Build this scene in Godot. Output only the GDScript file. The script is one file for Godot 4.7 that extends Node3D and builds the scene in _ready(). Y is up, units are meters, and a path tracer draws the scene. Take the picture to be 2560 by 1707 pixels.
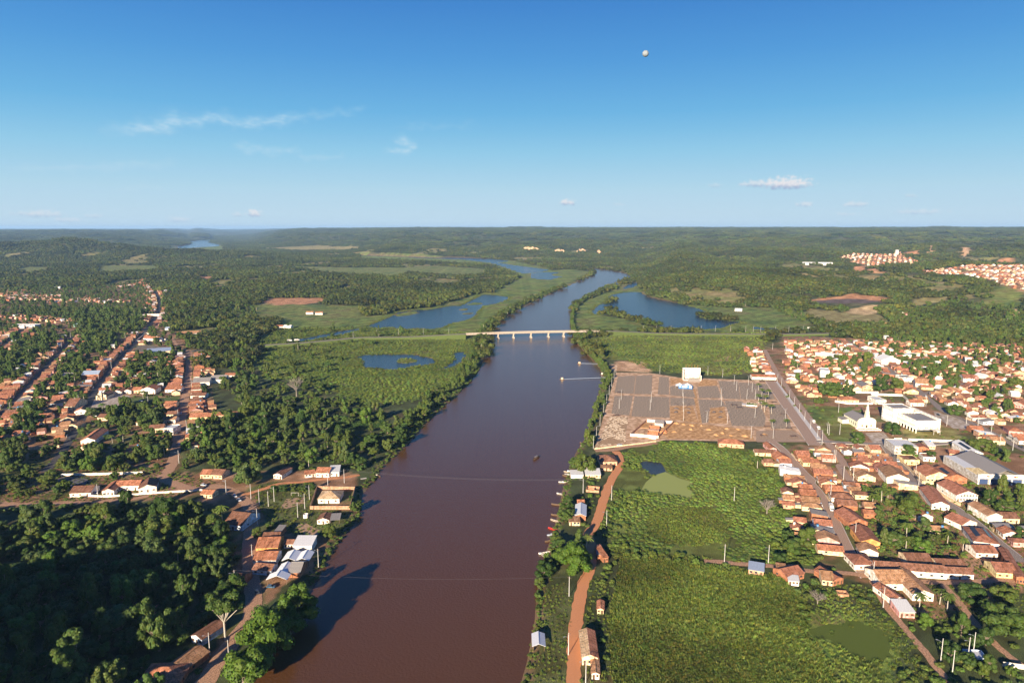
extends Node3D
# Aerial view over a brown river, two small towns, a bridge, lakes and wooded hills.
# Units are metres, the camera hangs 180 m above the river plain and looks along -z.

const CAM_H := 180.0
const EXPOSURE := 2.4
const SCALE := 180.0 / 130.0
const WATER := -1.3
const LAKE := -0.35
const RIVER := [[-187.6,52.1,-167.6,-87.9,-137.6,-167.9,-115.6,-222.9,-107.6,-247.9,-105.5,-261.3,-103.4,-276.6,-101.2,-301.1,-101.9,-325.5,-101.4,-341.4,-101.3,-366.8,-99.6,-385.5,-96.6,-408.8,-103.2,-448.5,-99.4,-473.4,-98.6,-503.0,-91.4,-537.4,-83.5,-598.9,-75.3,-650.5,-60.3,-730.9,-47.9,-807.7,-39.9,-901.9,-36.3,-1039.3,-35.8,-1157.4,-29.7,-1280.8,-14.3,-1389.9,35.2,-1615.4,115.6,-1926.0,231.6,-2361.3,284.4,-2572.4,332.1,-2729.0,353.5,-2864.5,351.6,-3002.8,322.0,-3106.6,272.8,-3179.8,230.2,-3282.9,148.1,-3603.8,39.0,-3954.7,-106.9,-4149.8,-108.3,-4202.4,40.3,-4089.1,153.5,-3736.5,283.8,-3309.7,336.1,-3243.5,376.3,-3155.0,425.4,-3002.8,460.3,-2766.4,455.9,-2572.4,431.0,-2454.9,365.0,-2280.9,282.3,-2048.1,212.3,-1836.6,152.1,-1630.1,139.9,-1570.0,114.0,-1342.9,105.0,-1197.6,101.9,-1080.2,107.7,-983.3,114.1,-881.4,110.8,-812.6,96.5,-741.0,78.8,-650.5,64.7,-579.1,50.9,-531.9,42.3,-491.5,35.5,-456.6,28.9,-412.1,23.0,-380.8,16.4,-348.6,12.2,-317.0,10.4,-293.7,6.9,-267.2,3.3,-247.9,1.3,-222.9,-4.7,-167.9,-16.7,-87.9,-31.7,52.1]]
const BANK_L := [[-107.6,-247.9,-105.5,-261.3,-103.4,-276.6,-101.2,-301.1,-101.9,-325.5,-101.4,-341.4,-101.3,-366.8,-99.6,-385.5,-96.6,-408.8,-103.2,-448.5,-99.4,-473.4,-98.6,-503.0,-91.4,-537.4,-83.5,-598.9,-75.3,-650.5,-60.3,-730.9,-47.9,-807.7,-39.9,-901.9,-36.3,-1039.3,-35.8,-1157.4,-29.7,-1280.8,-14.3,-1389.9,35.2,-1615.4,115.6,-1926.0,231.6,-2361.3,284.4,-2572.4,332.1,-2729.0,353.5,-2864.5,351.6,-3002.8,322.0,-3106.6]]
const BANK_R := [[3.3,-247.9,6.9,-267.2,10.4,-293.7,12.2,-317.0,16.4,-348.6,23.0,-380.8,28.9,-412.1,35.5,-456.6,42.3,-491.5,50.9,-531.9,64.7,-579.1,78.8,-650.5,96.5,-741.0,110.8,-812.6,114.1,-881.4,107.7,-983.3,101.9,-1080.2,105.0,-1197.6,114.0,-1342.9,139.9,-1570.0,152.1,-1630.1,212.3,-1836.6,282.3,-2048.1,365.0,-2280.9,431.0,-2454.9,455.9,-2572.4,460.3,-2766.4,425.4,-3002.8]]
const LAKES := [[-270.0,-1261.2,-261.1,-1318.2,-247.4,-1412.4,-249.8,-1464.7,-211.2,-1520.9,-189.5,-1512.2,-149.0,-1590.9,-120.8,-1597.3,-99.9,-1736.7,-78.1,-1871.0,-48.3,-1857.9,-10.4,-1807.5,-10.2,-1755.8,-35.5,-1646.9,-66.8,-1597.3,-77.9,-1464.7,-77.7,-1399.9,-94.9,-1329.3,-114.1,-1307.3,-128.1,-1241.3,-146.9,-1222.0,-180.7,-1235.5,-197.3,-1216.4,-219.4,-1249.2,-245.0,-1235.5],[367.4,-1957.0,319.7,-1939.0,280.5,-1879.8,253.7,-1807.5,264.5,-1718.0,240.4,-1657.2,210.8,-1630.1,190.2,-1550.6,171.6,-1464.7,175.8,-1430.3,191.4,-1451.3,218.2,-1550.6,224.4,-1520.9,218.9,-1438.1,237.5,-1375.6,251.4,-1329.3,268.0,-1300.4,281.0,-1245.5,320.8,-1224.9,354.6,-1218.8,387.4,-1239.3,416.0,-1282.3,446.0,-1311.9,443.4,-1328.4,410.0,-1345.3,389.6,-1365.1,385.7,-1412.0,406.9,-1439.3,427.3,-1506.5,415.1,-1593.5,404.3,-1660.6,384.4,-1734.5,366.5,-1811.1],[-219.6,-954.0,-210.9,-968.9,-183.3,-968.9,-156.0,-971.0,-136.6,-963.9,-116.0,-944.4,-102.2,-916.4,-110.5,-898.7,-125.9,-885.8,-146.1,-865.1,-155.3,-861.1,-174.1,-873.3,-194.9,-877.4,-200.4,-898.7,-203.4,-921.0,-213.7,-939.6],[99.4,-510.7,106.7,-513.4,115.8,-508.9,116.3,-499.9,115.5,-489.4,118.5,-482.7,122.6,-475.1,130.3,-468.7,128.2,-461.9,123.5,-456.8,125.8,-448.5,120.6,-438.0,113.7,-438.6,109.5,-443.6,102.1,-445.0,93.9,-447.9,90.9,-454.4,96.5,-468.1,104.1,-481.7,101.5,-492.8,98.3,-501.6],[-480.8,-4186.7,-398.0,-4301.1,-249.7,-4220.2,-104.5,-4053.0,-13.3,-3806.5,-77.6,-3636.1,3.2,-3378.7,88.2,-3179.8,163.8,-3002.8,117.1,-2844.4,51.8,-2747.6,28.1,-2844.4,-25.3,-3179.8,-109.1,-3603.8,-280.8,-3992.7,-424.0,-4086.9],[76.3,-2747.6,129.8,-2844.4,199.8,-2844.4,145.2,-2657.2,186.6,-2572.4,132.2,-2418.0,90.3,-2454.8,70.4,-2532.0],[-3251.2,-6491.6,-3318.0,-6806.9,-3687.0,-7891.2,-4371.2,-9317.0,-4711.3,-10387.9,-4488.5,-10405.4,-3934.0,-8932.0,-3246.5,-7676.4,-2925.4,-6842.1,-2987.5,-6674.6,-2930.7,-6148.7,-2129.5,-4385.6,-3176.1,-6455.3],[-1125.4,-4659.2,-1004.4,-4627.3,-745.9,-4435.9,-595.6,-4346.7,-478.6,-4251.5,-471.4,-4104.2,-567.6,-4139.2,-711.1,-4226.5,-950.4,-4376.4],[-360.3,-1097.2,-337.1,-1128.9,-315.8,-1174.5,-297.0,-1207.0,-277.4,-1229.7,-273.2,-1210.7,-287.5,-1167.5,-306.9,-1140.4,-322.4,-1112.8,-337.2,-1086.5],[-85.2,-984.3,-69.1,-994.8,-66.3,-954.0,-71.5,-903.0,-80.9,-873.3,-97.7,-859.5,-84.3,-892.6,-78.9,-930.2],[449.4,-1262.6,460.7,-1235.1,481.6,-1235.1,482.1,-1220.8,451.1,-1208.8,437.8,-1220.8],[360.2,-2158.3,439.4,-2346.3,421.2,-2247.8,369.7,-2101.8,337.4,-2048.1]]
const ISLANDS := [[-158.6,-925.6,-154.7,-939.6,-144.3,-941.5,-131.7,-928.3,-131.8,-916.4,-145.7,-904.8,-154.6,-911.9],[-104.9,-1630.1,-92.4,-1671.1,-69.3,-1657.2,-71.8,-1630.1,-100.0,-1610.3],[-119.2,-1529.7,-99.7,-1547.5,-99.1,-1512.2,-113.6,-1500.7],[-108.7,-1456.6,-84.5,-1464.7,-89.5,-1438.1,-105.7,-1438.1],[-240.1,-1446.0,-218.6,-1500.7,-200.2,-1464.7,-216.7,-1420.0,-239.0,-1399.9]]
const ALGAE := [[104.7,-481.7,115.2,-489.1,118.5,-482.7,122.6,-475.1,130.3,-468.7,128.2,-461.9,123.5,-456.8,125.8,-448.5,120.6,-438.0,113.7,-438.6,109.5,-443.6,102.1,-445.0,93.9,-447.9,90.9,-454.4,96.5,-468.1]]
const SWAMP := [[133.9,-283.2,140.4,-287.3,149.6,-289.4,156.6,-291.5,164.0,-288.3,167.7,-285.2,170.3,-280.2,165.6,-270.7,156.5,-260.0,149.2,-259.5,146.9,-262.6,143.1,-270.7,140.7,-276.3,136.4,-278.3,131.9,-277.3]]
const ROADS := [["dirt",8,[-123.5,-236.8,-123.4,-248.5,-123.7,-262.3,-123.2,-278.7,-122.5,-293.2,-126.2,-307.7,-135.5,-329.8,-145.4,-353.1,-155.2,-379.8,-163.1,-405.7,-172.5,-423.7,-185.2,-440.5,-196.6,-452.0,-210.1,-458.6,-223.7,-452.9,-239.2,-463.0,-255.1,-475.0,-259.8,-495.4,-276.0,-537.5,-297.9,-590.9,-326.3,-655.3,-360.6,-734.7,-404.6,-834.9,-463.8,-965.3,-483.6,-1001.5],""],["dirt",5.0,[-483.6,-1001.5,-510.2,-1029.1,-567.4,-1121.5,-628.2,-1207.8,-672.4,-1264.5],""],["dirt",4.5,[-223.7,-452.9,-239.7,-448.7,-252.9,-437.8,-274.9,-431.3,-298.7,-428.7,-337.4,-426.2],""],["dirt_red",4.0,[-184.2,-442.4,-174.9,-452.8,-166.1,-463.6,-150.8,-467.3,-138.5,-472.4,-125.2,-474.9,-112.7,-481.4],""],["asphalt",6.5,[-349.5,-487.7,-364.3,-527.9,-385.5,-575.7,-407.6,-623.7,-437.9,-685.0,-462.7,-734.7,-490.8,-798.7,-524.7,-878.5,-554.5,-955.4,-595.6,-1064.2,-636.3,-1163.1,-678.4,-1264.5,-743.0,-1415.7,-833.7,-1606.8,-967.6,-1856.0,-1290.0,-2414.3],""],["asphalt",6.0,[-487.5,-619.4,-523.2,-695.5,-552.3,-756.0,-589.3,-831.1,-631.1,-917.6,-671.7,-1001.5,-737.2,-1128.2],""],["asphalt",5.0,[-754.7,-975.4,-830.5,-1121.5,-883.3,-1223.5],""],["dirt",6.0,[-1013.9,-1351.1,-958.4,-1326.5,-887.7,-1295.7,-813.3,-1247.8],""],["dirt_red",6.0,[23.8,-234.0,24.9,-247.8,26.7,-267.6,29.3,-287.8,32.9,-307.8,37.1,-326.7,40.5,-336.0,43.7,-352.0,45.4,-369.4,45.4,-382.3,51.6,-396.1,58.1,-420.8,66.1,-451.8,75.0,-479.8,83.2,-501.1,85.8,-522.0,84.6,-535.4],""],["dirt",6.5,[68.1,-536.6,83.1,-539.3,97.5,-547.5,109.8,-551.7,122.5,-557.5],""],["brick",10,[307.2,-793.7,292.4,-726.1,276.5,-652.9,265.3,-599.1,257.8,-566.2,254.5,-550.3],""],["brick",6.0,[379.2,-1007.8,356.2,-925.1,335.5,-848.1,317.3,-771.7,302.8,-712.1,291.3,-660.7,281.3,-616.1,272.5,-576.8,266.8,-550.3,261.2,-523.5,255.7,-501.4,252.4,-502.7,246.4,-481.6,244.2,-466.8],""],["brick",6.0,[221.8,-564.7,223.3,-547.5,222.0,-528.7,219.7,-508.6,217.5,-487.7,216.7,-471.2,214.0,-466.2,212.0,-449.1,207.1,-424.6,200.0,-396.8,193.8,-373.9,189.3,-356.3,186.3,-340.2,185.2,-330.6],""],["dirt",3.5,[186.5,-328.0,182.5,-312.9,180.6,-301.3,179.5,-289.4,178.4,-277.3,177.5,-266.1,175.6,-252.4,174.7,-245.3],""],["asphalt_worn",6.0,[313.5,-552.3,303.2,-519.7,297.5,-495.9,291.2,-472.9,288.8,-454.7,288.2,-437.1,289.0,-422.8,288.2,-410.6,286.9,-396.8,284.2,-382.4,280.7,-359.4,279.0,-347.3],""],["asphalt_worn",6.5,[541.2,-1083.1,523.1,-1015.5,509.2,-946.2,488.3,-869.6,473.3,-814.4,461.0,-762.5,449.8,-724.8,440.5,-692.1,430.2,-659.3,430.0,-632.7,429.9,-608.1,427.2,-581.6,422.3,-553.9,421.1,-531.7],""],["asphalt_worn",5.5,[260.7,-562.3,273.3,-560.0,285.5,-557.3,299.2,-555.6,314.2,-554.6,328.4,-552.3,361.3,-555.6,384.2,-558.9],""],["dirt",4.5,[105.4,-349.1,117.6,-347.3,126.7,-345.2,143.3,-342.7,158.5,-337.7,178.0,-335.3,188.5,-332.0,201.6,-328.6,220.0,-326.0,240.9,-327.3,255.2,-328.6,262.8,-325.4],""],["dirt",3.5,[220.0,-326.0,220.0,-316.5,216.4,-300.1,213.2,-286.3,211.8,-271.6,212.6,-257.4],""],["asphalt_worn",5.5,[435.9,-719.3,516.0,-771.7,573.8,-804.2,629.7,-821.4],""],["asphalt_worn",5.0,[522.0,-1013.3,551.6,-979.7,599.3,-969.9,628.6,-960.3,606.0,-893.8,618.8,-869.6,617.0,-804.2],""],["brick",5.0,[257.7,-561.8,239.7,-561.8,221.6,-561.8,209.0,-561.8],""]]
const HW_L := [[-476.0,-998.1,-433.3,-1009.1,-390.3,-1026.1,-395.6,-1030.3,-359.3,-1044.3,-332.9,-1055.1,-312.4,-1067.4,-277.7,-1090.1,-240.6,-1109.8,-76.1,-1116.2]]
const BRIDGE := [-76.1,-1116.2,150.9,-1149.3]
const PIERS := [[-23.2,-1116.0],[2.4,-1120.8],[31.7,-1124.0],[61.3,-1128.9],[87.2,-1132.1]]
const HW_R := [[150.9,-1149.3,236.1,-1156.8,329.2,-1149.4,466.8,-1145.8,585.8,-1162.4,671.5,-1185.3,735.4,-1201.0]]
const ZONES := [["soil",[-1623.2,-2011.8,-1510.3,-2011.8,-1300.3,-2099.3,-1290.0,-2414.3,-832.4,-1634.3,-627.3,-1247.8,-506.9,-1064.2,-428.5,-917.6,-282.4,-632.4,-241.7,-487.7,-449.6,-487.7,-823.1,-917.6]],["soil",[-382.9,-487.7,-119.6,-487.7,-109.3,-457.2,-102.0,-420.0,-104.8,-383.9,-103.3,-339.4,-114.9,-329.8,-122.7,-288.2,-123.7,-247.8,-131.7,-247.8,-128.3,-276.4,-136.8,-320.6,-184.6,-422.4,-227.0,-437.8,-277.6,-427.5,-332.8,-420.0]],["soil",[403.7,-1074.8,531.6,-1074.8,284.7,-561.8,241.1,-471.2,210.6,-471.2,220.7,-561.8,310.6,-799.4]],["soil",[455.5,-1146.6,797.5,-1048.2,805.6,-984.6,343.5,-402.6,198.1,-402.6,212.4,-494.6,232.6,-571.0]],["soil",[211.5,-471.3,394.1,-471.3,279.4,-325.4,217.1,-301.3,186.1,-290.4,186.4,-325.4,163.3,-336.0]],["grassdark",[-183.6,-457.2,-172.6,-468.9,-140.9,-465.9,-128.8,-420.0,-105.4,-417.5,-101.9,-379.8,-124.9,-377.7,-151.3,-398.9,-165.6,-422.4]],["marsh",[-427.1,-1119.7,-424.1,-1237.4,-244.3,-1237.4,-55.7,-1175.7,-49.7,-1044.8,-55.3,-837.6,-101.5,-708.3,-151.4,-686.9,-198.8,-742.9,-258.2,-801.2,-300.6,-808.3,-360.2,-939.6]],["marsh",[-515.0,-1506.4,-437.5,-1597.3,-302.2,-1399.9,-247.5,-1451.3,-275.2,-1329.3,-269.5,-1245.3,-146.5,-1207.0,-83.8,-1171.0,-370.2,-1074.6]],["marsh",[-59.4,-1948.4,79.0,-2844.4,262.5,-3059.6,333.2,-2844.4,196.4,-2280.9,78.7,-1902.1,-6.1,-1736.7,-68.2,-1399.9,-127.4,-1207.0,-118.5,-1120.8,-43.4,-1153.8,-5.5,-1565.9]],["field",[-1104.5,-3309.4,-791.9,-3179.8,-508.0,-3179.8,-343.9,-3309.7,-113.2,-3059.6,-106.1,-2701.6,-247.0,-2656.9,-423.1,-2844.4,-444.6,-2561.7,-672.9,-2747.2]],["field",[-2189.6,-3002.7,-2289.1,-3240.7,-2162.9,-3203.4,-2005.3,-2948.1,-1985.2,-2824.5]],["field",[-1995.6,-3306.1,-1765.3,-3374.2,-1574.8,-3059.5,-1646.3,-2895.3,-1719.4,-2844.4]],["dryfield",[-2293.6,-6053.3,-1992.3,-6207.4,-1732.5,-6266.4,-1266.5,-5742.3,-1174.4,-5321.7,-1814.4,-5648.5]],["field",[-671.1,-1597.3,-530.4,-1630.1,-357.3,-1597.3,-301.5,-1342.8,-499.4,-1342.8,-604.3,-1451.3]],["orange",[-649.9,-1755.8,-605.1,-1775.3,-569.1,-1775.3,-485.3,-1775.3,-466.0,-1718.0,-495.7,-1623.4,-534.4,-1630.1,-559.8,-1597.3]],["orange",[-1069.4,-1892.9,-997.0,-1892.7,-981.6,-1992.5,-954.8,-1937.2,-952.8,-1807.4,-1022.9,-1823.9]],["orange",[-1196.7,-2571.9,-1129.6,-2596.4,-1066.9,-2438.0,-1005.4,-2227.1,-1096.6,-2443.4]],["orange",[-1034.3,-1351.1,-965.0,-1335.9,-887.7,-1299.2,-861.2,-1256.1,-958.7,-1299.2,-1009.0,-1317.3]],["orange",[-1536.2,-2022.3,-1443.5,-2032.5,-1389.1,-1948.5,-1446.3,-1902.1]],["marsh",[115.2,-1399.9,189.2,-1736.7,452.5,-2416.8,365.7,-1947.5,253.2,-1775.3,171.7,-1451.3,247.3,-1307.3,222.1,-1171.0,103.6,-1188.8]],["marsh",[424.0,-1628.3,500.3,-1560.1,594.1,-1560.1,630.2,-1467.8,570.6,-1289.0,490.5,-1204.8,228.3,-1204.8,276.4,-1224.9,353.5,-1214.8,444.4,-1311.9,410.3,-1439.3]],["field",[136.0,-1120.8,218.9,-1153.8,177.0,-927.2,123.7,-927.2]],["field",[122.1,-1117.1,246.9,-1162.8,455.8,-1187.0,389.3,-1035.5,323.2,-854.5,267.5,-823.0,218.6,-835.4,180.4,-854.5,154.0,-925.1,128.0,-948.5]],["lawn",[202.8,-1045.0,279.1,-1074.8,361.5,-1095.5,322.6,-998.9,284.5,-948.5,233.8,-895.5,195.9,-902.7,203.2,-981.5]],["drygrass",[269.7,-917.5,311.1,-952.5,298.8,-913.8]],["dirtpale",[122.4,-854.5,142.7,-917.5,170.8,-921.3,178.9,-895.5,178.4,-844.9]],["lawn",[300.0,-683.1,342.0,-673.4,354.3,-678.2,319.3,-608.1,287.1,-560.6,273.3,-562.3,277.5,-600.3]],["lawnpale",[353.3,-596.5,393.0,-616.1,399.9,-596.5,388.7,-565.7,345.3,-571.0]],["wet",[88.3,-531.9,123.0,-561.4,169.6,-557.0,198.9,-540.0,211.1,-520.2,194.7,-474.5,182.0,-409.8,181.1,-373.9,166.4,-345.1,134.4,-345.1,93.2,-354.2,57.0,-361.8,60.7,-400.3,77.3,-484.3]],["reeds",[60.4,-354.2,92.3,-350.5,119.1,-338.1,139.7,-336.4,142.8,-317.1,142.1,-302.5,133.0,-282.7,133.0,-265.2,129.4,-235.4,38.6,-235.4,45.0,-289.0]],["grassdark",[8.6,-287.8,15.9,-319.6,28.4,-328.5,29.7,-311.1,22.7,-247.8,3.2,-247.8]],["brownpatch",[576.0,-2249.2,652.1,-2271.9,746.4,-2197.6,810.6,-2065.8,784.2,-1985.2,718.6,-2028.0,630.9,-2091.5,578.5,-2176.8]],["orange",[1315.3,-2652.3,1411.0,-2753.9,1351.1,-2599.2,1265.8,-2378.2,1263.8,-2261.7,1204.5,-2173.1,1162.2,-2231.8,1163.9,-2321.2]],["dryfield",[916.6,-1574.9,964.4,-1618.4,1056.1,-1641.6,1175.4,-1644.4,1124.9,-1587.8,1025.2,-1592.0,936.9,-1538.9,903.9,-1526.2]],["dryfield",[673.4,-1544.0,718.6,-1467.8,784.6,-1439.3,735.7,-1335.6,611.9,-1245.5,590.0,-1311.9,618.3,-1439.3]],["sand",[732.7,-1497.4,790.2,-1540.3,842.6,-1570.2,832.9,-1531.6,796.3,-1467.8,744.9,-1422.8,725.0,-1444.9]],["orange",[678.6,-1639.9,791.1,-1679.8,865.0,-1724.4,906.4,-1655.0,908.8,-1615.8,871.5,-1589.2,833.4,-1659.5,761.2,-1640.2]],["darkpit",[693.3,-1637.3,763.1,-1644.3,833.4,-1659.5,877.7,-1600.8,813.2,-1586.7,728.2,-1609.6]],["dryfield",[1144.6,-2197.6,1296.0,-2187.7,1330.9,-2117.9,1222.2,-2061.6,1103.0,-2087.6]],["sand",[1029.8,-1429.0,1093.5,-1449.9,1051.4,-1370.4,1012.9,-1371.5]],["field",[1203.1,-1725.5,1224.2,-1629.6,1105.3,-1466.2,1030.2,-1485.9,1022.1,-1528.4,1128.1,-1586.9]],["dirtpale",[2126.3,-3251.5,2577.8,-3927.4,2431.0,-3668.5,2541.5,-3775.5,2239.0,-3376.1]],["dirtpale",[2062.0,-3408.0,2322.8,-3820.7,2294.0,-3750.7,2052.1,-3364.9]],["orange",[1940.2,-3428.6,2087.3,-3512.8,1985.6,-3346.9,1879.8,-3306.9]],["orange",[2200.6,-3104.5,2297.1,-3125.7,2185.1,-2971.8,2122.3,-2982.8]],["marsh",[-283.3,-1207.0,-287.3,-1329.3,-256.7,-1506.4,-182.0,-1565.9,-81.2,-1948.4,-6.6,-1857.9,80.6,-1948.5,-12.6,-1565.9,-63.8,-1307.3,-35.5,-1153.8,-317.1,-1060.0]],["marsh",[241.8,-1311.9,261.6,-1224.9,452.2,-1335.6,618.3,-1439.3,548.7,-1204.8,509.8,-1181.6,219.7,-1189.3]],["marsh",[139.1,-301.3,158.7,-295.7,177.1,-290.4,169.0,-270.7,155.5,-253.2,152.1,-236.3,134.7,-236.3,132.7,-253.2,129.7,-270.7]],["marsh",[-1033.4,-4665.5,-495.5,-4317.0,-13.7,-3916.6,180.6,-3059.6,73.7,-2280.8,-87.2,-3378.7,-433.4,-3770.5,-912.6,-4115.1]],["marsh",[-2179.9,-4292.8,-3388.9,-6798.4,-3229.5,-7676.4,-2395.3,-5777.8,-2019.0,-4232.9]]]
const CLIFFS := [[68.8,4670.9,186.1,4669.2],[280.4,4597.0,359.9,4594.1],[435.7,4618.1,500.0,4614.6],[551.6,4432.5,576.0,4430.8]]
const PLAZA := [[67.6,-539.8,131.8,-844.9,174.8,-840.4,208.7,-811.1,230.4,-811.1,307.0,-796.6,256.7,-564.7,194.4,-561.2,132.5,-566.2,123.1,-560.3,96.0,-548.9]]
const ASPHALT := [[129.7,-818.2,139.7,-824.3,152.8,-824.9,133.9,-731.9,113.6,-735.8],[153.5,-824.9,174.3,-827.9,153.2,-730.0,134.5,-730.9],[181.1,-820.0,191.8,-815.8,172.2,-728.1,160.1,-729.5],[182.0,-766.3,191.8,-772.7,205.1,-755.9,197.7,-714.4,173.0,-725.2],[213.3,-766.3,237.6,-770.6,225.6,-713.0,201.3,-713.0],[246.6,-796.6,268.7,-790.9,243.6,-707.5,226.2,-711.2],[268.4,-788.1,298.3,-779.8,290.5,-745.7,280.7,-707.5,244.2,-707.5],[111.6,-722.3,131.9,-723.8,114.2,-643.3,97.9,-650.9],[133.2,-721.4,169.9,-716.7,151.8,-635.8,115.8,-640.6],[170.5,-714.4,194.8,-712.1,189.5,-683.4,162.9,-681.2],[198.7,-707.5,222.3,-703.9,219.6,-677.1,201.1,-672.9,183.9,-619.6,178.0,-617.8],[224.7,-700.8,242.9,-698.5,236.8,-677.1,246.8,-668.8,257.1,-685.5,245.0,-637.7,232.3,-605.8,203.3,-609.2],[265.8,-685.5,279.9,-685.5,254.8,-599.1,235.6,-599.1]]
const OCHRE := [[161.9,-679.1,185.1,-677.1,175.0,-617.8,151.2,-630.3],[200.0,-668.8,217.5,-679.1,201.6,-616.1,184.4,-617.8],[140.9,-626.7,177.5,-614.3,215.3,-595.8,208.8,-566.2,135.0,-569.2,132.6,-592.6],[193.3,-814.0,207.3,-808.1,202.3,-788.1,183.6,-771.7],[228.8,-805.2,245.6,-799.4,238.3,-772.7,214.7,-769.0],[203.8,-750.8,208.7,-755.9,177.5,-616.1,175.0,-617.8]]
const STONES := [[69.4,-544.2,95.1,-640.6,112.2,-637.7,96.3,-560.3]]
const COBBLE := [[219.9,-592.6,253.4,-595.8,254.2,-566.2,209.5,-563.3]]
const MEDIAN := [[313.1,-790.9,315.8,-792.6,266.9,-566.2,262.8,-566.2]]
const HEAPS := [[169.9,-685.5,0],[182.4,-683.4,0],[165.9,-668.8,0],[178.3,-668.0,0],[162.7,-656.0,0],[174.6,-653.7,0],[196.1,-662.7,0],[200.5,-656.0,0],[207.5,-656.8,0],[201.0,-637.7,0],[214.9,-616.1,0],[153.4,-616.1,1],[159.4,-612.6,1],[166.3,-609.2,1],[175.1,-609.2,1],[178.1,-595.8,1],[162.3,-597.4,1],[195.3,-599.1,1],[204.9,-597.4,1],[145.2,-589.3,1],[187.6,-586.1,1],[192.6,-578.3,1],[204.1,-576.8,1],[180.1,-579.9,1],[137.0,-590.9,2],[134.4,-587.7,2],[223.4,-581.4,1]]
const PLAZA_LAMPS := [[116.1,-705.3],[108.2,-668.8],[145.7,-694.1],[138.3,-662.7],[185.5,-721.4],[178.0,-689.8],[170.0,-656.8],[162.3,-624.9],[224.2,-712.1],[215.2,-681.2],[182.9,-619.6],[201.1,-616.1],[274.9,-774.4],[267.5,-740.7],[251.8,-745.7],[250.4,-707.5],[259.4,-707.5],[233.9,-635.8],[207.6,-570.7],[226.8,-570.7],[259.4,-626.7],[185.0,-835.4],[243.2,-829.2],[257.0,-814.0],[259.2,-777.1]]
const QUAY_LAMPS := [[131.0,-841.7],[123.7,-808.1],[114.7,-766.3],[106.2,-726.1],[97.9,-685.5],[89.6,-647.1],[81.1,-607.5],[73.1,-569.2],[67.3,-542.0]]
const AVENUE_LAMPS := [[316.3,-793.7],[312.0,-770.6],[297.7,-712.1],[290.2,-681.2],[284.4,-654.8],[277.9,-626.7],[271.5,-599.1],[266.6,-573.7]]
const POLES := [[-129.2,-265.9],[-118.9,-260.7],[-140.0,-319.9],[-156.7,-395.6],[-141.8,-347.9],[-176.1,-436.5],[-196.1,-444.5],[-279.2,-436.5],[-167.2,-427.5],[-158.9,-432.1],[-159.8,-423.7],[-134.8,-420.0],[-136.0,-434.4],[-134.9,-405.7],[-104.3,-342.8],[-120.1,-465.3],[-130.8,-461.2],[-196.0,-444.7],[-258.5,-506.8],[-292.0,-590.9],[-317.5,-628.0],[-368.5,-765.4],[-435.5,-917.6],[-519.2,-866.2],[-495.4,-798.7],[-447.8,-685.0],[-444.7,-674.9],[-640.7,-926.8],[-682.4,-1017.9],[-601.9,-842.5],[-735.0,-1121.5],[-628.3,-1128.2],[-496.8,-655.3],[-373.3,-679.9],[-411.8,-805.7],[178.7,-303.0],[187.1,-328.6],[116.1,-348.1],[139.8,-347.3],[180.8,-261.7],[180.6,-253.7],[192.8,-262.6],[197.4,-266.1],[148.0,-431.0],[214.2,-435.4],[201.0,-375.5],[28.3,-313.1],[24.1,-265.7],[29.6,-247.8],[66.8,-434.2],[57.9,-393.5],[49.0,-446.9],[260.2,-550.7],[250.3,-508.3],[240.3,-471.6],[246.2,-469.2],[323.2,-654.7],[289.8,-581.6],[423.8,-678.2],[401.1,-608.1],[424.4,-616.1],[429.0,-589.0],[427.2,-604.2],[287.9,-459.7],[411.2,-537.9],[409.6,-550.7],[280.6,-585.3],[298.5,-481.6],[265.3,-561.8],[251.7,-508.6],[391.0,-1007.8],[279.5,-579.9]]
const BRIDGE_LAMPS := [[-260.9,-1106.5],[-227.4,-1133.2],[-192.8,-1144.2],[-151.3,-1149.8],[-108.8,-1161.2],[229.8,-1181.6],[252.6,-1181.6],[278.3,-1181.6],[303.7,-1177.8],[330.2,-1177.8],[355.0,-1177.8],[381.5,-1177.8],[406.7,-1174.1],[420.0,-1174.1],[432.8,-1174.1],[458.4,-1174.1],[481.7,-1174.1],[508.2,-1177.8],[557.4,-1195.0],[564.0,-1195.0],[581.5,-1198.9],[607.0,-1204.8]]
const BOATS := [[19.3,-522.0],[60.8,-559.2],[61.0,-551.8],[59.2,-543.3],[45.5,-492.0],[40.8,-481.7],[37.4,-470.0],[34.3,-446.9],[28.7,-412.2],[27.4,-403.5],[25.3,-391.5],[24.2,-384.8],[22.7,-376.3],[18.6,-360.9],[18.2,-357.0],[29.8,-429.1],[42.6,-490.1],[-108.0,-472.9],[-104.1,-476.2],[-99.8,-482.8],[-102.8,-486.0]]
const PUMPS := [[60.8,-810.2],[91.4,-907.9],[113.5,-837.8]]
const GOALS := [[-148.1,-441.8]]
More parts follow.
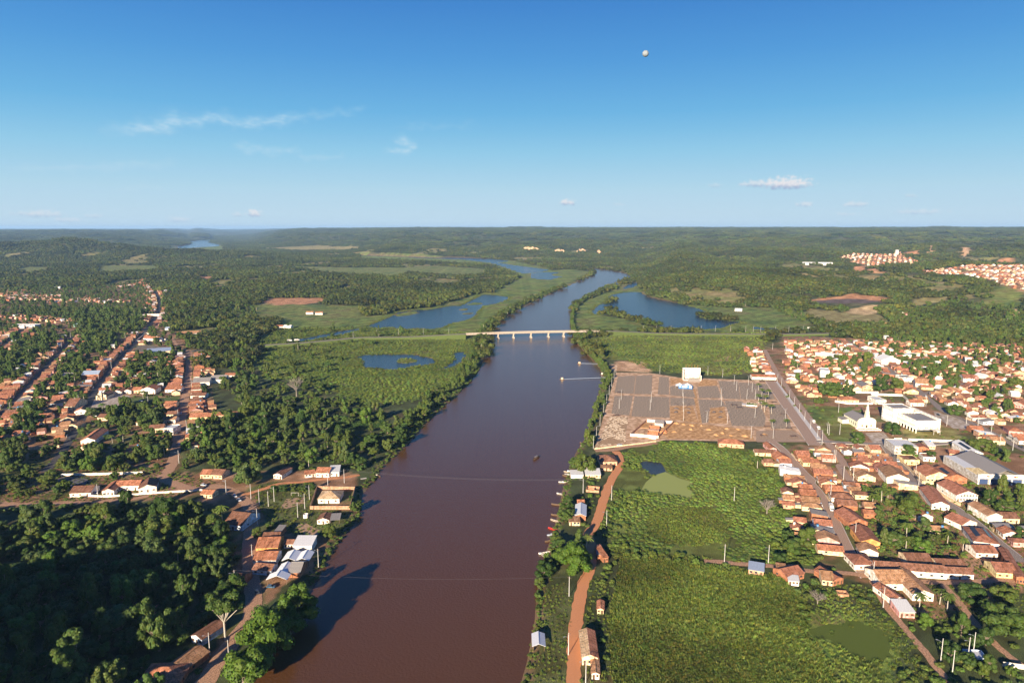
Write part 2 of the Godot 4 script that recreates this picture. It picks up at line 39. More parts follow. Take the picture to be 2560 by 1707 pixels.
const CARS := [[-188.2,-439.7,2.47,"car_white"],[-182.6,-432.6,2.44,"car_white"],[-168.1,-411.1,2.6,"car_white"],[-127.2,-315.5,2.63,"car_dark"],[-122.2,-320.9,1.66,"car_blue"],[-218.1,-459.5,1.83,"car_white"],[-285.9,-445.9,-0.36,"car_white"],[90.1,-549.8,1.19,"car_white"],[206.7,-417.9,-2.87,"truck"],[282.6,-617.8,-2.9,"van"],[278.0,-597.4,-2.91,"van"],[-280.1,-551.6,-0.4,"car_white"],[-296.8,-582.3,-0.38,"car_dark"],[-324.7,-648.5,-0.43,"car_white"],[-368.9,-748.6,-0.4,"car_dark"],[-403.2,-640.6,-0.39,"car_white"],[-382.3,-568.1,-0.41,"car_dark"],[-390.7,-697.4,1.57,"car_white"],[302.0,-511.0,-2.81,"car_white"],[294.5,-473.8,-2.94,"car_dark"],[348.0,-559.0,1.57,"car_dark"],[304.4,-522.4,-2.82,"car_dark"],[301.8,-511.5,-2.85,"car_white"],[333.9,-557.4,1.57,"car_dark"],[348.1,-558.9,1.57,"car_dark"],[352.8,-557.4,1.57,"car_red"],[447.7,-718.3,-2.84,"car_white"],[415.1,-643.4,-3.07,"car_dark"],[411.2,-557.3,-3.06,"car_white"],[422.9,-544.2,3.08,"car_dark"],[-353.5,-1068.7,1.05,"truck"],[-342.9,-1073.6,0.93,"truck"],[531.2,-1204.8,1.33,"truck"],[203.0,-424.7,-2.86,"car_white"]]
const BUILDINGS := [[-121.9,-435.9,0.037,13.8,13.8,3.2,"hip","white","cream","w","white riverside house with pale hipped roof inside a brick walled yard","house",2],[-116.4,-401.1,0.0,7.3,8.8,2.6,"gable","white","brown","d","small white gabled house with two dark openings on the riverbank lawn","house",2],[-109.8,-401.2,0.118,5.6,7.5,2.4,"mono","open","grey","w","thatched grey lean-to shelter on posts beside small riverbank house","shelter",0],[-130.0,-406.3,0.0,2.6,2.5,1.9,"flat","white","white","w","tiny white hut standing alone on the playing field grass","hut",0],[-166.6,-397.5,-0.222,12.5,18.8,3.6,"gable","blue","brown","w","long brown roofed building with blue white front beside shaded dirt road","house",2],[-137.7,-364.4,0.076,12.0,13.8,4,"gable","orange","orange","w","large bright orange roofed house next to white market tents","house",2],[-140.3,-375.6,0.103,9.5,7.5,3,"gable","brick","brown","w","dark brown roofed house behind the bright orange roofed house","house",2],[-133.8,-349.1,0.043,11.8,11.2,3.6,"gable","white","orange","w","orange roofed house with white front wall by the market tents","house",2],[-131.1,-337.8,-0.141,10.3,7.5,3,"gable","blue","brown","w","low brown roofed house with pale blue front facing the dirt road bend","house",2],[-127.3,-367.2,0.0,5.0,6.2,2.8,"gable","white","brown","w","small brown tiled annex between orange roofed house and white sheds","house",2],[-138.4,-383.3,-0.096,4.2,7.5,2.8,"mono","brick","grey","w","grey sheet roofed shed north of the brown roofed house","shed",2],[-118.2,-365.4,0.0,10.4,10.0,3.6,"mono","white","white","w","wide white sheet metal shed by the river fence","shed",0],[-120.6,-349.2,0.0,7.0,10.2,3.0,"tent","open","tent","d","white ridge market tent joined to shed wall beside orange roofs","tent",0],[-113.3,-349.2,0.0,6.6,10.2,3.0,"tent","open","tent","d","white ridge market tent closest to the river edge","tent",0],[-119.9,-335.7,0.0,6.0,9.4,3.0,"tent","open","tent","d","white ridge market tent between dark roof and orange house","tent",0],[-120.3,-326.9,0.0,9.8,5.6,3.0,"tent","open","tent","d","broad white market tent beside the bamboo clump","tent",0],[-113.6,-337.6,0.0,6.0,12.5,3,"gable","brick","grey","w","dark grey roofed shed wedged between white market tents","shed",0],[-135.6,-279.3,-0.446,6.5,12.5,3.2,"gable","blue","brown","d","white house with a white stripe down its brown roof under the tall bare trunk tree","house",2],[-134.9,-259.5,-0.355,9.0,12.5,3,"gable","brick","tan","d","weathered tan roofed house among woodland trees by the dirt road","house",2],[-140.0,-249.6,0.057,15.9,12.5,3,"hip","brick","orange","w","orange hipped roof house lowest in the shaded wood","house",2],[-165.6,-295.7,0.669,4.7,7.5,3,"gable","white","brown","d","small white gabled house deep in the shaded wood","house",2],[-139.7,-325.5,-0.165,6.3,12.5,3,"gable","brick","brown","w","dull red roofed house beside leaning pole on the shaded road","house",2],[-293.8,-446.0,0.101,13.3,12.5,3,"gable","white","brown","w","long brown roofed white house at the edge of the hillside wood","house",2],[-276.9,-450.3,0.177,7.7,17.5,3.6,"gable","white","orange","d","white walled school wing with orange roof, end facing the wood","house",2],[-268.2,-456.0,0.124,15.8,10.0,3.6,"gable","white","orange","w","white walled school wing with orange roof across the courtyard","house",2],[-254.3,-454.4,0.394,10.8,15.0,3.6,"gable","white","brown","d","white walled school wing with brown roof near the main street","house",2],[-206.1,-441.5,-0.128,8.3,7.5,2.8,"gable","cream","orange","w","small orange roofed house at the road fork by the wood","house",2],[-169.2,-481.1,-0.196,6.6,15.0,3,"gable","white","brown","d","white gable fronted house shaded by big trees above the fork","house",2],[-149.3,-480.4,0.331,7.2,7.5,2.6,"gable","white","orange","w","small orange roofed house beside the white riverside workshop","house",2],[-138.7,-482.3,-0.052,10.0,11.2,3.4,"gable","white","orange","w","white riverside workshop with orange roof and pale annex","house",2],[-131.5,-484.1,0.147,7.1,11.2,3.2,"mono","white","white","w","white flat annex with dark doorway at riverside workshop","house",1],[-223.8,-479.4,0.0,7.0,10.0,3,"gable","cream","orange","w","cream house with orange roof behind the big round tree at fork","house",2],[-214.7,-479.3,-0.14,9.2,11.2,3,"gable","cream","brown","w","brown roofed house beside blue water tank at the fork","house",2],[-349.9,-542.6,0.253,11.2,5.0,3,"gable","cream","orange","w","low orange roofed front building of the long school hall","house",2],[-359.8,-566.9,0.196,11.2,30.0,4.2,"gable","white","orange","d","long orange roofed hall with white gable near asphalt street","house",2],[-318.8,-592.4,0.28,11.9,10.0,4,"gable","cream","brown","w","brown roofed cream house behind white yard wall on main street","house",2],[-303.1,-587.7,-0.077,8.4,12.5,5.2,"flat","white","white","w","two storey white box house on the shaded main street corner","house",4],[-445.1,-676.2,0.106,9.8,25.0,4,"gable","cream","brown","w","broad brown roofed block across street from the white church square","house",2],[-423.7,-652.6,0.317,11.4,11.2,3.4,"gable","white","orange","d","white gabled house just below the white church square","house",2],[-398.8,-603.9,0.0,8.9,12.5,3.2,"gable","cream","tan","d","cream gabled house where asphalt street bends","house",2],[-433.0,-732.7,0.139,8.9,11.2,3.4,"gable","white","orange","d","white gabled house right behind the white church tower","house",2],[-424.4,-737.6,0.175,7.2,11.2,3.4,"gable","white","orange","d","white house with twin orange gables along church square","house",2],[-417.1,-741.4,0.145,8.7,11.2,3.2,"gable","cream","orange","w","cream house along the far side of church square lawn","house",2],[-401.8,-739.6,0.08,15.6,15.0,4.6,"gable","white","orange","d","large bright white house facing the church square lawn","house",3],[-377.2,-744.0,0.075,16.9,11.2,3.4,"gable","white","orange","w","white corner house with orange hip at square and main street","house",2],[-400.7,-662.6,0.111,9.2,10.0,3,"gable","cream","orange","w","orange roofed house touching the paved church square","house",2],[-387.9,-631.0,0.0,10.3,10.0,3,"gable","cream","brown","w","low red brown roofed house below the church square","house",2],[-349.5,-680.1,0.092,11.7,8.8,3.2,"gable","cream","orange","w","red roofed row house closest to church square on main street","house",2],[-336.7,-655.3,0.088,11.3,8.8,3.2,"gable","brick","orange","d","steep red roofed row house midway on shaded main street","house",2],[-328.9,-641.6,0.107,9.0,8.8,3.2,"gable","cream","brown","w","brown roofed row house on shaded main street","house",2],[-322.7,-622.1,0.065,13.8,8.8,3.2,"gable","white","tan","w","curved tan roofed row house with white wall on main street","house",2],[-342.8,-615.6,0.157,11.3,10.0,2.8,"gable","white","tan","w","small tan roofed house among garden trees behind main street","house",2],[-549.2,-1146.1,0.392,36.1,15.0,4.4,"gable","white","tan","w","long white warehouse with tan roof beside football ground","warehouse",0],[-510.0,-973.7,0.452,34.4,17.5,5.2,"mono","cream","steel","w","wide blue grey steel roofed sports hall","hall",0],[-533.6,-955.9,0.179,27.3,10.0,3.4,"gable","white","orange","w","long orange roofed house row beside the steel roofed hall","house",2],[-585.3,-1097.6,-0.23,27.8,11.2,3.6,"gable","blue","orange","w","orange roofed house inside triangular white walled yard","house",3],[-742.4,-1399.0,0.109,37.4,12.5,4.2,"flat","white","white","w","long white flat building at far end of asphalt street","house",5],[-890.1,-1237.0,0.0,44.1,17.5,5.5,"flat","white","steel","w","big pale blue warehouse on the orange dirt lot","warehouse",5],[-513.4,-817.0,0.196,18.3,15.0,5,"gable","brick","steel","w","brick hall with blue steel roof on asphalt street","hall",0],[-539.4,-814.1,0.0,12.4,12.5,3.6,"gable","cream","grey","w","cream building with grey roof beside blue roofed brick hall","house",2],[-362.2,-780.8,0.178,18.3,17.5,4,"gable","white","grey","w","grey roofed white depot on main street","warehouse",1],[-348.2,-794.0,0.191,17.7,17.5,4,"gable","white","grey","w","second grey roofed shed behind the depot","warehouse",0],[-344.7,-817.9,0.121,11.9,8.8,3.2,"gable","white","orange","w","white house with orange roof behind the grey depot sheds","house",2],[-802.6,-1252.2,0.244,13.6,12.5,4.5,"flat","teal","white","w","turquoise box building among far trees of the town","house",2],[-297.0,-632.5,0.111,19.7,11.2,3.2,"gable","yellow","orange","w","yellow house with orange roof on main street","house",2],[-276.1,-639.0,0.168,26.7,8.8,3,"gable","cream","orange","w","long cream terrace behind the yellow house","house",2],[-337.1,-716.8,0.0,15.7,10.0,3,"gable","white","brown","w","white scalloped wall house on main street below depot","house",2],[-614.5,-1212.8,0.0,13.7,10.0,3,"gable","white","steel","w","small white and blue house beside dirt road to football ground","house",2],[32.9,-268.5,-0.037,6.5,18.8,3.6,"gable","cream","twotone","d","long cream house with half cream half orange roof beside the red dirt road","house",2],[34.2,-254.9,-0.081,2.8,10.0,2.6,"gable","white","tan","d","small white shed below the long cream house on red road","shed",1],[11.6,-273.2,0.0,4.9,8.8,2.4,"tent","open","metal","d","open hut with ridged metal roof on riverbank grass","hut",0],[42.3,-300.7,-0.143,3.2,7.5,2.6,"gable","cream","orange","d","tiny cream house with orange roof beside reed marsh","house",1],[48.5,-355.9,0.0,3.2,8.8,2.8,"mono","brick","grey","w","grey roofed hut at the shaded bend of red road","hut",1],[49.5,-353.9,0.268,3.1,12.5,2.8,"mono","brick","orange","w","narrow orange roofed brick hut at the bend of red road","hut",1],[74.1,-508.8,0.019,13.0,15.0,3.4,"hip","salmon","brown","w","brown hipped roof house half shaded by riverside trees where road meets quay","house",3],[71.3,-492.9,-0.07,8.3,5.0,2.2,"mono","salmon","tan","w","low tan porch building below brown hipped house","house",2],[47.5,-478.4,0.0,9.1,7.5,2.6,"mono","white","white","w","white roofed boat shelter on posts at the water edge","shelter",0],[59.2,-479.5,-0.02,10.9,10.0,2.8,"mono","cream","white","w","cream bar with white roof and blue tarp by the red road","house",1],[43.8,-411.0,-0.119,6.7,17.5,3,"gable","brick","metal","d","shed with shiny rippled metal roof between red road and boats","shed",0],[45.2,-425.6,0.0,4.4,5.0,2.8,"gable","brick","orange","w","small orange roofed hut behind shiny metal shed","hut",2],[38.5,-397.4,0.0,6.3,6.2,2.4,"mono","cream","tan","w","flat tan roofed store below shiny metal shed","hut",2],[56.4,-451.5,-0.225,8.8,7.5,1.8,"flat","ruin","brickdark","w","unfinished red brick shell in fenced riverside garden","ruin",0],[183.5,-550.6,-0.193,20.2,11.2,3.4,"hip","salmon","orange","w","salmon house with row of dark windows facing the wetland","house",4],[203.1,-527.6,-0.115,15.6,7.5,2.8,"gable","cream","brown","w","brown roofed long house at the top of the wetland","house",2],[212.6,-540.9,0.0,5.7,15.0,3,"gable","pink","orange","d","pink walled house beside lane at plaza corner","house",2],[211.8,-516.2,0.0,10.1,11.2,3,"gable","brick","orange","d","orange gabled house first along the inner brick lane","house",2],[304.1,-807.6,-0.103,28.3,10.0,3.4,"gable","white","orange","w","long white walled orange roofed house at plaza top corner","house",5],[382.4,-695.4,0.0,10.4,17.5,4,"flat","white","white","w","white pool club building with green trim in walled yard","house",4],[400.0,-755.3,-0.112,11.6,18.8,5,"gable","salmon","grey","d","peach hall with large grey gable roof","hall",1],[353.4,-697.7,0.0,17.6,11.2,3.2,"hip","cream","orange","w","cream bungalow with bright orange hip roof above church lawn","house",3],[416.3,-684.6,-0.081,13.4,10.0,3.4,"gable","white","orange","w","white house with blue signboard behind modern white building","house",2],[318.5,-537.0,-0.115,18.0,19.9,6.5,"flat","grey","white","w","grey two storey corner block opposite the church gardens","house",4],[303.5,-442.4,-0.006,14.1,22.1,4.8,"gable","white","red","d","long white school building with red roof and window row","house",6],[306.7,-475.5,-0.063,17.0,17.5,4.5,"gable","cream","orange","d","cream gable front house behind curved cream wall","house",5],[318.2,-473.9,-0.122,14.7,20.0,4.2,"gable","brick","orange","d","orange roofed shop with two strips of solar panels","solarhouse",2],[308.8,-509.5,-0.107,11.5,12.5,3.6,"flat","yellow","brown","w","long pale yellow house facing the lane above green yard","house",2],[327.4,-515.9,-0.215,8.3,10.0,3.2,"flat","white","brown","w","small white flat house behind the pale yellow house","house",2],[367.4,-528.8,-0.14,9.4,28.8,5.6,"gable","white","white","d","white hall with dark solar panels on pale roof","solarhall",0],[281.7,-432.1,-0.298,10.1,30.2,3.8,"gable","white","red","d","red hip roofed house sandwiched between big mango and lane","house",2],[298.5,-407.2,-0.007,8.8,19.1,5,"gable","white","tan","d","long white warehouse with tan roof and blank gable","warehouse",0],[308.4,-402.4,-0.073,10.7,10.0,3.4,"gable","cream","brown","w","brown roofed house beside long white warehouse","house",2],[276.7,-472.3,-0.218,14.5,20.0,5,"gable","white","tan","d","tan roofed hall with tall white gable on the lane","hall",0],[205.4,-373.1,-0.162,10.2,19.4,4.4,"gable","orange","red","d","orange walled gable house with white balustrade on inner lane","house",2],[209.9,-399.1,0.065,11.6,17.5,4,"gable","brick","red","d","large red roofed house above orange walled gable house","house",2],[209.4,-336.6,-0.155,34.9,8.8,3.6,"gable","white","brown","w","long white street front with small dark windows at crossroads","house",6],[188.4,-345.3,-1.607,12.7,11.2,3.4,"hip","white","red","w","red hipped corner house with white pillared fence at crossroads","house",2],[233.2,-333.4,-0.1,13.3,7.5,3.2,"gable","white","brown","w","brown roofed house end to end with long white street front","house",2],[220.5,-348.8,-0.056,12.9,10.0,3,"gable","cream","brown","w","cream house behind garden palms north of the cross street","house",2],[234.8,-342.9,-0.097,14.4,7.5,3,"gable","cream","brown","w","long brown roof strip behind the white street front","house",2],[193.2,-326.9,0.0,14.7,16.2,3.6,"gable","white","tan","w","tan roofed corner house with white side wall south of crossroads","house",2],[201.8,-320.0,-0.06,9.8,22.5,3.8,"gable","white","tan","d","deep tan roofed house beside tan corner house","house",2],[185.7,-311.8,0.192,6.0,13.8,3.2,"gable","white","red","d","narrow red roofed house beside descending dirt lane","house",2],[185.3,-298.5,-0.079,6.8,8.8,3,"mono","pink","white","w","pink box house with white sheet roof on dirt lane","house",2],[129.6,-337.2,-0.36,7.7,7.5,2.8,"mono","salmon","steel","w","orange hut with blue grey roof alone beside cross lane","house",2],[142.2,-336.0,-0.287,4.7,7.5,2.8,"mono","white","tan","w","white hut with round window beside cross lane","house",2],[145.0,-333.1,0.355,11.4,10.0,3,"gable","brick","red","w","red roofed house on marsh side of cross lane","house",2],[144.4,-325.6,-0.255,5.1,5.0,2.6,"mono","white","white","w","white annex tucked behind red roofed marsh house","house",2],[162.5,-328.7,-0.234,5.5,11.2,3,"gable","cream","tan","w","cream house with tan roof near crossroads","house",2],[164.5,-329.7,0.366,7.2,12.5,3,"gable","brick","red","d","red roofed house next to parked yard at crossroads","house",2],[164.3,-314.2,-0.116,5.2,3.8,1.6,"flat","ruin","brickdark","w","small unfinished brick shell in the marsh edge","ruin",0],[262.9,-357.6,-0.064,11.7,10.0,3.2,"gable","white","red","w","white arcaded front of the red roofed compound","house",2],[272.9,-373.2,-0.319,12.6,20.0,4,"hip","white","red","w","big red hipped compound roof with dark solar panels","solarhouse",2],[267.5,-340.8,-0.394,4.1,35.1,3.6,"gable","brick","red","d","long red roofed strip building running down the lane","house",2],[258.6,-336.5,-0.149,9.8,12.5,3.4,"gable","yellow","red","w","shop with bright red and yellow front at lane corner","house",2],[275.8,-395.6,0.292,11.9,11.9,3.4,"gable","white","red","d","red roofed house with water tank below white warehouse","house",2],[195.7,-262.5,-0.113,7.6,6.2,2.4,"flat","blue","white","w","small blue white building among bushes beside cable posts","hut",2],[302.0,-437.9,0.0,3.3,5.0,3,"flat","white","white","w","small white tank house next to school","hut",0],[446.8,-586.9,-0.327,11.2,15.0,3.6,"hip","pink","orange","w","pink walled shop with orange hip roof on avenue corner","house",2],[521.2,-679.3,-0.936,11.9,20.0,4,"gable","pink","orange","d","long pink hall with orange roof behind tree belt","house",4],[505.9,-903.8,0.0,25.3,20.0,6,"gable","white","white","d","white hall with red and blue front signs","hall",0],[560.8,-950.1,0.165,28.0,12.5,4,"flat","white","white","w","white flat depot behind the market yard","house",5],[598.1,-943.3,0.0,29.9,12.5,4,"gable","white","orange","w","long white depot with orange roof behind the market yard","house",5],[445.4,-941.1,-0.986,23.9,17.5,4,"gable","cream","white","w","pale double roofed school hall near the big tree grove","house",4],[385.5,-824.4,-0.345,10.3,17.5,8,"flat","white","white","w","tall narrow white block house","house",6],[482.0,-767.6,-0.395,31.4,17.5,4.5,"gable","white","tan","w","white shop row with tan roof on the avenue","house",5],[469.5,-798.4,0.0,13.1,15.0,5,"flat","white","grey","w","white corner shop with dark blue sign band","house",3],[543.2,-796.4,-0.29,11.4,15.0,5,"gable","white","red","w","white two storey house with red roof in far blocks","house",4]]
const ROWS := [[[221.9,-498.4,214.0,-466.2,212.0,-449.1,207.1,-424.6,200.0,-396.8,193.8,-373.9,189.3,-356.3,188.1,-347.3],"LR","on the inner brick lane",4.5,0.06,"r"],[[222.0,-528.7,219.7,-508.6,217.5,-487.7,216.7,-471.2],"LR","on the upper inner brick lane",4.5,0.08,"r"],[[266.8,-550.3,261.2,-523.5,255.7,-501.4],"R","beside the lower avenue",4.5,0.1,"r"],[[258.8,-528.7,252.4,-502.7,246.4,-481.6,244.2,-466.8],"LR","on the lower avenue",4.5,0.1,"r"],[[303.2,-519.7,297.5,-495.9,291.2,-472.9,288.8,-454.7,288.2,-437.1,289.0,-422.8],"LR","on the lane past the school",4.5,0.15,"r"],[[270.0,-550.7,281.5,-549.0,295.0,-547.4,309.8,-546.4],"R","facing the church gardens",4.0,0.1,"r"],[[379.2,-1007.8,356.2,-925.1,335.5,-848.1,317.3,-771.7,302.8,-712.1,293.6,-668.8],"R","on the avenue beside the plaza",5.0,0.06,"r"],[[541.2,-1083.1,523.1,-1015.5,509.2,-946.2,488.3,-869.6,473.3,-814.4,461.0,-762.5,449.8,-724.8,440.5,-692.1],"LR","on the market avenue",5.0,0.1,"r"],[[430.0,-632.7,429.9,-608.1,427.2,-581.6,422.3,-553.9],"LR","on the far stretch of market avenue",6,0.3,"r"],[[435.9,-719.3,516.0,-771.7,573.8,-804.2,629.7,-821.4],"LR","on the far cross street",5,0.15,"r"],[[522.0,-1013.3,551.6,-979.7,599.3,-969.9,628.6,-960.3,606.0,-893.8,618.8,-869.6,617.0,-804.2],"LR","on the outermost cross street",5,0.15,"r"],[[182.5,-312.9,180.6,-301.3,179.5,-289.4],"L","on the descending dirt lane",4,0.5,"r"],[[287.7,-396.8,284.2,-382.4,280.7,-359.4],"L","on the lane past the warehouses",5,0.3,"r"],[[-276.0,-537.5,-297.9,-590.9,-326.3,-655.3,-360.6,-734.7,-404.6,-834.9,-463.8,-965.3],"LR","on the shaded main street",5.5,0.2,"r"],[[-385.5,-575.7,-407.6,-623.7,-437.9,-685.0],"L","on the asphalt street below the old church",5.5,0.2,"r"],[[-462.7,-734.7,-490.8,-798.7,-524.7,-878.5,-554.5,-955.4,-595.6,-1064.2,-636.3,-1163.1],"LR","on the asphalt street above the old church",5.5,0.12,"r"],[[-678.4,-1264.5,-743.0,-1415.7,-833.7,-1606.8,-967.6,-1856.0,-1290.0,-2414.3],"LR","on the far end of the asphalt street",5.5,0.4,"r"],[[-487.5,-619.4,-523.2,-695.5,-552.3,-756.0,-589.3,-831.1,-631.1,-917.6,-671.7,-1001.5,-737.2,-1128.2],"LR","on the parallel back street",5.5,0.12,"r"],[[-754.7,-975.4,-830.5,-1121.5,-883.3,-1223.5],"LR","on the outer back street",5.5,0.25,"r"],[[-503.9,-706.3,-553.5,-820.0,-619.9,-955.4],"L","in the gardens between the two streets",2,0.35,"r"],[[-449.1,-765.4,-481.2,-866.2,-504.5,-936.1],"LR","in the gardens behind main street",3,0.45,"r"],[[-441.6,-561.3,-442.1,-590.9,-459.5,-641.4,-502.5,-728.9],"LR","in the lower blocks of the back street",3,0.3,"r"],[[-1048.7,-1394.9,-989.6,-1370.7,-909.6,-1335.9,-834.8,-1281.6],"LR","beside the orange dirt lot",5,0.4,"r"],[[-1411.7,-1892.9,-1210.2,-1738.3,-1077.4,-1662.8],"LR","in the far quarter at the forest edge",5,0.2,"r"],[[-1106.0,-1738.3,-971.4,-1662.8,-956.5,-1692.2],"LR","by the far orange clearing",5,0.3,"r"],[[-1273.9,-1692.2,-1277.0,-1787.0,-1205.4,-1821.0],"LR","in the dense far quarter",5,0.15,"r"],[[-1221.3,-2098.3,-1186.8,-2142.8,-1198.5,-2240.9],"LR","at the last clearing before the forest",5,0.4,"r"]]
const FILLS := [[[436.9,-1083.1,535.4,-1071.3,495.8,-877.5,463.5,-771.7,418.2,-771.7,364.3,-719.3,309.9,-703.4,329.1,-797.5],1.369,13,"in the block behind the plaza avenue"],[[551.0,-1071.3,672.4,-1059.6,789.3,-1037.1,554.2,-719.3,502.2,-719.3,476.5,-753.5,504.7,-893.8],-1.835,14,"in the outer market blocks"],[[462.4,-719.3,546.3,-708.6,472.0,-608.1,438.9,-608.1,437.8,-650.2],-1.669,15,"in the blocks behind the tree belt"],[[272.6,-547.4,307.6,-544.2,288.5,-481.6,284.6,-466.8,255.0,-469.2,252.3,-481.6],-1.796,11,"in the block below the church"],[[230.2,-471.3,249.2,-466.2,224.9,-398.7,208.9,-398.7,218.1,-435.4],-1.796,11,"behind the inner brick lane"],[[195.6,-471.3,211.1,-463.7,194.5,-398.7,184.9,-398.7,187.6,-424.6],-1.796,10,"backing onto the wetland"],[[1531.2,-3200.5,1754.3,-3383.5,1963.8,-3470.8,1731.8,-3083.1,1648.4,-2629.8,1572.2,-2516.6,1420.6,-2545.9,1421.3,-2698.3,1422.0,-2869.7],-0.505,22,"in the hill quarter"],[[1331.1,-2257.1,1413.5,-2251.1,1695.0,-2267.8,1255.7,-1595.5,1195.6,-1590.3,1221.4,-1681.9,1317.1,-1911.7,1308.9,-2074.6],-0.076,20,"in the hill quarter"],[[1940.2,-2771.1,2004.3,-2686.6,1824.0,-2442.5,1829.6,-2516.5],-0.076,24,"in the hill quarter"],[[819.3,-1439.3,867.8,-1439.3,829.4,-1385.6,796.0,-1385.6],-0.076,22,"in the hill quarter"],[[917.7,-1347.8,964.3,-1335.6,928.3,-1289.0,886.1,-1300.4],-0.076,22,"in the hill quarter"],[[617.9,-1122.1,643.0,-1113.6,623.8,-1088.8,602.7,-1088.8],-0.076,22,"in the hill quarter"],[[-1396.5,-1857.9,-1343.5,-1836.6,-1231.6,-1775.3,-1196.3,-1718.0,-1256.4,-1699.6,-1306.8,-1736.7],-0.0,16,"in the far quarter"],[[258.0,-414.3,270.1,-404.4,259.5,-382.4,246.2,-385.9],-1.62,12,"in the gardens past the mango tree"],[[328.9,-544.2,378.8,-550.7,356.7,-519.7,331.1,-525.6],-1.845,11,"behind the long white wall"]]
const PALMS := [[277.5,-748.2],[270.5,-719.0],[275.1,-712.1],[252.1,-668.8],[250.9,-656.8],[255.5,-650.9],[238.0,-602.4],[250.8,-602.4],[264.1,-689.8],[256.4,-689.8],[251.0,-368.9],[246.2,-431.0],[236.8,-424.6],[249.3,-428.9],[223.5,-362.5],[194.2,-300.1],[207.6,-305.8],[207.7,-300.1],[-203.5,-573.3],[-155.2,-497.8],[-268.4,-666.7],[-274.2,-671.7],[-197.6,-580.8],[186.7,-496.3],[363.6,-494.6],[364.5,-500.0],[-338.9,-556.7],[-429.6,-749.9],[-358.1,-696.2],[-393.4,-707.8]]
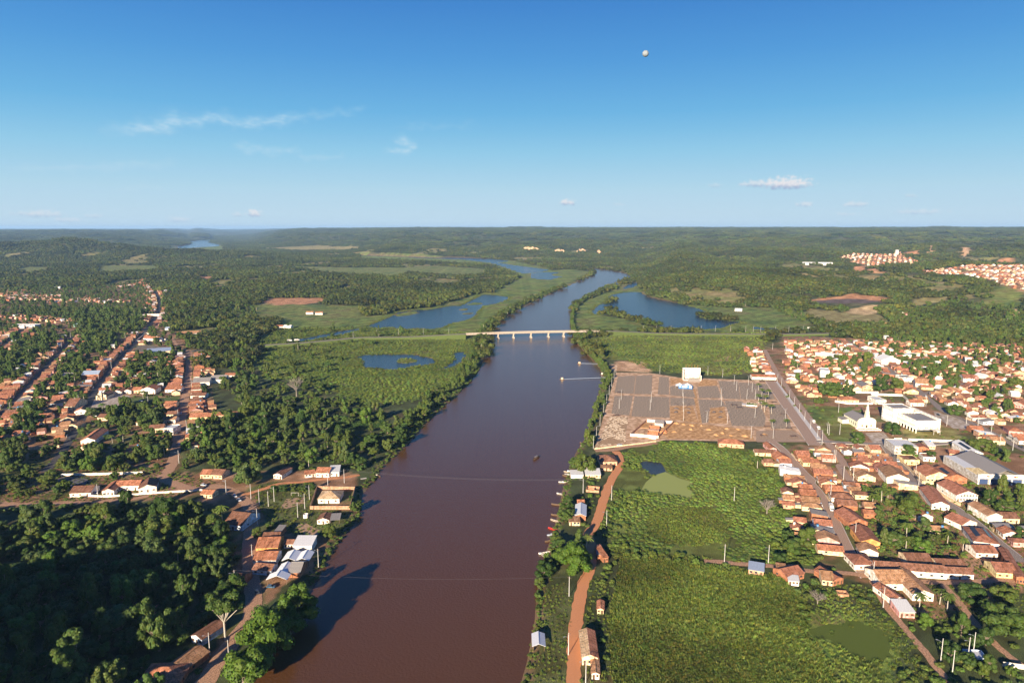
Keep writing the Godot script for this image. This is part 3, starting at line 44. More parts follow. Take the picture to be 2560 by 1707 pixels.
const TREES := [[-127.4,-277.3,9.0,"tall",1.0,"tall spreading tree with bare pale trunk and branches beside shaded dirt road"],[-99.3,-293.2,10.2,"bamboo",1,"bushy bamboo clump beside the white market tents"],[-101.8,-282.2,9.0,"bamboo",1,"bamboo clump leaning over the river shadow"],[-105.2,-266.5,12.1,"bamboo",1,"largest bamboo clump between dirt road and river"],[-107.5,-250.4,10.2,"bamboo",1,"lowest bamboo clump along river edge of dirt road"],[-188.3,-462.4,10.9,"grey",1.2,"big rounded grey green tree at the road fork"],[-100.5,-416.8,4.7,"tree",0.9,"round tree at the corner of the walled riverside yard"],[-107.4,-432.5,2.6,"tree",0.8,"small tree inside the walled riverside yard"],[-107.7,-377.7,5.2,"tree",0.9,"dark round tree on the bank between small house and sheds"],[-164.4,-448.1,3.6,"tree",0.8,"round tree in hedge row along the playing field"],[-158.1,-449.0,3.6,"tree",0.8,"round tree in hedge row along the playing field"],[-150.4,-450.0,3.6,"tree",0.8,"round tree in hedge row along the playing field"],[-145.4,-450.9,3.6,"tree",0.8,"round tree in hedge row along the playing field"],[-139.0,-451.8,3.6,"tree",0.8,"round tree in hedge row along the playing field"],[-150.5,-378.8,3.8,"tree",1,"round street tree by lamp next to orange roofs"],[-147.2,-391.3,3.3,"bush",0.8,"low bright tree at the field corner by the road"],[-167.5,-369.8,4.9,"tree",1.6,"sunlit crown rising from the shaded hillside wood"],[-183.4,-367.9,5.7,"tree",1.6,"sunlit crown rising from the shaded hillside wood"],[-152.2,-268.6,8.3,"tree",1.6,"sunlit crown rising from the shaded hillside wood"],[-177.9,-269.7,5.6,"tree",1.6,"sunlit crown rising from the shaded hillside wood"],[-196.9,-294.4,7.2,"tree",1.6,"sunlit crown rising from the shaded hillside wood"],[-224.5,-291.9,5.7,"tree",1.6,"sunlit crown rising from the shaded hillside wood"],[-177.3,-306.3,5.6,"tree",1.6,"sunlit crown rising from the shaded hillside wood"],[-197.8,-332.9,5.2,"tree",1.6,"sunlit crown rising from the shaded hillside wood"],[-164.1,-317.7,4.2,"tree",1.6,"sunlit crown rising from the shaded hillside wood"],[-155.1,-314.7,4.6,"tree",1.6,"sunlit crown rising from the shaded hillside wood"],[-188.9,-260.2,7.1,"tree",1.6,"sunlit crown rising from the shaded hillside wood"],[-207.6,-276.4,5.1,"tree",1.6,"sunlit crown rising from the shaded hillside wood"],[-211.6,-394.5,7.0,"tree",1.6,"sunlit crown rising from the shaded hillside wood"],[54.5,-487.4,10.1,"tree",1,"dense tree beside brown hipped roof house on the quay"],[49.7,-493.2,7.5,"tree",1,"dense tree beside brown hipped roof house on the quay"],[33.0,-337.9,10.1,"bamboo",1,"bright bamboo like clump over the red road bend"],[28.0,-347.8,6.4,"bamboo",1,"bright bamboo like clump over the red road bend"],[38.2,-341.8,5.8,"bamboo",1,"bright bamboo like clump over the red road bend"],[16.5,-332.2,5.7,"tree",0.8,"leafy tree on the bank between red road and moored boats"],[20.7,-339.9,4.8,"tree",0.8,"leafy tree on the bank between red road and moored boats"],[34.4,-404.0,6.2,"tree",0.8,"leafy tree on the bank between red road and moored boats"],[36.3,-420.8,5.3,"tree",0.8,"leafy tree on the bank between red road and moored boats"],[14.2,-323.1,3.7,"tree",0.8,"leafy tree on the bank between red road and moored boats"],[292.5,-554.6,7.2,"tree",0.85,"round clipped tree beside church garden walk"],[334.9,-578.0,8.1,"tree",0.85,"round tree between church and modern white building"],[382.0,-536.3,10.3,"tree",0.85,"huge round tree at the end of the long white wall"],[431.1,-643.5,8.9,"tree",0.85,"broad tree on the avenue corner car park"],[412.1,-741.8,11.6,"tree",0.85,"dark tree behind the peach hall"],[431.7,-747.6,9.6,"tree",0.85,"dark tree near avenue behind pool club"],[317.4,-524.2,6.6,"tree",0.85,"low mound shaped tree behind grey corner block"],[331.5,-518.3,4.4,"tree",0.85,"low mound shaped tree behind yellow awning"],[318.6,-688.0,6.0,"tree",0.85,"round dark tree at the lawn corner"],[344.4,-719.3,14.6,"tree",0.85,"large leafy tree above the church lawn"],[364.3,-719.3,8.6,"tree",0.85,"leafy tree beside cream bungalow"],[254.0,-410.3,9.7,"tree",0.8,"huge mango like tree beside the lane past the school"],[255.5,-424.6,5.1,"tree",0.8,"tree at the foot of tan roofed hall"],[224.0,-307.0,6.9,"tree",0.8,"flat crowned dark tree by the lower cross street"],[241.4,-309.3,7.0,"tree",0.8,"wide tree beside the lower cross street"],[220.4,-282.2,11.7,"tree",0.8,"enormous dark tree shading the lower lane"],[295.9,-372.2,5.3,"tree",0.8,"tree beside the long red roofed strip"],[170.5,-368.9,7.1,"tree",0.8,"broad olive tree behind the lane houses at the marsh"],[157.7,-359.4,6.2,"tree",0.8,"olive tree on the marsh side of lane houses"],[145.8,-347.3,4.2,"tree",0.8,"round bush tree beside cross lane"],[158.5,-347.3,3.5,"tree",0.8,"pale round tree beside cross lane"],[316.1,-414.3,7.1,"tree",0.8,"tree behind the long white warehouse"],[314.1,-424.6,6.8,"tree",0.8,"tree next to long white warehouse"],[255.8,-378.9,3.8,"tree",0.8,"garden tree behind crossroads houses"],[220.5,-368.9,6.0,"tree",0.8,"garden tree beside orange walled house"],[230.5,-359.4,5.5,"tree",0.8,"bright bushy garden tree north of cross street"],[-233.5,-719.5,7.6,"bare",1.3,"pale leafless spreading tree in the marsh edge"],[163.0,-412.3,4.6,"bare",1.0,"pale leafless tree at the wetland edge by lane houses"],[148.3,-305.8,3.5,"bare",0.9,"grey leafless thicket tree behind marsh houses"]]
const OLIVE := [[87.4,-414.8,107.7,-422.4,130.7,-422.4,136.2,-400.3,125.4,-371.8,101.5,-365.8,90.5,-369.8,81.0,-382.3]]
const VEG := [["tree",9.38,3.75,6.88,"in the shaded hillside wood",[-370.4,-405.7,-317.2,-398.9,-295.0,-401.2,-264.4,-405.7,-242.3,-409.2,-229.5,-412.7,-215.4,-413.9,-188.4,-408.0,-177.8,-398.9,-151.2,-353.1,-138.4,-320.6,-129.7,-276.4,-127.4,-247.8,-122.5,-228.4,-208.2,-228.4,-337.6,-329.8]],["tree",13.12,2.75,6.5,"in the wood between main street and river",[-282.2,-596.2,-277.8,-620.9,-270.4,-657.1,-263.7,-686.9,-252.8,-697.4,-220.6,-697.4,-193.8,-697.4,-161.1,-671.7,-116.6,-625.2,-166.8,-596.2,-169.3,-588.4,-142.0,-588.4,-114.9,-596.2,-94.4,-657.1,-80.9,-592.3,-91.8,-545.3,-103.3,-516.7,-114.8,-490.9,-152.4,-504.9,-178.1,-493.6,-192.4,-485.4,-217.8,-496.4,-238.5,-499.2]],["bush",5.62,1.5,3.0,"",[-282.2,-596.2,-274.2,-666.7,-274.3,-822.7,-151.4,-686.9,-80.9,-592.3,-91.8,-545.3,-114.8,-490.9,-178.1,-493.6,-238.5,-499.2]],["banana",4.38,2.0,3.0,"",[-152.4,-504.9,-155.0,-532.2,-135.8,-538.7,-118.1,-519.8,-118.6,-499.2]],["tree",9.38,3.5,5.75,"among the gardens of the town with the old church",[-553.2,-771.9,-510.3,-771.9,-465.1,-700.9,-504.2,-700.9]],["tree",9.38,3.5,5.75,"among the gardens of the town with the old church",[-825.7,-1114.8,-737.1,-1114.8,-640.8,-965.3,-717.8,-965.3]],["tree",9.38,3.5,5.75,"among the gardens of the town with the old church",[-754.7,-975.4,-695.4,-975.4,-563.8,-785.1,-611.9,-785.1]],["tree",9.38,3.5,5.75,"among the gardens of the town with the old church",[-628.4,-926.8,-591.3,-926.8,-503.7,-785.1,-535.3,-785.1]],["tree",9.38,3.5,5.75,"among the gardens of the town with the old church",[-755.1,-1170.3,-693.2,-1170.3,-580.6,-975.4,-632.5,-975.4]],["tree",9.38,3.5,5.75,"among the gardens of the town with the old church",[-558.4,-975.4,-491.7,-975.4,-382.8,-752.9,-434.8,-752.9]],["tree",9.38,3.5,5.75,"among the gardens of the town with the old church",[-416.9,-685.0,-361.5,-685.0,-317.9,-598.8,-366.6,-598.8]],["tree",9.38,3.5,5.75,"among the gardens of the town with the old church",[-519.6,-685.0,-485.4,-685.0,-411.2,-575.7,-440.2,-575.7]],["tree",9.38,3.5,5.75,"among the gardens of the town with the old church",[-331.9,-575.7,-295.1,-575.7,-258.7,-501.0,-291.0,-501.0]],["tree",9.38,3.5,5.75,"among the gardens of the town with the old church",[-454.7,-575.7,-425.7,-575.7,-363.8,-487.7,-388.6,-487.7]],["tree",9.38,3.5,5.75,"among the gardens of the town with the old church",[-377.9,-537.5,-315.2,-537.5,-287.5,-487.7,-344.7,-487.7]],["tree",9.38,3.5,5.75,"among the gardens of the town with the old church",[-364.1,-706.3,-357.4,-706.3,-347.0,-685.0,-353.6,-685.0]],["tree",12.5,3.5,6.0,"in the tree belt at the far edge of town",[-1110.4,-1529.5,-866.1,-1529.5,-760.7,-1437.1,-641.3,-1185.1,-688.8,-1170.3,-759.9,-1185.1,-869.4,-1335.9,-1014.5,-1394.9]],["tree",16.25,3.25,6.0,"beyond the football ground",[-1239.9,-2413.1,-697.4,-1855.6,-534.7,-1415.7,-582.4,-1335.9,-641.4,-1247.8,-776.3,-1505.3]],["tree",13.75,3.0,6.0,"between main street and the marsh",[-497.9,-1040.6,-528.1,-1264.5,-460.7,-1215.6,-191.4,-487.7,-239.8,-487.7,-299.3,-611.0,-282.4,-632.4,-268.2,-655.3,-342.1,-765.4,-340.5,-820.0,-404.1,-917.6]],["tree",22.5,2.75,5.25,"at the marsh edge of the river wood",[-320.6,-780.8,-279.1,-837.6,-242.4,-794.3,-185.9,-719.5,-150.3,-681.8,-119.7,-657.1,-116.6,-625.2,-193.8,-697.4,-267.5,-697.4]],["tree",32.5,3.0,5.0,"scattered on the marsh meadow",[-427.1,-1119.7,-424.1,-1237.4,-244.3,-1237.4,-97.9,-1161.2,-239.0,-1010.9,-231.2,-837.6,-258.2,-801.2,-300.6,-808.3,-360.2,-939.6]],["bush",12.5,1.25,2.75,"",[-427.1,-1119.7,-424.1,-1237.4,-244.3,-1237.4,-55.7,-1175.7,-49.7,-1044.8,-55.3,-837.6,-101.5,-708.3,-151.4,-686.9,-198.8,-742.9,-258.2,-801.2,-300.6,-808.3,-360.2,-939.6]],["shrub",5.25,1.25,2.5,"",[-311.9,-939.6,-201.5,-869.2,-153.9,-853.1,-92.1,-885.8,-55.3,-837.6,-100.0,-697.4,-136.2,-676.7,-198.8,-742.9,-258.2,-801.2]],["crop",1.88,1.0,1.38,"",[-167.2,-593.1,-163.0,-627.4,-121.4,-631.8,-116.8,-606.3,-143.0,-593.1]],["shrub",2.5,1.0,1.94,"",[88.3,-531.9,123.0,-561.4,169.6,-557.0,198.9,-540.0,211.1,-520.2,194.7,-474.5,182.0,-409.8,181.1,-373.9,166.4,-345.1,134.4,-345.1,93.2,-354.2,57.0,-361.8,60.7,-400.3,77.3,-484.3]],["bush",8.12,2.0,3.75,"",[187.0,-535.9,211.1,-520.2,194.7,-474.5,182.0,-409.8,181.1,-373.9,166.4,-345.1,144.7,-354.2,151.8,-391.1,165.9,-433.1,160.3,-461.9,154.6,-505.2]],["bush",8.12,1.75,3.25,"",[88.3,-531.9,123.0,-561.4,172.3,-557.0,164.7,-540.0,120.8,-531.9,98.4,-508.9,95.7,-487.7,101.9,-471.3,87.1,-441.4,74.6,-400.3,60.7,-361.8,55.2,-361.8,60.7,-400.3,77.3,-484.3]],["reed",1.44,0.88,1.62,"",[60.1,-352.4,91.9,-348.7,118.5,-336.4,139.1,-334.7,142.8,-317.1,142.1,-302.5,133.0,-282.7,133.0,-265.2,128.5,-233.7,38.4,-233.7,45.0,-289.0]],["bush",6.88,1.25,2.5,"",[54.7,-358.0,60.4,-354.2,53.7,-317.1,43.2,-276.6,40.4,-276.6,47.0,-333.0]],["bush",6.25,1.5,3.0,"",[52.2,-352.0,59.5,-347.8,51.9,-311.1,50.0,-287.8,43.4,-287.8,46.8,-319.6,46.2,-336.0]],["tree",8.75,2.5,4.25,"on the bank between red road and river",[12.0,-326.7,15.2,-347.8,24.7,-374.0,39.2,-371.7,42.9,-358.3,37.6,-336.0,26.2,-336.0,19.6,-321.3]],["bush",6.25,1.25,2.5,"",[6.3,-255.5,8.6,-287.8,12.2,-319.6,15.8,-317.8,12.8,-287.8,9.0,-248.7]],["bush",5.62,1.25,2.75,"",[33.6,-458.5,40.1,-476.2,69.2,-476.2,58.4,-432.7,48.0,-404.0,33.1,-401.4,31.0,-420.8]],["tree",10.0,2.75,4.5,"on the quay bank below the plaza lamps",[104.9,-811.1,123.9,-823.0,104.7,-726.1,86.8,-641.4,72.5,-573.7,66.4,-544.8,63.0,-561.8,71.9,-626.7,83.2,-689.8]],["tree",10.62,2.25,4.0,"in the gardens of the brick lane quarter",[245.2,-456.3,267.0,-456.3,249.8,-404.4,254.9,-382.4,255.2,-359.4,252.8,-350.3,232.6,-353.3,204.7,-353.3,209.8,-365.7,226.3,-389.5,228.3,-408.3]],["banana",6.25,2.0,3.25,"",[245.2,-456.3,267.0,-456.3,249.8,-404.4,254.9,-382.4,252.8,-350.3,232.6,-353.3,204.7,-353.3,209.8,-365.7]],["tree",10.0,2.5,4.5,"in the thicket below the crossroads",[175.3,-288.3,190.9,-292.5,216.4,-300.1,214.9,-280.2,215.7,-261.7,198.0,-237.7,170.5,-237.7,177.5,-266.1,177.8,-284.2]],["bush",5.0,1.25,2.75,"",[150.4,-328.0,185.1,-325.4,179.5,-289.4,190.9,-292.5,229.4,-280.2,198.0,-237.7,147.9,-237.7,156.1,-257.4,168.2,-275.4,168.8,-287.3,154.1,-292.5,134.8,-285.2,134.2,-301.3,142.9,-322.8]],["bush",6.25,1.5,3.0,"",[146.1,-359.4,185.6,-385.9,169.8,-347.3,152.1,-338.8,140.5,-344.4]],["tree",12.5,2.75,5.0,"behind the inner lane at the wetland",[172.9,-435.4,176.0,-404.4,180.9,-389.5,179.5,-372.2,167.7,-345.9,155.7,-347.3,160.9,-382.4]],["tree",11.25,3.25,5.75,"in the grove of the market quarter",[439.4,-937.1,503.1,-928.1,445.2,-817.9,417.4,-804.2,394.7,-832.0]],["tree",11.25,3.25,5.75,"in the grove behind the market avenue",[504.7,-893.8,590.8,-919.3,588.2,-861.8,548.7,-804.2,526.5,-804.2,510.0,-846.7]],["tree",12.5,3.25,5.75,"in the tree belt behind the avenue",[512.8,-719.3,545.9,-730.4,488.3,-650.2,509.8,-659.3,477.9,-616.1,452.3,-624.3,482.1,-678.2]],["tree",11.25,3.0,5.25,"behind the supermarket",[388.7,-541.0,408.4,-534.8,398.1,-508.3,378.6,-500.0,374.1,-513.9]],["tree",11.25,3.0,5.25,"in the shade below the supermarket",[321.5,-447.3,352.2,-446.2,320.0,-402.6,314.3,-421.2,316.6,-437.5]],["tree",13.75,3.25,5.75,"between the market quarter and the highway",[608.2,-1202.9,1008.3,-1333.2,1078.5,-1328.4,847.2,-1037.1,789.3,-1037.1,679.6,-1071.3,569.3,-1107.7]],["tree",13.12,3.0,5.5,"scattered among the outer market blocks",[551.0,-1071.3,789.3,-1037.1,554.2,-719.3,502.2,-719.3,476.5,-753.5,504.7,-893.8]],["tree",20.0,2.5,4.25,"scattered behind the plaza avenue",[436.9,-1083.1,535.4,-1071.3,495.8,-877.5,418.2,-771.7,364.3,-719.3,309.9,-703.4]],["tree",13.75,3.25,5.75,"beyond the highway near the quarry",[784.6,-1439.3,1013.4,-1573.0,1105.3,-1466.2,805.4,-1058.8,602.0,-1058.8,682.7,-1204.8]],["bush",11.25,1.5,3.25,"",[127.7,-1074.8,183.2,-1106.2,237.4,-1117.1,195.9,-902.7,180.4,-854.5,155.3,-932.7,129.0,-956.5]],["shrub",5.25,1.0,2.0,"",[202.8,-1045.0,279.1,-1074.8,361.5,-1095.5,322.6,-998.9,284.5,-948.5,233.8,-895.5,237.0,-854.5,269.4,-829.2,218.6,-835.4,192.9,-888.4,203.2,-981.5]],["tree",17.5,3.25,5.5,"on the lakeside hill foot",[373.3,-1760.7,443.0,-1656.1,524.6,-1625.0,649.8,-1606.4,618.3,-1439.3,580.5,-1311.9,558.5,-1335.6,594.1,-1560.1,444.1,-1560.1]],["tree",18.75,3.0,5.25,"scattered through the town with the old church",[-1623.2,-2011.8,-1300.3,-2099.3,-1290.0,-2414.3,-832.4,-1634.3,-627.3,-1247.8,-506.9,-1064.2,-428.5,-917.6,-282.4,-632.4,-241.7,-487.7,-449.6,-487.7,-823.1,-917.6]],["bush",11.25,1.25,2.75,"",[-1623.2,-2011.8,-1300.3,-2099.3,-1290.0,-2414.3,-832.4,-1634.3,-627.3,-1247.8,-506.9,-1064.2,-428.5,-917.6,-282.4,-632.4,-241.7,-487.7,-449.6,-487.7,-823.1,-917.6]],["bush",6.25,1.75,3.25,"",[-402.3,-443.2,-337.4,-426.2,-275.3,-423.7,-239.8,-432.6,-197.8,-430.0,-185.5,-417.5,-151.2,-353.1,-138.4,-320.6,-129.7,-276.4,-127.4,-247.8,-122.5,-228.4,-208.2,-228.4,-337.6,-329.8]],["bush",7.5,1.25,2.5,"",[211.5,-471.3,394.1,-471.3,279.4,-325.4,217.1,-301.3,186.1,-290.4,186.4,-325.4,163.3,-336.0]],["bush",12.5,1.25,2.5,"",[455.5,-1146.6,797.5,-1048.2,805.6,-984.6,343.5,-402.6,198.1,-402.6,212.4,-494.6,232.6,-571.0]],["reed",2.12,0.62,1.12,"",[142.9,-322.8,153.2,-325.4,183.8,-322.8,178.9,-288.3,177.5,-266.1,170.0,-237.7,147.1,-236.3,129.7,-236.3,129.7,-270.7,136.7,-301.3]],["reed",2.5,0.44,0.88,"",[6.1,-247.8,8.6,-287.8,15.9,-319.6,28.4,-328.5,29.7,-311.1,23.5,-247.8]],["reed",2.5,0.62,1.12,"",[27.8,-247.8,31.7,-295.2,41.0,-332.2,50.0,-336.0,48.4,-287.8,37.9,-247.8]],["bush",7.5,1.0,2.0,"",[34.2,-311.1,41.9,-332.2,50.0,-336.0,47.6,-287.8,37.9,-247.8,35.0,-247.8,36.8,-287.8]],["reed",3.25,0.62,1.12,"",[-183.6,-457.2,-172.6,-468.9,-140.9,-465.9,-128.8,-420.0,-105.4,-417.5,-101.9,-379.8,-124.9,-377.7,-151.3,-398.9,-165.6,-422.4]],["reed",5.0,1.12,2.0,"",[-427.1,-1119.7,-424.1,-1237.4,-244.3,-1237.4,-55.7,-1175.7,-49.7,-1044.8,-55.3,-837.6,-101.5,-708.3,-151.4,-686.9,-198.8,-742.9,-258.2,-801.2,-300.6,-808.3,-360.2,-939.6]],["reed",5.62,1.12,2.0,"",[122.1,-1117.1,246.9,-1162.8,455.8,-1187.0,389.3,-1035.5,323.2,-854.5,267.5,-823.0,218.6,-835.4,180.4,-854.5,154.0,-925.1,128.0,-948.5]],["reed",1.88,0.75,1.25,"",[87.4,-414.8,107.7,-422.4,130.7,-422.4,136.2,-400.3,125.4,-371.8,101.5,-365.8,90.5,-369.8,81.0,-382.3]],["bush",5.25,1.75,3.5,"",[56.4,-369.8,93.7,-356.1,134.4,-345.1,131.9,-338.1,118.3,-335.5,91.7,-347.8,53.9,-352.4]],["reed",2.0,0.75,1.38,"",[53.7,-363.8,93.7,-356.1,134.4,-345.1,131.2,-336.4,118.3,-335.5,91.7,-347.8,53.9,-352.4]],["bush",5.62,1.25,2.75,"",[42.4,-393.5,54.3,-409.5,64.9,-445.3,72.9,-432.7,75.5,-393.5,62.9,-369.4,50.5,-378.7]],["bush",6.25,1.5,3.25,"",[-337.4,-426.2,-275.3,-423.7,-239.2,-431.3,-196.7,-427.5,-185.5,-417.5,-176.9,-398.9,-227.1,-408.0,-313.9,-394.5]],["tree",12.5,3.0,5.5,"between the wood and the lower town blocks",[-451.3,-515.1,-345.1,-487.7,-310.3,-451.5,-301.2,-432.6,-339.3,-428.7,-380.9,-430.0]],["tree",15.0,2.5,4.5,"around the school yard",[-324.9,-497.6,-272.4,-497.6,-259.0,-478.1,-293.5,-472.0,-289.6,-454.3,-302.8,-468.9]],["bush",6.25,1.12,2.5,"",[-451.3,-515.1,-267.7,-497.6,-214.6,-468.9,-204.1,-457.2,-232.9,-439.2,-295.4,-423.7,-335.5,-423.7,-376.7,-424.9]],["reed",3.0,0.62,1.12,"",[-451.3,-515.1,-267.7,-497.6,-214.6,-468.9,-204.1,-457.2,-232.9,-439.2,-295.4,-423.7,-335.5,-423.7,-376.7,-424.9]],["weed",4.0,0.62,1.38,"",[133.9,-283.2,140.4,-287.3,156.6,-291.5,167.7,-285.2,168.2,-275.4,156.5,-260.0,146.9,-262.6,140.7,-276.3,131.9,-277.3]],["reed",2.75,0.5,1.0,"",[244.3,-471.3,394.1,-471.3,243.9,-280.2,210.0,-290.4,186.1,-290.4,186.4,-319.0,210.4,-385.9]]]
const CHURCH := [[314.7,-600.5],[331.1,-600.5]]
const MODERN := [[359.2,-585.4],[379.2,-593.2],[361.2,-619.9],[353.1,-614.5],[368.4,-619.9],[358.5,-631.9]]
const OLDCHURCH := [[-441.9,-706.6],[-431.2,-707.1]]
const MARKET := [[332.1,-463.8],[362.8,-461.0],[348.7,-505.4]]
const STAGE := [[205.2,-798.3],[226.6,-797.1]]
const TENTS := [[186.6,-755.9],[204.2,-752.3]]
const SITE := [[103.6,-576.8],[127.1,-570.1],[141.6,-634.7],[115.6,-637.7]]
const PLANTER := [[240.6,-680.4],[250.8,-677.1]]
const YARDS := [["white","low white wall along the street below the modern white building",2.2,[[340.3,-563.9],[381.0,-558.9]]],["white","short white wall beside the modern building gate",2.2,[[329.0,-565.4],[335.6,-565.4]]],["brickdark","brick and concrete wall round the riverside house with pale roof",2.4,[[-136.4,-453.7],[-131.1,-419.2],[-105.3,-419.2],[-109.6,-452.9],[-136.4,-453.7]]],["white","white wall round the triangular yard by the dirt road",2.0,[[-604.3,-1080.2],[-557.5,-1089.0],[-634.2,-1167.4],[-604.3,-1080.2]]],["white","white wall round the football ground",2.2,[[-603.1,-1207.8],[-584.4,-1231.5],[-542.4,-1264.5]]],["white","white wall along the far touchline of the football ground",2.0,[[-518.1,-1185.1],[-500.9,-1203.2]]],["white","white wall round the pool club yard",2.4,[[377.2,-688.2],[391.8,-725.6],[423.8,-720.8],[415.9,-692.7]]],["white","white wall behind the church lawn",2.0,[[339.1,-696.1],[348.4,-687.1],[374.1,-686.7]]],["cream","curved cream wall round the green yard",2.2,[[302.2,-504.1],[298.6,-486.3],[293.2,-464.3],[300.4,-462.8]]],["cream","cream wall along the lane beside the long school",2.2,[[293.2,-454.0],[292.8,-444.1],[293.1,-432.8],[294.4,-424.2]]],["white","long white wall above the fork beside the paved yard",1.8,[[-332.5,-479.7],[-299.4,-481.9],[-274.7,-484.5]]],["white","low white kerb wall below the school courtyard",1.4,[[-288.1,-440.5],[-274.4,-439.2],[-251.3,-444.5],[-215.3,-450.9]]],["cream","cream wall of the corner compound on the asphalt street",2.2,[[-409.3,-537.5],[-377.0,-545.8]]],["white","pale wall beside the lower lane near cable posts",2.2,[[204.5,-258.3],[211.9,-256.4]]],["cream","low pale retaining wall along the quay road",1.2,[[68.1,-540.7],[96.2,-550.3],[110.5,-555.4],[123.2,-560.9]]],["white","white wall behind the pool club",2.2,[[380.4,-735.6],[405.0,-734.4]]]]
const PAVED := [["paving",[-441.6,-687.2,-445.5,-712.5,-437.5,-727.0,-417.1,-724.5,-399.2,-685.0,-407.1,-676.3,-413.5,-672.1,-428.5,-673.1]],["court",[-393.9,-707.8,-372.5,-710.1,-362.7,-691.7,-379.5,-685.0,-389.3,-689.5]],["lawn",[-411.6,-712.5,-397.7,-714.9,-373.7,-714.9,-362.6,-724.5,-346.3,-689.5,-370.6,-685.0,-395.2,-682.8]],["court",[-332.6,-468.9,-328.6,-478.1,-309.7,-476.6,-299.8,-458.6,-323.8,-455.7]],["asphaltlot",[-559.5,-990.9,-583.1,-1052.3,-523.8,-1029.1,-505.2,-1007.0,-520.0,-955.4]],["lawnpale",[-587.5,-1185.1,-577.1,-1215.6,-538.9,-1256.1,-508.0,-1185.1,-518.8,-1156.0,-557.9,-1128.2]],["paving",[314.4,-585.3,332.7,-589.0,323.9,-557.3,307.2,-558.9]],["dirtpale",[-151.5,-422.4,-152.1,-436.5,-141.1,-439.2,-137.4,-428.7,-146.7,-420.0]],["dirtpale",[-133.5,-396.7,-127.2,-397.8,-115.2,-387.0,-115.8,-380.8,-126.7,-383.9]],["paving",[420.4,-659.3,432.4,-632.7,419.8,-596.5,402.3,-600.3,410.7,-641.3]]]
const NEAR := [["the school courtyard",-269.3,-448.7],["the tall pale trunk tree",-127.4,-277.3],["the tan roofed house",-137.6,-256.2],["the small white woodland house",-163.2,-293.2],["the blue fronted building",-169.5,-390.2],["the dull red roof",-141.5,-320.6],["the market tents",-118.0,-339.4],["the playing field",-152.9,-432.6],["the walled riverside yard",-122.2,-432.6],["the road fork",-202.9,-454.3],["the long brown roofed white house",-293.9,-440.5],["the wood edge track",-325.5,-423.7],["the hilltop of the wood",-243.5,-314.7],["the lower wood",-182.5,-260.2],["the middle of the wood",-214.4,-329.8],["the riverside workshop",-139.9,-477.5],["the old church",-436.9,-707.8],["the sports court",-379.8,-698.5],["the long school hall",-357.1,-553.8],["the steel roofed hall",-506.9,-965.3],["the grey depot",-361.1,-771.9],["the football ground",-556.1,-1170.3],["the crop clearing",-147.5,-612.5],["the far orange lot",-934.2,-1299.2],["the bridge",32.1,-1137.1],["the white stage wall",215.9,-799.4],["the building site",119.4,-592.6],["the white planter",244.7,-681.2],["the quay steps",69.0,-544.8],["the plaza corner",257.0,-570.7],["the spire church",328.1,-610.0],["the modern white building",367.3,-603.0],["the long white wall",361.5,-561.1],["the supermarket",348.0,-464.3],["the long school",307.7,-444.1],["the crossroads",186.5,-332.0],["the orange walled house",205.1,-368.5],["the red compound",268.3,-362.5],["the marsh huts",129.5,-333.3],["the cable posts",191.2,-261.7],["the grove",440.6,-869.6],["the market avenue",455.8,-741.8],["the far cross street",573.8,-804.2],["the brown hipped house",74.6,-502.7],["the shiny metal shed",42.6,-406.7],["the cream house on red road",32.8,-260.2],["the algae pond",111.4,-461.9],["the pool club",384.6,-691.6],["the white warehouse",298.3,-408.3]]
const CIRRUS := [[[[-30.19,6.6],[-27.46,7.1],[-24.59,7.76],[-22.5,8.13],[-21.18,7.68],[-18.83,8.01],[-15.61,8.6]],0.55,0.55],[[[-16.26,8.44],[-13.96,8.85],[-11.61,9.32]],0.35,0.22],[[[-21.74,6.0],[-19.58,5.86],[-16.71,5.82]],0.45,0.32],[[[-10.37,5.88],[-8.47,6.15],[-8.0,6.66],[-9.47,7.09]],0.4,0.55],[[[-17.06,5.45],[-13.43,5.48]],0.25,0.25],[[[-36.12,3.73],[-31.19,4.15],[-25.67,4.74]],0.35,0.22],[[[-29.99,2.7],[-26.38,2.89]],0.3,0.15],[[[-9.62,7.85],[-2.67,8.22]],0.3,0.12],[[[-28.3,6.9],[-24.87,7.86]],1.0,0.18]]
const CUMULUS := [[21.39,3.2,2.0,0.62,0.95],[19.19,3.31,1.4,0.35,0.6],[4.54,2.0,0.75,0.3,0.85],[-20.4,1.02,0.6,0.42,0.8],[-21.59,0.98,0.6,0.2,0.35],[-34.01,0.87,1.3,0.35,0.4],[-34.98,0.92,1.0,0.2,0.3],[-25.69,0.57,0.9,0.3,0.35],[26.27,1.67,1.0,0.25,0.5],[22.86,1.72,0.7,0.25,0.55],[30.34,1.09,1.8,0.25,0.35],[-31.08,0.81,0.6,0.2,0.3],[16.12,3.27,0.6,0.2,0.3],[29.84,2.25,0.5,0.15,0.35],[25.6,0.98,1,0.15,0.3],[8.68,1.88,0.5,0.12,0.3],[-32.79,0.5,1.0,0.25,0.35]]
const MOON := [10.51,13.21]
const LONGSHED := [[1203.0,-2835.5],[1313.8,-2805.6]]
const TOWER := [[1726.2,-3083.5]]
const FARHOUSES := [[-793.2,-1823.8],[-681.0,-1603.8],[-428.5,-1438.1],[-406.9,-1430.3],[-1371.7,-2058.6],[-863.9,-1718.0],[-286.2,-3282.9],[-405.6,-2192.2],[-22.5,-2824.5],[-424.9,-1229.4],[-407.5,-1229.4],[696.3,-1262.6],[754.3,-1262.6],[498.4,-1491.3],[609.8,-1602.4]]
const PERGOLAS := [[272.9,-689.8],[233.9,-602.4],[251.3,-596.5],[220.2,-575.3],[245.2,-572.2],[295.8,-788.1],[264.5,-643.3],[229.8,-668.8],[227.8,-679.1],[118.5,-733.4],[100.8,-639.5]]
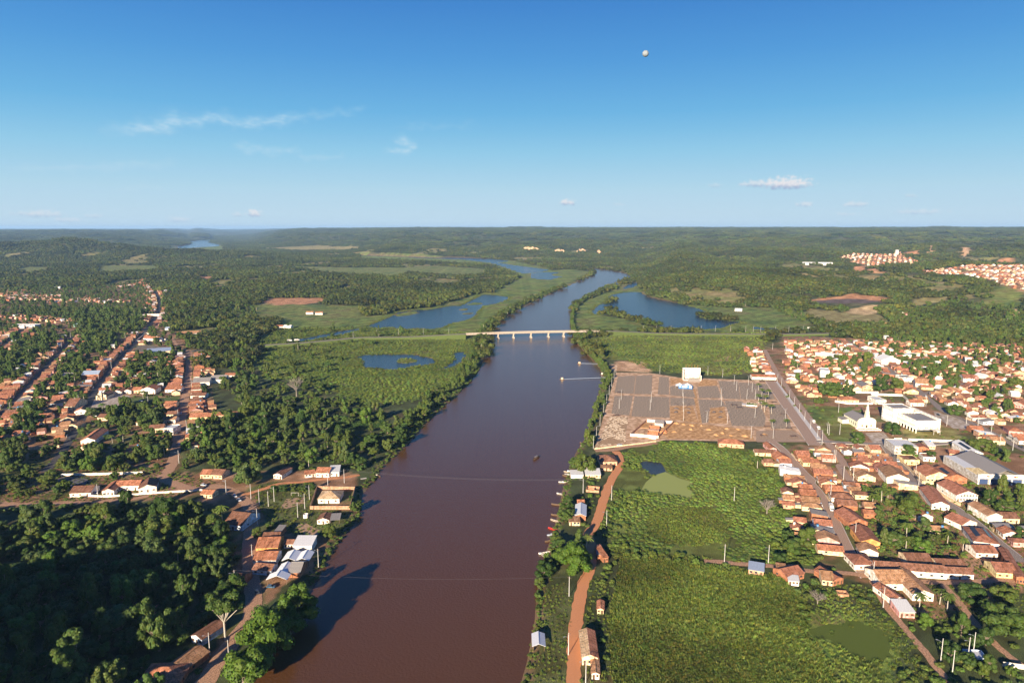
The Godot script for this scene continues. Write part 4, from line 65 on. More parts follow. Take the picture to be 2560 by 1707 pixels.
const WIRES := [[[-120.1,-465.3],[49.0,-446.9]],[[-140.0,-319.9],[28.3,-313.1]]]

const RISE_R := [0,0, 1230,0, 1500,22, 2000,27, 2600,32, 3500,48, 5000,88, 7000,124, 9000,130, 24000,140]
const RISE_C := [0,0, 2950,0, 3300,16, 3700,32, 5000,72, 7000,122, 9000,129, 24000,139]
const RISE_M := [0,0, 4200,0, 5000,22, 6500,70, 9000,116, 12000,122, 24000,130]
const RISE_V := [0,0, 8500,0, 11000,22, 14000,62, 24000,92]
const RISE_L := [0,0, 4500,0, 6000,35, 9000,85, 12000,97, 24000,108]
var stations := [[-0.56, RISE_L], [-0.45, RISE_V], [-0.39, RISE_V], [-0.30, RISE_M], [-0.12, RISE_C], [0.185, RISE_C], [0.26, RISE_R]]

var rng := RandomNumberGenerator.new()
var relief := FastNoiseLite.new()
var patch := FastNoiseLite.new()
var fine := FastNoiseLite.new()
var M := {}
var tex := {}
var used := {}
var river := PackedVector2Array()
var waters := []      # [polygon, box, level]
var zones := []       # [colour key, polygon, box]
var islands := []
var cleared := []     # polygons without wild forest
# occupancy of the ground, 3 m cells: 1 water, 2 road, 3 building, 4 paved, 5 kept open
const CELL := 3.0
const GX0 := -1050.0
const GZ0 := -1950.0
const GW := 780
const GH := 590
var occ := PackedByteArray()

# ------------------------------------------------------------------ mesh building
class Shape:
	var v := PackedVector3Array()
	var n := PackedVector3Array()
	var c := PackedColorArray()
	var u := PackedVector2Array()
	var coloured := false
	func tri(a: Vector3, b: Vector3, d: Vector3, col := Color.WHITE, ua := Vector2.ZERO, ub := Vector2.ZERO, ud := Vector2.ZERO):
		var nn := (b - a).cross(d - a).normalized()
		v.append(a); v.append(d); v.append(b)
		n.append(nn); n.append(nn); n.append(nn)
		c.append(col); c.append(col); c.append(col)
		u.append(ua); u.append(ud); u.append(ub)
	func quad(a: Vector3, b: Vector3, d: Vector3, e: Vector3, col := Color.WHITE, su := 1.0, sv := 1.0):
		tri(a, b, d, col, Vector2(0, 0), Vector2(su, 0), Vector2(su, sv))
		tri(a, d, e, col, Vector2(0, 0), Vector2(su, sv), Vector2(0, sv))
	func hexa(p: Array, col := Color.WHITE):  # p: 4 bottom (counter-clockwise from above), 4 top
		quad(p[3], p[2], p[1], p[0], col); quad(p[4], p[5], p[6], p[7], col)
		for k in 4:
			var m := (k + 1) % 4
			quad(p[k], p[m], p[m + 4], p[k + 4], col, p[k].distance_to(p[m]), p[k].distance_to(p[k + 4]))
	func box(at: Vector3, size: Vector3, col := Color.WHITE):  # at: middle of the base
		var x := size.x / 2; var z := size.z / 2; var h := size.y
		hexa([at + Vector3(-x, 0, z), at + Vector3(x, 0, z), at + Vector3(x, 0, -z), at + Vector3(-x, 0, -z),
			at + Vector3(-x, h, z), at + Vector3(x, h, z), at + Vector3(x, h, -z), at + Vector3(-x, h, -z)], col)
	func tube(a: Vector3, b: Vector3, ra: float, rb: float, sides := 6, col := Color.WHITE):
		var d := (b - a).normalized()
		var s := d.cross(Vector3.UP if absf(d.y) < 0.9 else Vector3.RIGHT).normalized()
		var t := s.cross(d)
		for k in sides:
			var p := TAU * k / sides; var q := TAU * (k + 1) / sides
			var e := s * cos(p) - t * sin(p); var f := s * cos(q) - t * sin(q)
			quad(a + e * ra, a + f * ra, b + f * rb, b + e * rb, col)
			if rb > 0.0: tri(b + e * rb, b + f * rb, b, col)
	func blob(at: Vector3, r: Vector3, col := Color.WHITE, around := 7, up := 4):
		for j in up:
			for k in around:
				var q := []
				for m in [[0, 0], [1, 0], [1, 1], [0, 1]]:
					var a: float = TAU * (k + m[0]) / around
					var b: float = PI * (j + m[1]) / up - PI / 2
					q.append(at + Vector3(cos(a) * cos(b), sin(b), -sin(a) * cos(b)) * r)
				quad(q[0], q[1], q[2], q[3], col)
	func mesh() -> ArrayMesh:
		var a := []
		a.resize(Mesh.ARRAY_MAX)
		a[Mesh.ARRAY_VERTEX] = v; a[Mesh.ARRAY_NORMAL] = n; a[Mesh.ARRAY_TEX_UV] = u
		if coloured: a[Mesh.ARRAY_COLOR] = c
		var m := ArrayMesh.new()
		m.add_surface_from_arrays(Mesh.PRIMITIVE_TRIANGLES, a)
		return m

# ------------------------------------------------------------------ scene helpers
func numbered(called: String) -> String:
	used[called] = used.get(called, -1) + 1
	return called if used[called] == 0 else "%s_%03d" % [called, used[called]]

func thing(called: String, label: String, category: String, at: Vector3, turn := 0.0, group := "") -> Node3D:
	var o := Node3D.new()
	o.name = numbered(called)
	add_child(o)
	o.position = at; o.rotation.y = turn
	tag(o, label, category, group)
	return o

func tag(o: Node, label: String, category: String, group := "", kind := ""):
	if label: o.set_meta("label", label)
	if category: o.set_meta("category", category)
	if group: o.set_meta("group", group)
	if kind: o.set_meta("kind", kind)

func part(parent: Node, called: String, mesh: Mesh, m: Material, at := Vector3.ZERO, size := Vector3.ONE, turn := 0.0) -> MeshInstance3D:
	var o := MeshInstance3D.new()
	o.name = called if parent != self else numbered(called)
	o.mesh = mesh
	o.material_override = m
	o.position = at; o.scale = size; o.rotation.y = turn
	parent.add_child(o, true)
	return o

func struct(called: String, mesh: Mesh, m: Material, label := "", category := "") -> MeshInstance3D:
	var o := part(self, called, mesh, m)
	tag(o, label, category, "", "structure")
	return o

func pv(a: Array) -> PackedVector2Array:
	var p := PackedVector2Array()
	for i in range(0, a.size(), 2): p.append(Vector2(a[i], a[i + 1]))
	return p

func boxed(p: PackedVector2Array, more := 0.0) -> Rect2:
	var r := Rect2(p[0], Vector2.ZERO)
	for q in p: r = r.expand(q)
	return r.grow(more)

func signed_distance(p: Vector2, poly: PackedVector2Array) -> float:  # negative inside
	var best := 1e9
	var n := poly.size()
	for i in n:
		best = minf(best, p.distance_squared_to(Geometry2D.get_closest_point_to_segment(p, poly[i], poly[(i + 1) % n])))
	best = sqrt(best)
	return -best if Geometry2D.is_point_in_polygon(p, poly) else best

# ------------------------------------------------------------------ terrain
func rise(t: Array, d: float) -> float:
	d /= SCALE
	for i in range(0, t.size() - 2, 2):
		if d < t[i + 2]:
			return SCALE * lerpf(t[i + 1], t[i + 3], (d - t[i]) / (t[i + 2] - t[i]))
	return SCALE * t[t.size() - 1]

func land(x: float, z: float) -> float:
	var f := -z
	var h := 0.0
	if f > 1246.0:
		var b := x / f
		var d := sqrt(x * x + f * f)
		if b <= -0.56: h = rise(RISE_L, d)
		elif b >= 0.26: h = rise(RISE_R, d)
		else:
			for i in stations.size() - 1:
				if b < stations[i + 1][0]:
					var k := smoothstep(stations[i][0], stations[i + 1][0], b)
					h = lerpf(rise(stations[i][1], d), rise(stations[i + 1][1], d), k)
					break
		var sx := x / SCALE
		var sf := f / SCALE
		h += SCALE * (62.0 * exp(-pow((sx + 2050.0) / 700.0, 2) - pow((sf - 3150.0) / 330.0, 2)) + 14.0 * exp(-pow((sx + 500.0) / 190.0, 2) - pow((sf - 1650.0) / 130.0, 2)))
		if h > 0.5: h += relief.get_noise_2d(x, z) * 62.0 * smoothstep(0.0, 60.0, h) * (1.0 - 0.7 * smoothstep(105.0, 160.0, h))
		if d > 12000.0:  # flat-topped hills far up the valley and low steps on the plateau
			h += 46.0 * smoothstep(0.016, 0.008, absf(b + 0.452)) + 24.0 * smoothstep(0.03, 0.014, absf(b + 0.50)) + 14.0 * smoothstep(0.03, 0.02, absf(b - 0.02)) + 10.0 * smoothstep(0.02, 0.012, absf(b - 0.62))
	elif f < 520.0 and x < 20.0:
		# the wooded hill behind and beside the viewer that shades the near bank
		var q := Vector2((x + 300.0) / 130.0, (f - 95.0) / 150.0).length()
		h += 90.0 * pow(1.0 - smoothstep(0.0, 1.75, q), 1.5)
	return h

func ground(x: float, z: float) -> float:
	var h := land(x, z)
	var p := Vector2(x, z)
	for w in waters:
		if w[1].has_point(p):
			var s := signed_distance(p, w[0])
			var lo: float = w[2] - (2.2 if w[2] < -1.0 else 0.8)
			var bank := 5.0 if w[2] < -1.0 else 3.0
			h = minf(h, lerpf(w[2], h, clampf(s / bank, 0.0, 1.0)) if s > 0.0 else lerpf(w[2], lo, clampf(-s / 6.0, 0.0, 1.0)))
	for i in islands:
		if i[1].has_point(p):
			h = maxf(h, lerpf(0.35, -1.2, clampf((signed_distance(p, i[0]) + 3.0) / 9.0, 0.0, 1.0)))
	return h

const TINT := {
	"wild": Color(0.050, 0.062, 0.022), "soil": Color(0.25, 0.142, 0.080), "grassdark": Color(0.085, 0.092, 0.030), "marsh": Color(0.135, 0.175, 0.034),
	"field": Color(0.150, 0.172, 0.040), "dryfield": Color(0.235, 0.200, 0.075), "orange": Color(0.40, 0.20, 0.10), "lawn": Color(0.150, 0.172, 0.040),
	"drygrass": Color(0.24, 0.175, 0.085), "dirtpale": Color(0.46, 0.29, 0.17), "lawnpale": Color(0.23, 0.21, 0.07), "wet": Color(0.105, 0.125, 0.028), "reeds": Color(0.11, 0.12, 0.03),
	"brownpatch": Color(0.175, 0.115, 0.068), "sand": Color(0.46, 0.33, 0.17), "darkpit": Color(0.10, 0.075, 0.070), "bank": Color(0.15, 0.095, 0.055)}

func open_patch(x: float, z: float) -> bool:  # natural clearings in the forest of the plain
	return z < -1250.0 and z > -5200.0 and relief.get_noise_2d(x * 2.6 + 3000.0, z * 1.5) > 0.27 and land(x, z) < 45.0

func tint(x: float, z: float, h: float) -> Color:
	var p := Vector2(x, z)
	var d := p.length()
	var wob := clampf(d * 0.006, 1.5, 12.0)
	var q := p + Vector2(fine.get_noise_2d(x, z), fine.get_noise_2d(x + 500.0, z)) * wob
	var c: Color = TINT.wild
	var key := "wild"
	for w in zones:
		if w[2].has_point(q) and Geometry2D.is_point_in_polygon(q, w[1]):
			key = w[0]
	c = TINT[key]
	var a := patch.get_noise_2d(x, z)
	var b := fine.get_noise_2d(x * 1.7, z * 1.7)
	if key == "soil": c = c.lerp(TINT.grassdark, smoothstep(0.0, 0.3, a + b * 0.5))
	elif key == "marsh" or key == "field" or key == "lawn":
		c = c.lerp(Color(0.15, 0.125, 0.05), 0.75 * smoothstep(0.1, 0.5, a - b * 0.4)).lerp(Color(0.055, 0.10, 0.022), 0.8 * smoothstep(0.05, 0.4, -a + b * 0.5))
	elif key == "wild":
		c = c.lerp(Color(0.11, 0.085, 0.04), 0.6 * smoothstep(0.15, 0.5, a + b * 0.3))
		if open_patch(x, z): c = Color(0.15, 0.16, 0.045).lerp(Color(0.22, 0.17, 0.075), smoothstep(-0.2, 0.3, a))
	elif key == "reeds" or key == "wet": c = c.lerp(Color(0.13, 0.10, 0.045), 0.6 * smoothstep(0.15, 0.5, a + b * 0.5))
	if h < -0.12 and key != "wet": c = c.lerp(TINT.bank, 0.8)
	var k := 1.0 + b * 0.22
	return Color(c.r * k, c.g * k, c.b * k)

func make_terrain():
	var angles := []
	var a := -180.0
	while a < 180.0:
		angles.append(deg_to_rad(a))
		a += 0.42 if absf(a + 0.2) < 46.0 else (2.0 if absf(a) < 60.0 else 6.0)
	var radii := [0.0, 40.0, 75.0, 105.0, 130.0, 152.0, 172.0, 190.0, 206.0, 220.0]
	while radii[-1] < 33000.0:
		radii.append(radii[-1] * (1.0085 if radii[-1] < 6000.0 else 1.03))
	var na := angles.size()
	var v := PackedVector3Array(); var n := PackedVector3Array(); var c := PackedColorArray(); var idx := PackedInt32Array()
	for r in radii:
		for t in angles:
			var x: float = r * sin(t)
			var z: float = -r * cos(t)
			var h := ground(x, z)
			v.append(Vector3(x, h, z))
			c.append(tint(x, z, h))
	n.resize(v.size())
	for i in radii.size():
		for k in na:
			var at := i * na + k
			var e: Vector3 = v[i * na + (k + 1) % na] - v[i * na + (k + na - 1) % na]
			var f: Vector3 = v[mini(i + 1, radii.size() - 1) * na + k] - v[maxi(i - 1, 0) * na + k]
			var m := e.cross(f)
			n[at] = m.normalized() if m.length() > 1e-6 else Vector3.UP
			if n[at].y < 0.0: n[at] = -n[at]
			if i + 1 < radii.size():
				var k2 := (k + 1) % na
				idx.append_array([at, at + na, i * na + k2 + na, at, i * na + k2 + na, i * na + k2])
	var s := []
	s.resize(Mesh.ARRAY_MAX)
	s[Mesh.ARRAY_VERTEX] = v; s[Mesh.ARRAY_NORMAL] = n; s[Mesh.ARRAY_COLOR] = c; s[Mesh.ARRAY_INDEX] = idx
	var mesh := ArrayMesh.new()
	mesh.add_surface_from_arrays(Mesh.PRIMITIVE_TRIANGLES, s)
	struct("terrain", mesh, M.ground, "river plain of grass and red soil rising to wooded hills", "ground")

func sheet(poly: PackedVector2Array, y: float) -> ArrayMesh:
	var s := Shape.new()
	var t := Geometry2D.triangulate_polygon(poly)
	for i in range(0, t.size(), 3):
		var a := poly[t[i]]; var b := poly[t[i + 1]]; var d := poly[t[i + 2]]
		if (b - a).cross(d - a) > 0.0:
			var e := b; b = d; d = e
		s.tri(Vector3(a.x, y, a.y), Vector3(b.x, y, b.y), Vector3(d.x, y, d.y), Color.WHITE, a, b, d)
	return s.mesh()

func mark_poly(poly: PackedVector2Array, code: int, more := 0.0):
	var b := boxed(poly, more)
	for j in range(maxi(0, int((b.position.y - GZ0) / CELL)), mini(GH - 1, int((b.end.y - GZ0) / CELL)) + 1):
		for i in range(maxi(0, int((b.position.x - GX0) / CELL)), mini(GW - 1, int((b.end.x - GX0) / CELL)) + 1):
			if Geometry2D.is_point_in_polygon(Vector2(GX0 + (i + 0.5) * CELL, GZ0 + (j + 0.5) * CELL), poly): occ[j * GW + i] = code

func mark_disc(p: Vector2, r: float, code: int):
	for j in range(maxi(0, int((p.y - r - GZ0) / CELL)), mini(GH - 1, int((p.y + r - GZ0) / CELL)) + 1):
		for i in range(maxi(0, int((p.x - r - GX0) / CELL)), mini(GW - 1, int((p.x + r - GX0) / CELL)) + 1):
			if Vector2(GX0 + (i + 0.5) * CELL, GZ0 + (j + 0.5) * CELL).distance_to(p) <= r: occ[j * GW + i] = code

func at_cell(p: Vector2) -> int:
	var i := int((p.x - GX0) / CELL)
	var j := int((p.y - GZ0) / CELL)
	return 0 if i < 0 or j < 0 or i >= GW or j >= GH else occ[j * GW + i]

func smooth_line(p: PackedVector2Array, step: float) -> PackedVector2Array:
	var c := Curve2D.new()
	for i in p.size():
		var t := (p[mini(i + 1, p.size() - 1)] - p[maxi(i - 1, 0)]) * 0.16
		c.add_point(p[i], -t, t)
	c.bake_interval = step
	return c.get_baked_points()

func ribbon(line: PackedVector2Array, w: float, lift: float, edge := 0.0) -> ArrayMesh:
	var s := Shape.new()
	var prev := []
	var run := 0.0
	for i in line.size():
		var t := (line[mini(i + 1, line.size() - 1)] - line[maxi(i - 1, 0)]).normalized()
		var r := Vector2(-t.y, t.x)
		var wl := w / 2 + edge * fine.get_noise_2d(line[i].x * 3.0, line[i].y * 3.0)
		var wr := w / 2 + edge * fine.get_noise_2d(line[i].x * 3.0 + 90.0, line[i].y * 3.0)
		var a := line[i] - r * wl
		var b := line[i] + r * wr
		var row := [Vector3(a.x, land(a.x, a.y) + lift, a.y), Vector3(line[i].x, land(line[i].x, line[i].y) + lift + 0.05, line[i].y), Vector3(b.x, land(b.x, b.y) + lift, b.y)]
		if prev:
			s.quad(prev[0], prev[1], row[1], row[0], Color.WHITE, w / 2, 2.0)
			s.quad(prev[1], prev[2], row[2], row[1], Color.WHITE, w / 2, 2.0)
		prev = row
	return s.mesh()

# ------------------------------------------------------------------ materials
func mat(key: String, c: Color, rough := 0.85, t := "", scale := 1.0, relief_cm := 0.0, vertex := false) -> StandardMaterial3D:
	var m := StandardMaterial3D.new()
	m.resource_name = key
	var gain: float = {"": 1.0, "soft": 1.32, "strong": 1.8, "stain": 1.3}[t]  # what the grain takes away on average
	m.albedo_color = Color(c.r * gain, c.g * gain, c.b * gain).linear_to_srgb()
	m.roughness = rough
	m.metallic_specular = 0.35
	m.vertex_color_use_as_albedo = vertex
	if t:
		m.albedo_texture = tex[t]
		m.uv1_triplanar = true; m.uv1_world_triplanar = true
		m.uv1_scale = Vector3.ONE * scale
		if relief_cm > 0.0:
			m.heightmap_enabled = true; m.heightmap_texture = tex[t]; m.heightmap_scale = relief_cm
	M[key] = m
	return m

func noise_texture(seed_: int, freq: float, low: Color, high: Color, size := 512, octaves := 5) -> NoiseTexture2D:
	var f := FastNoiseLite.new()
	f.seed = seed_; f.frequency = freq; f.fractal_octaves = octaves; f.noise_type = FastNoiseLite.TYPE_SIMPLEX_SMOOTH
	var g := Gradient.new()
	g.set_color(0, low); g.set_color(1, high)
	g.set_offset(0, 0.25); g.set_offset(1, 0.75)
	var t := NoiseTexture2D.new()
	t.width = size; t.height = size; t.noise = f; t.color_ramp = g; t.seamless = true
	return t

func tile_texture() -> ImageTexture:
	# clay tiles: every tile has its own tone, some are lichen-grey
	var im := Image.create(128, 128, false, Image.FORMAT_RGB8)
	for j in 12:
		for i in 16:
			var k := rng.randf_range(0.80, 1.0)
			var c := Color(k, k * rng.randf_range(0.93, 1.0), k * rng.randf_range(0.9, 1.0))
			if rng.randf() < 0.12: c = Color(k * 0.62, k * 0.66, k * 0.68)
			im.fill_rect(Rect2i(i * 8, j * 128 / 12, 8, 11), c)
	return ImageTexture.create_from_image(im)

func tile_relief() -> ImageTexture:
	var im := Image.create(128, 128, false, Image.FORMAT_L8)
	for y in 128:
		for x in 128:
			var a := absf(sin(PI * x / 8.0)) * 0.8 + 0.2 * fmod(y, 10.7) / 10.7
			im.set_pixel(x, y, Color(a, a, a))
	return ImageTexture.create_from_image(im)

func ridge_relief() -> ImageTexture:
	var im := Image.create(64, 64, false, Image.FORMAT_L8)
	for y in 64:
		for x in 64:
			var a := 0.5 + 0.5 * sin(TAU * x / 8.0)
			im.set_pixel(x, y, Color(a, a, a))
	return ImageTexture.create_from_image(im)

func make_materials():
	tex.soft = noise_texture(3, 0.02, Color(0.72, 0.72, 0.72), Color(1, 1, 1))
	tex.strong = noise_texture(5, 0.03, Color(0.5, 0.5, 0.5), Color(1, 1, 1))
	tex.stain = noise_texture(9, 0.008, Color(0.78, 0.74, 0.68), Color(1, 1, 1), 512, 6)
	tex.tile = tile_texture(); tex.tile_relief = tile_relief(); tex.ridges = ridge_relief()
	var wave := noise_texture(21, 0.02, Color.BLACK, Color.WHITE, 512, 4)
	wave.as_normal_map = true; wave.bump_strength = 5.0
	mat("ground", Color(1.7, 1.7, 1.7), 0.95, "strong", 0.16, 22.0, true)
	M.ground.detail_enabled = true; M.ground.detail_albedo = tex.stain; M.ground.detail_blend_mode = BaseMaterial3D.BLEND_MODE_MUL
	M.ground.uv2_triplanar = true; M.ground.uv2_world_triplanar = true; M.ground.uv2_scale = Vector3.ONE * 0.011; M.ground.detail_uv_layer = BaseMaterial3D.DETAIL_UV_2
	for w in [["river", Color(0.092, 0.039, 0.013), 0.18, 0.05], ["lake", Color(0.010, 0.024, 0.042), 0.12, 0.05], ["pond", Color(0.030, 0.030, 0.030), 0.08, 0.08]]:
		var m := mat(w[0], w[1], w[2])
		m.metallic_specular = 0.36 if w[0] == "river" else 0.5
		m.normal_enabled = true; m.normal_texture = wave; m.normal_scale = 0.24 if w[0] == "river" else 0.7
		m.uv1_triplanar = true; m.uv1_world_triplanar = true; m.uv1_scale = Vector3.ONE * w[3]
	mat("algae", Color(0.27, 0.30, 0.095), 1.0)
	M.algae.metallic_specular = 0.1
	mat("swamp", Color(0.092, 0.118, 0.026), 1.0, "strong", 0.25)
	M.swamp.metallic_specular = 0.1
	mat("dirt_red", Color(0.56, 0.235, 0.10), 0.95, "soft", 0.4)
	mat("dirt", Color(0.40, 0.225, 0.13), 0.95, "soft", 0.12, 4.0)
	mat("asphalt", Color(0.075, 0.066, 0.062), 0.9, "soft", 0.15, 1.0)
	mat("asphalt_worn", Color(0.25, 0.20, 0.165), 0.9, "soft", 0.15, 1.0)
	mat("brick", Color(0.36, 0.24, 0.17), 0.9, "soft", 0.2, 1.0)
	mat("plaza_soil", Color(0.52, 0.345, 0.22), 0.95, "stain", 0.03, 3.0)
	mat("plaza_asphalt", Color(0.31, 0.232, 0.160), 0.92, "soft", 0.05, 1.0)
	mat("ochre", Color(0.48, 0.28, 0.13), 0.95, "stain", 0.05, 3.0)
	mat("cobble", Color(0.36, 0.245, 0.16), 0.95, "strong", 0.25, 5.0)
	mat("stone_bed", Color(0.38, 0.24, 0.13), 0.95, "strong", 0.2, 5.0)
	mat("paving", Color(0.40, 0.34, 0.29), 0.9, "stain", 0.05)
	mat("court", Color(0.12, 0.11, 0.115), 0.9, "soft", 0.1)
	mat("asphaltlot", Color(0.17, 0.145, 0.115), 0.9, "stain", 0.03)
	mat("lawn", Color(0.10, 0.13, 0.03), 0.95, "strong", 0.3, 8.0)
	mat("lawnpale", Color(0.17, 0.16, 0.055), 0.95, "strong", 0.2, 5.0)
	mat("dirtpale", Color(0.38, 0.24, 0.14), 0.95, "soft", 0.1, 4.0)
	mat("concrete", Color(0.46, 0.40, 0.34), 0.85, "stain", 0.2)
	mat("kerb", Color(0.55, 0.50, 0.45), 0.85, "soft", 0.3)
	mat("gravel", Color(0.13, 0.10, 0.085), 0.95, "strong", 0.8, 5.0)
	mat("wood", Color(0.16, 0.10, 0.06), 0.8, "soft", 0.6)
	mat("dark", Color(0.025, 0.022, 0.022), 0.35)
	mat("glass", Color(0.03, 0.04, 0.05), 0.08)
	mat("shutter", Color(0.11, 0.06, 0.035), 0.6)
	mat("bluepaint", Color(0.05, 0.17, 0.42), 0.5)
	mat("shopblue", Color(0.045, 0.07, 0.15), 0.4)
	mat("deadwood", Color(0.24, 0.20, 0.165), 0.9)
	mat("redpaint", Color(0.48, 0.035, 0.025), 0.5)
	mat("yellowpaint", Color(0.62, 0.36, 0.03), 0.5)
	mat("greenpaint", Color(0.04, 0.26, 0.11), 0.5)
	mat("tarp", Color(0.02, 0.32, 0.60), 0.5)
	mat("tank", Color(0.10, 0.26, 0.48), 0.4)
	mat("steel", Color(0.45, 0.46, 0.47), 0.35)
	M.steel.metallic = 0.6
	mat("wire", Color(0.12, 0.11, 0.11), 0.6)
	mat("post", Color(0.52, 0.49, 0.45), 0.8)
	mat("carwhite", Color(0.72, 0.72, 0.72), 0.25); mat("carblack", Color(0.03, 0.032, 0.036), 0.2); mat("carblue", Color(0.03, 0.10, 0.18), 0.2); mat("carred", Color(0.30, 0.02, 0.02), 0.2)
	for k in ["carwhite", "carblack", "carblue", "carred"]: M[k].clearcoat_enabled = true
	mat("tyre", Color(0.02, 0.02, 0.02), 0.9)
	mat("moonstone", Color(0.24, 0.28, 0.33), 1.0, "stain", 0.004)
	# walls
	for w in [["white", Color(0.74, 0.71, 0.66)], ["cream", Color(0.66, 0.53, 0.36)], ["salmon", Color(0.62, 0.37, 0.25)], ["orange", Color(0.58, 0.29, 0.10)], ["brickw", Color(0.36, 0.155, 0.085)],
		["yellow", Color(0.70, 0.56, 0.30)], ["blue", Color(0.48, 0.56, 0.66)], ["pink", Color(0.60, 0.33, 0.31)], ["teal", Color(0.30, 0.55, 0.55)], ["grey", Color(0.48, 0.46, 0.44)], ["ruin", Color(0.48, 0.27, 0.17)], ["brickdark", Color(0.44, 0.27, 0.18)]]:
		mat("wall_" + w[0], w[1], 0.9, "stain", 0.09)
	# roofs
	for r in [["orange", Color(0.42, 0.19, 0.110)], ["red", Color(0.36, 0.165, 0.108)], ["brown", Color(0.25, 0.130, 0.086)], ["tan", Color(0.41, 0.245, 0.140)], ["cream", Color(0.56, 0.43, 0.28)]]:
		for k in 3:
			var m := mat("roof_%s%d" % [r[0], k], r[1] * 1.6 * [1.0, 0.84, 1.12][k], 0.9)
			m.albedo_texture = tex.tile; m.uv1_scale = Vector3(0.25, 0.25, 1)
			m.heightmap_enabled = true; m.heightmap_texture = tex.tile_relief; m.heightmap_scale = 6.0
			m.detail_enabled = true; m.detail_albedo = tex.stain; m.detail_blend_mode = BaseMaterial3D.BLEND_MODE_MUL
			m.detail_uv_layer = BaseMaterial3D.DETAIL_UV_2; m.uv2_triplanar = true; m.uv2_world_triplanar = true; m.uv2_scale = Vector3.ONE * (0.05 + 0.02 * k)
	for r in [["grey", Color(0.26, 0.235, 0.215), 0.6], ["white", Color(0.68, 0.66, 0.63), 0.5], ["steel", Color(0.34, 0.40, 0.50), 0.4], ["metal", Color(0.62, 0.63, 0.64), 0.35], ["tent", Color(0.78, 0.77, 0.75), 0.6], ["brickdark", Color(0.36, 0.19, 0.12), 0.9]]:
		for k in 3:
			var m := mat("roof_%s%d" % [r[0], k], r[1] * 1.2 * [1.0, 0.9, 1.06][k], r[2])
			m.albedo_texture = tex.soft
			m.uv1_triplanar = true; m.uv1_world_triplanar = true; m.uv1_scale = Vector3.ONE * 0.3
	# plants: vertex colours and copy colours carry each leaf's and each plant's tone
	var leaf := mat("leaf", Color.WHITE, 0.6, "", 1.0, 0.0, true)
	leaf.backlight_enabled = true; leaf.backlight = Color(0.35, 0.42, 0.12)
	leaf.metallic_specular = 0.3
	for l in [["leaf_dark", Color(0.62, 0.70, 0.62)], ["leaf_mid", Color(0.95, 0.95, 0.85)], ["leaf_olive", Color(1.2, 1.02, 0.85)], ["leaf_bright", Color(1.35, 1.45, 0.9)], ["leaf_grey", Color(1.15, 1.05, 1.35)], ["leaf_bamboo", Color(1.08, 1.18, 0.65)]]:
		var m: StandardMaterial3D = leaf.duplicate()
		m.albedo_color = Color(l[1].r * 0.66, l[1].g * 0.66, l[1].b * 0.66).linear_to_srgb()
		m.resource_name = l[0]
		M[l[0]] = m
	mat("bark", Color(0.20, 0.155, 0.115), 0.95, "strong", 0.7, 5.0)
	mat("barkpale", Color(0.46, 0.40, 0.32), 0.95, "strong", 0.7, 5.0)

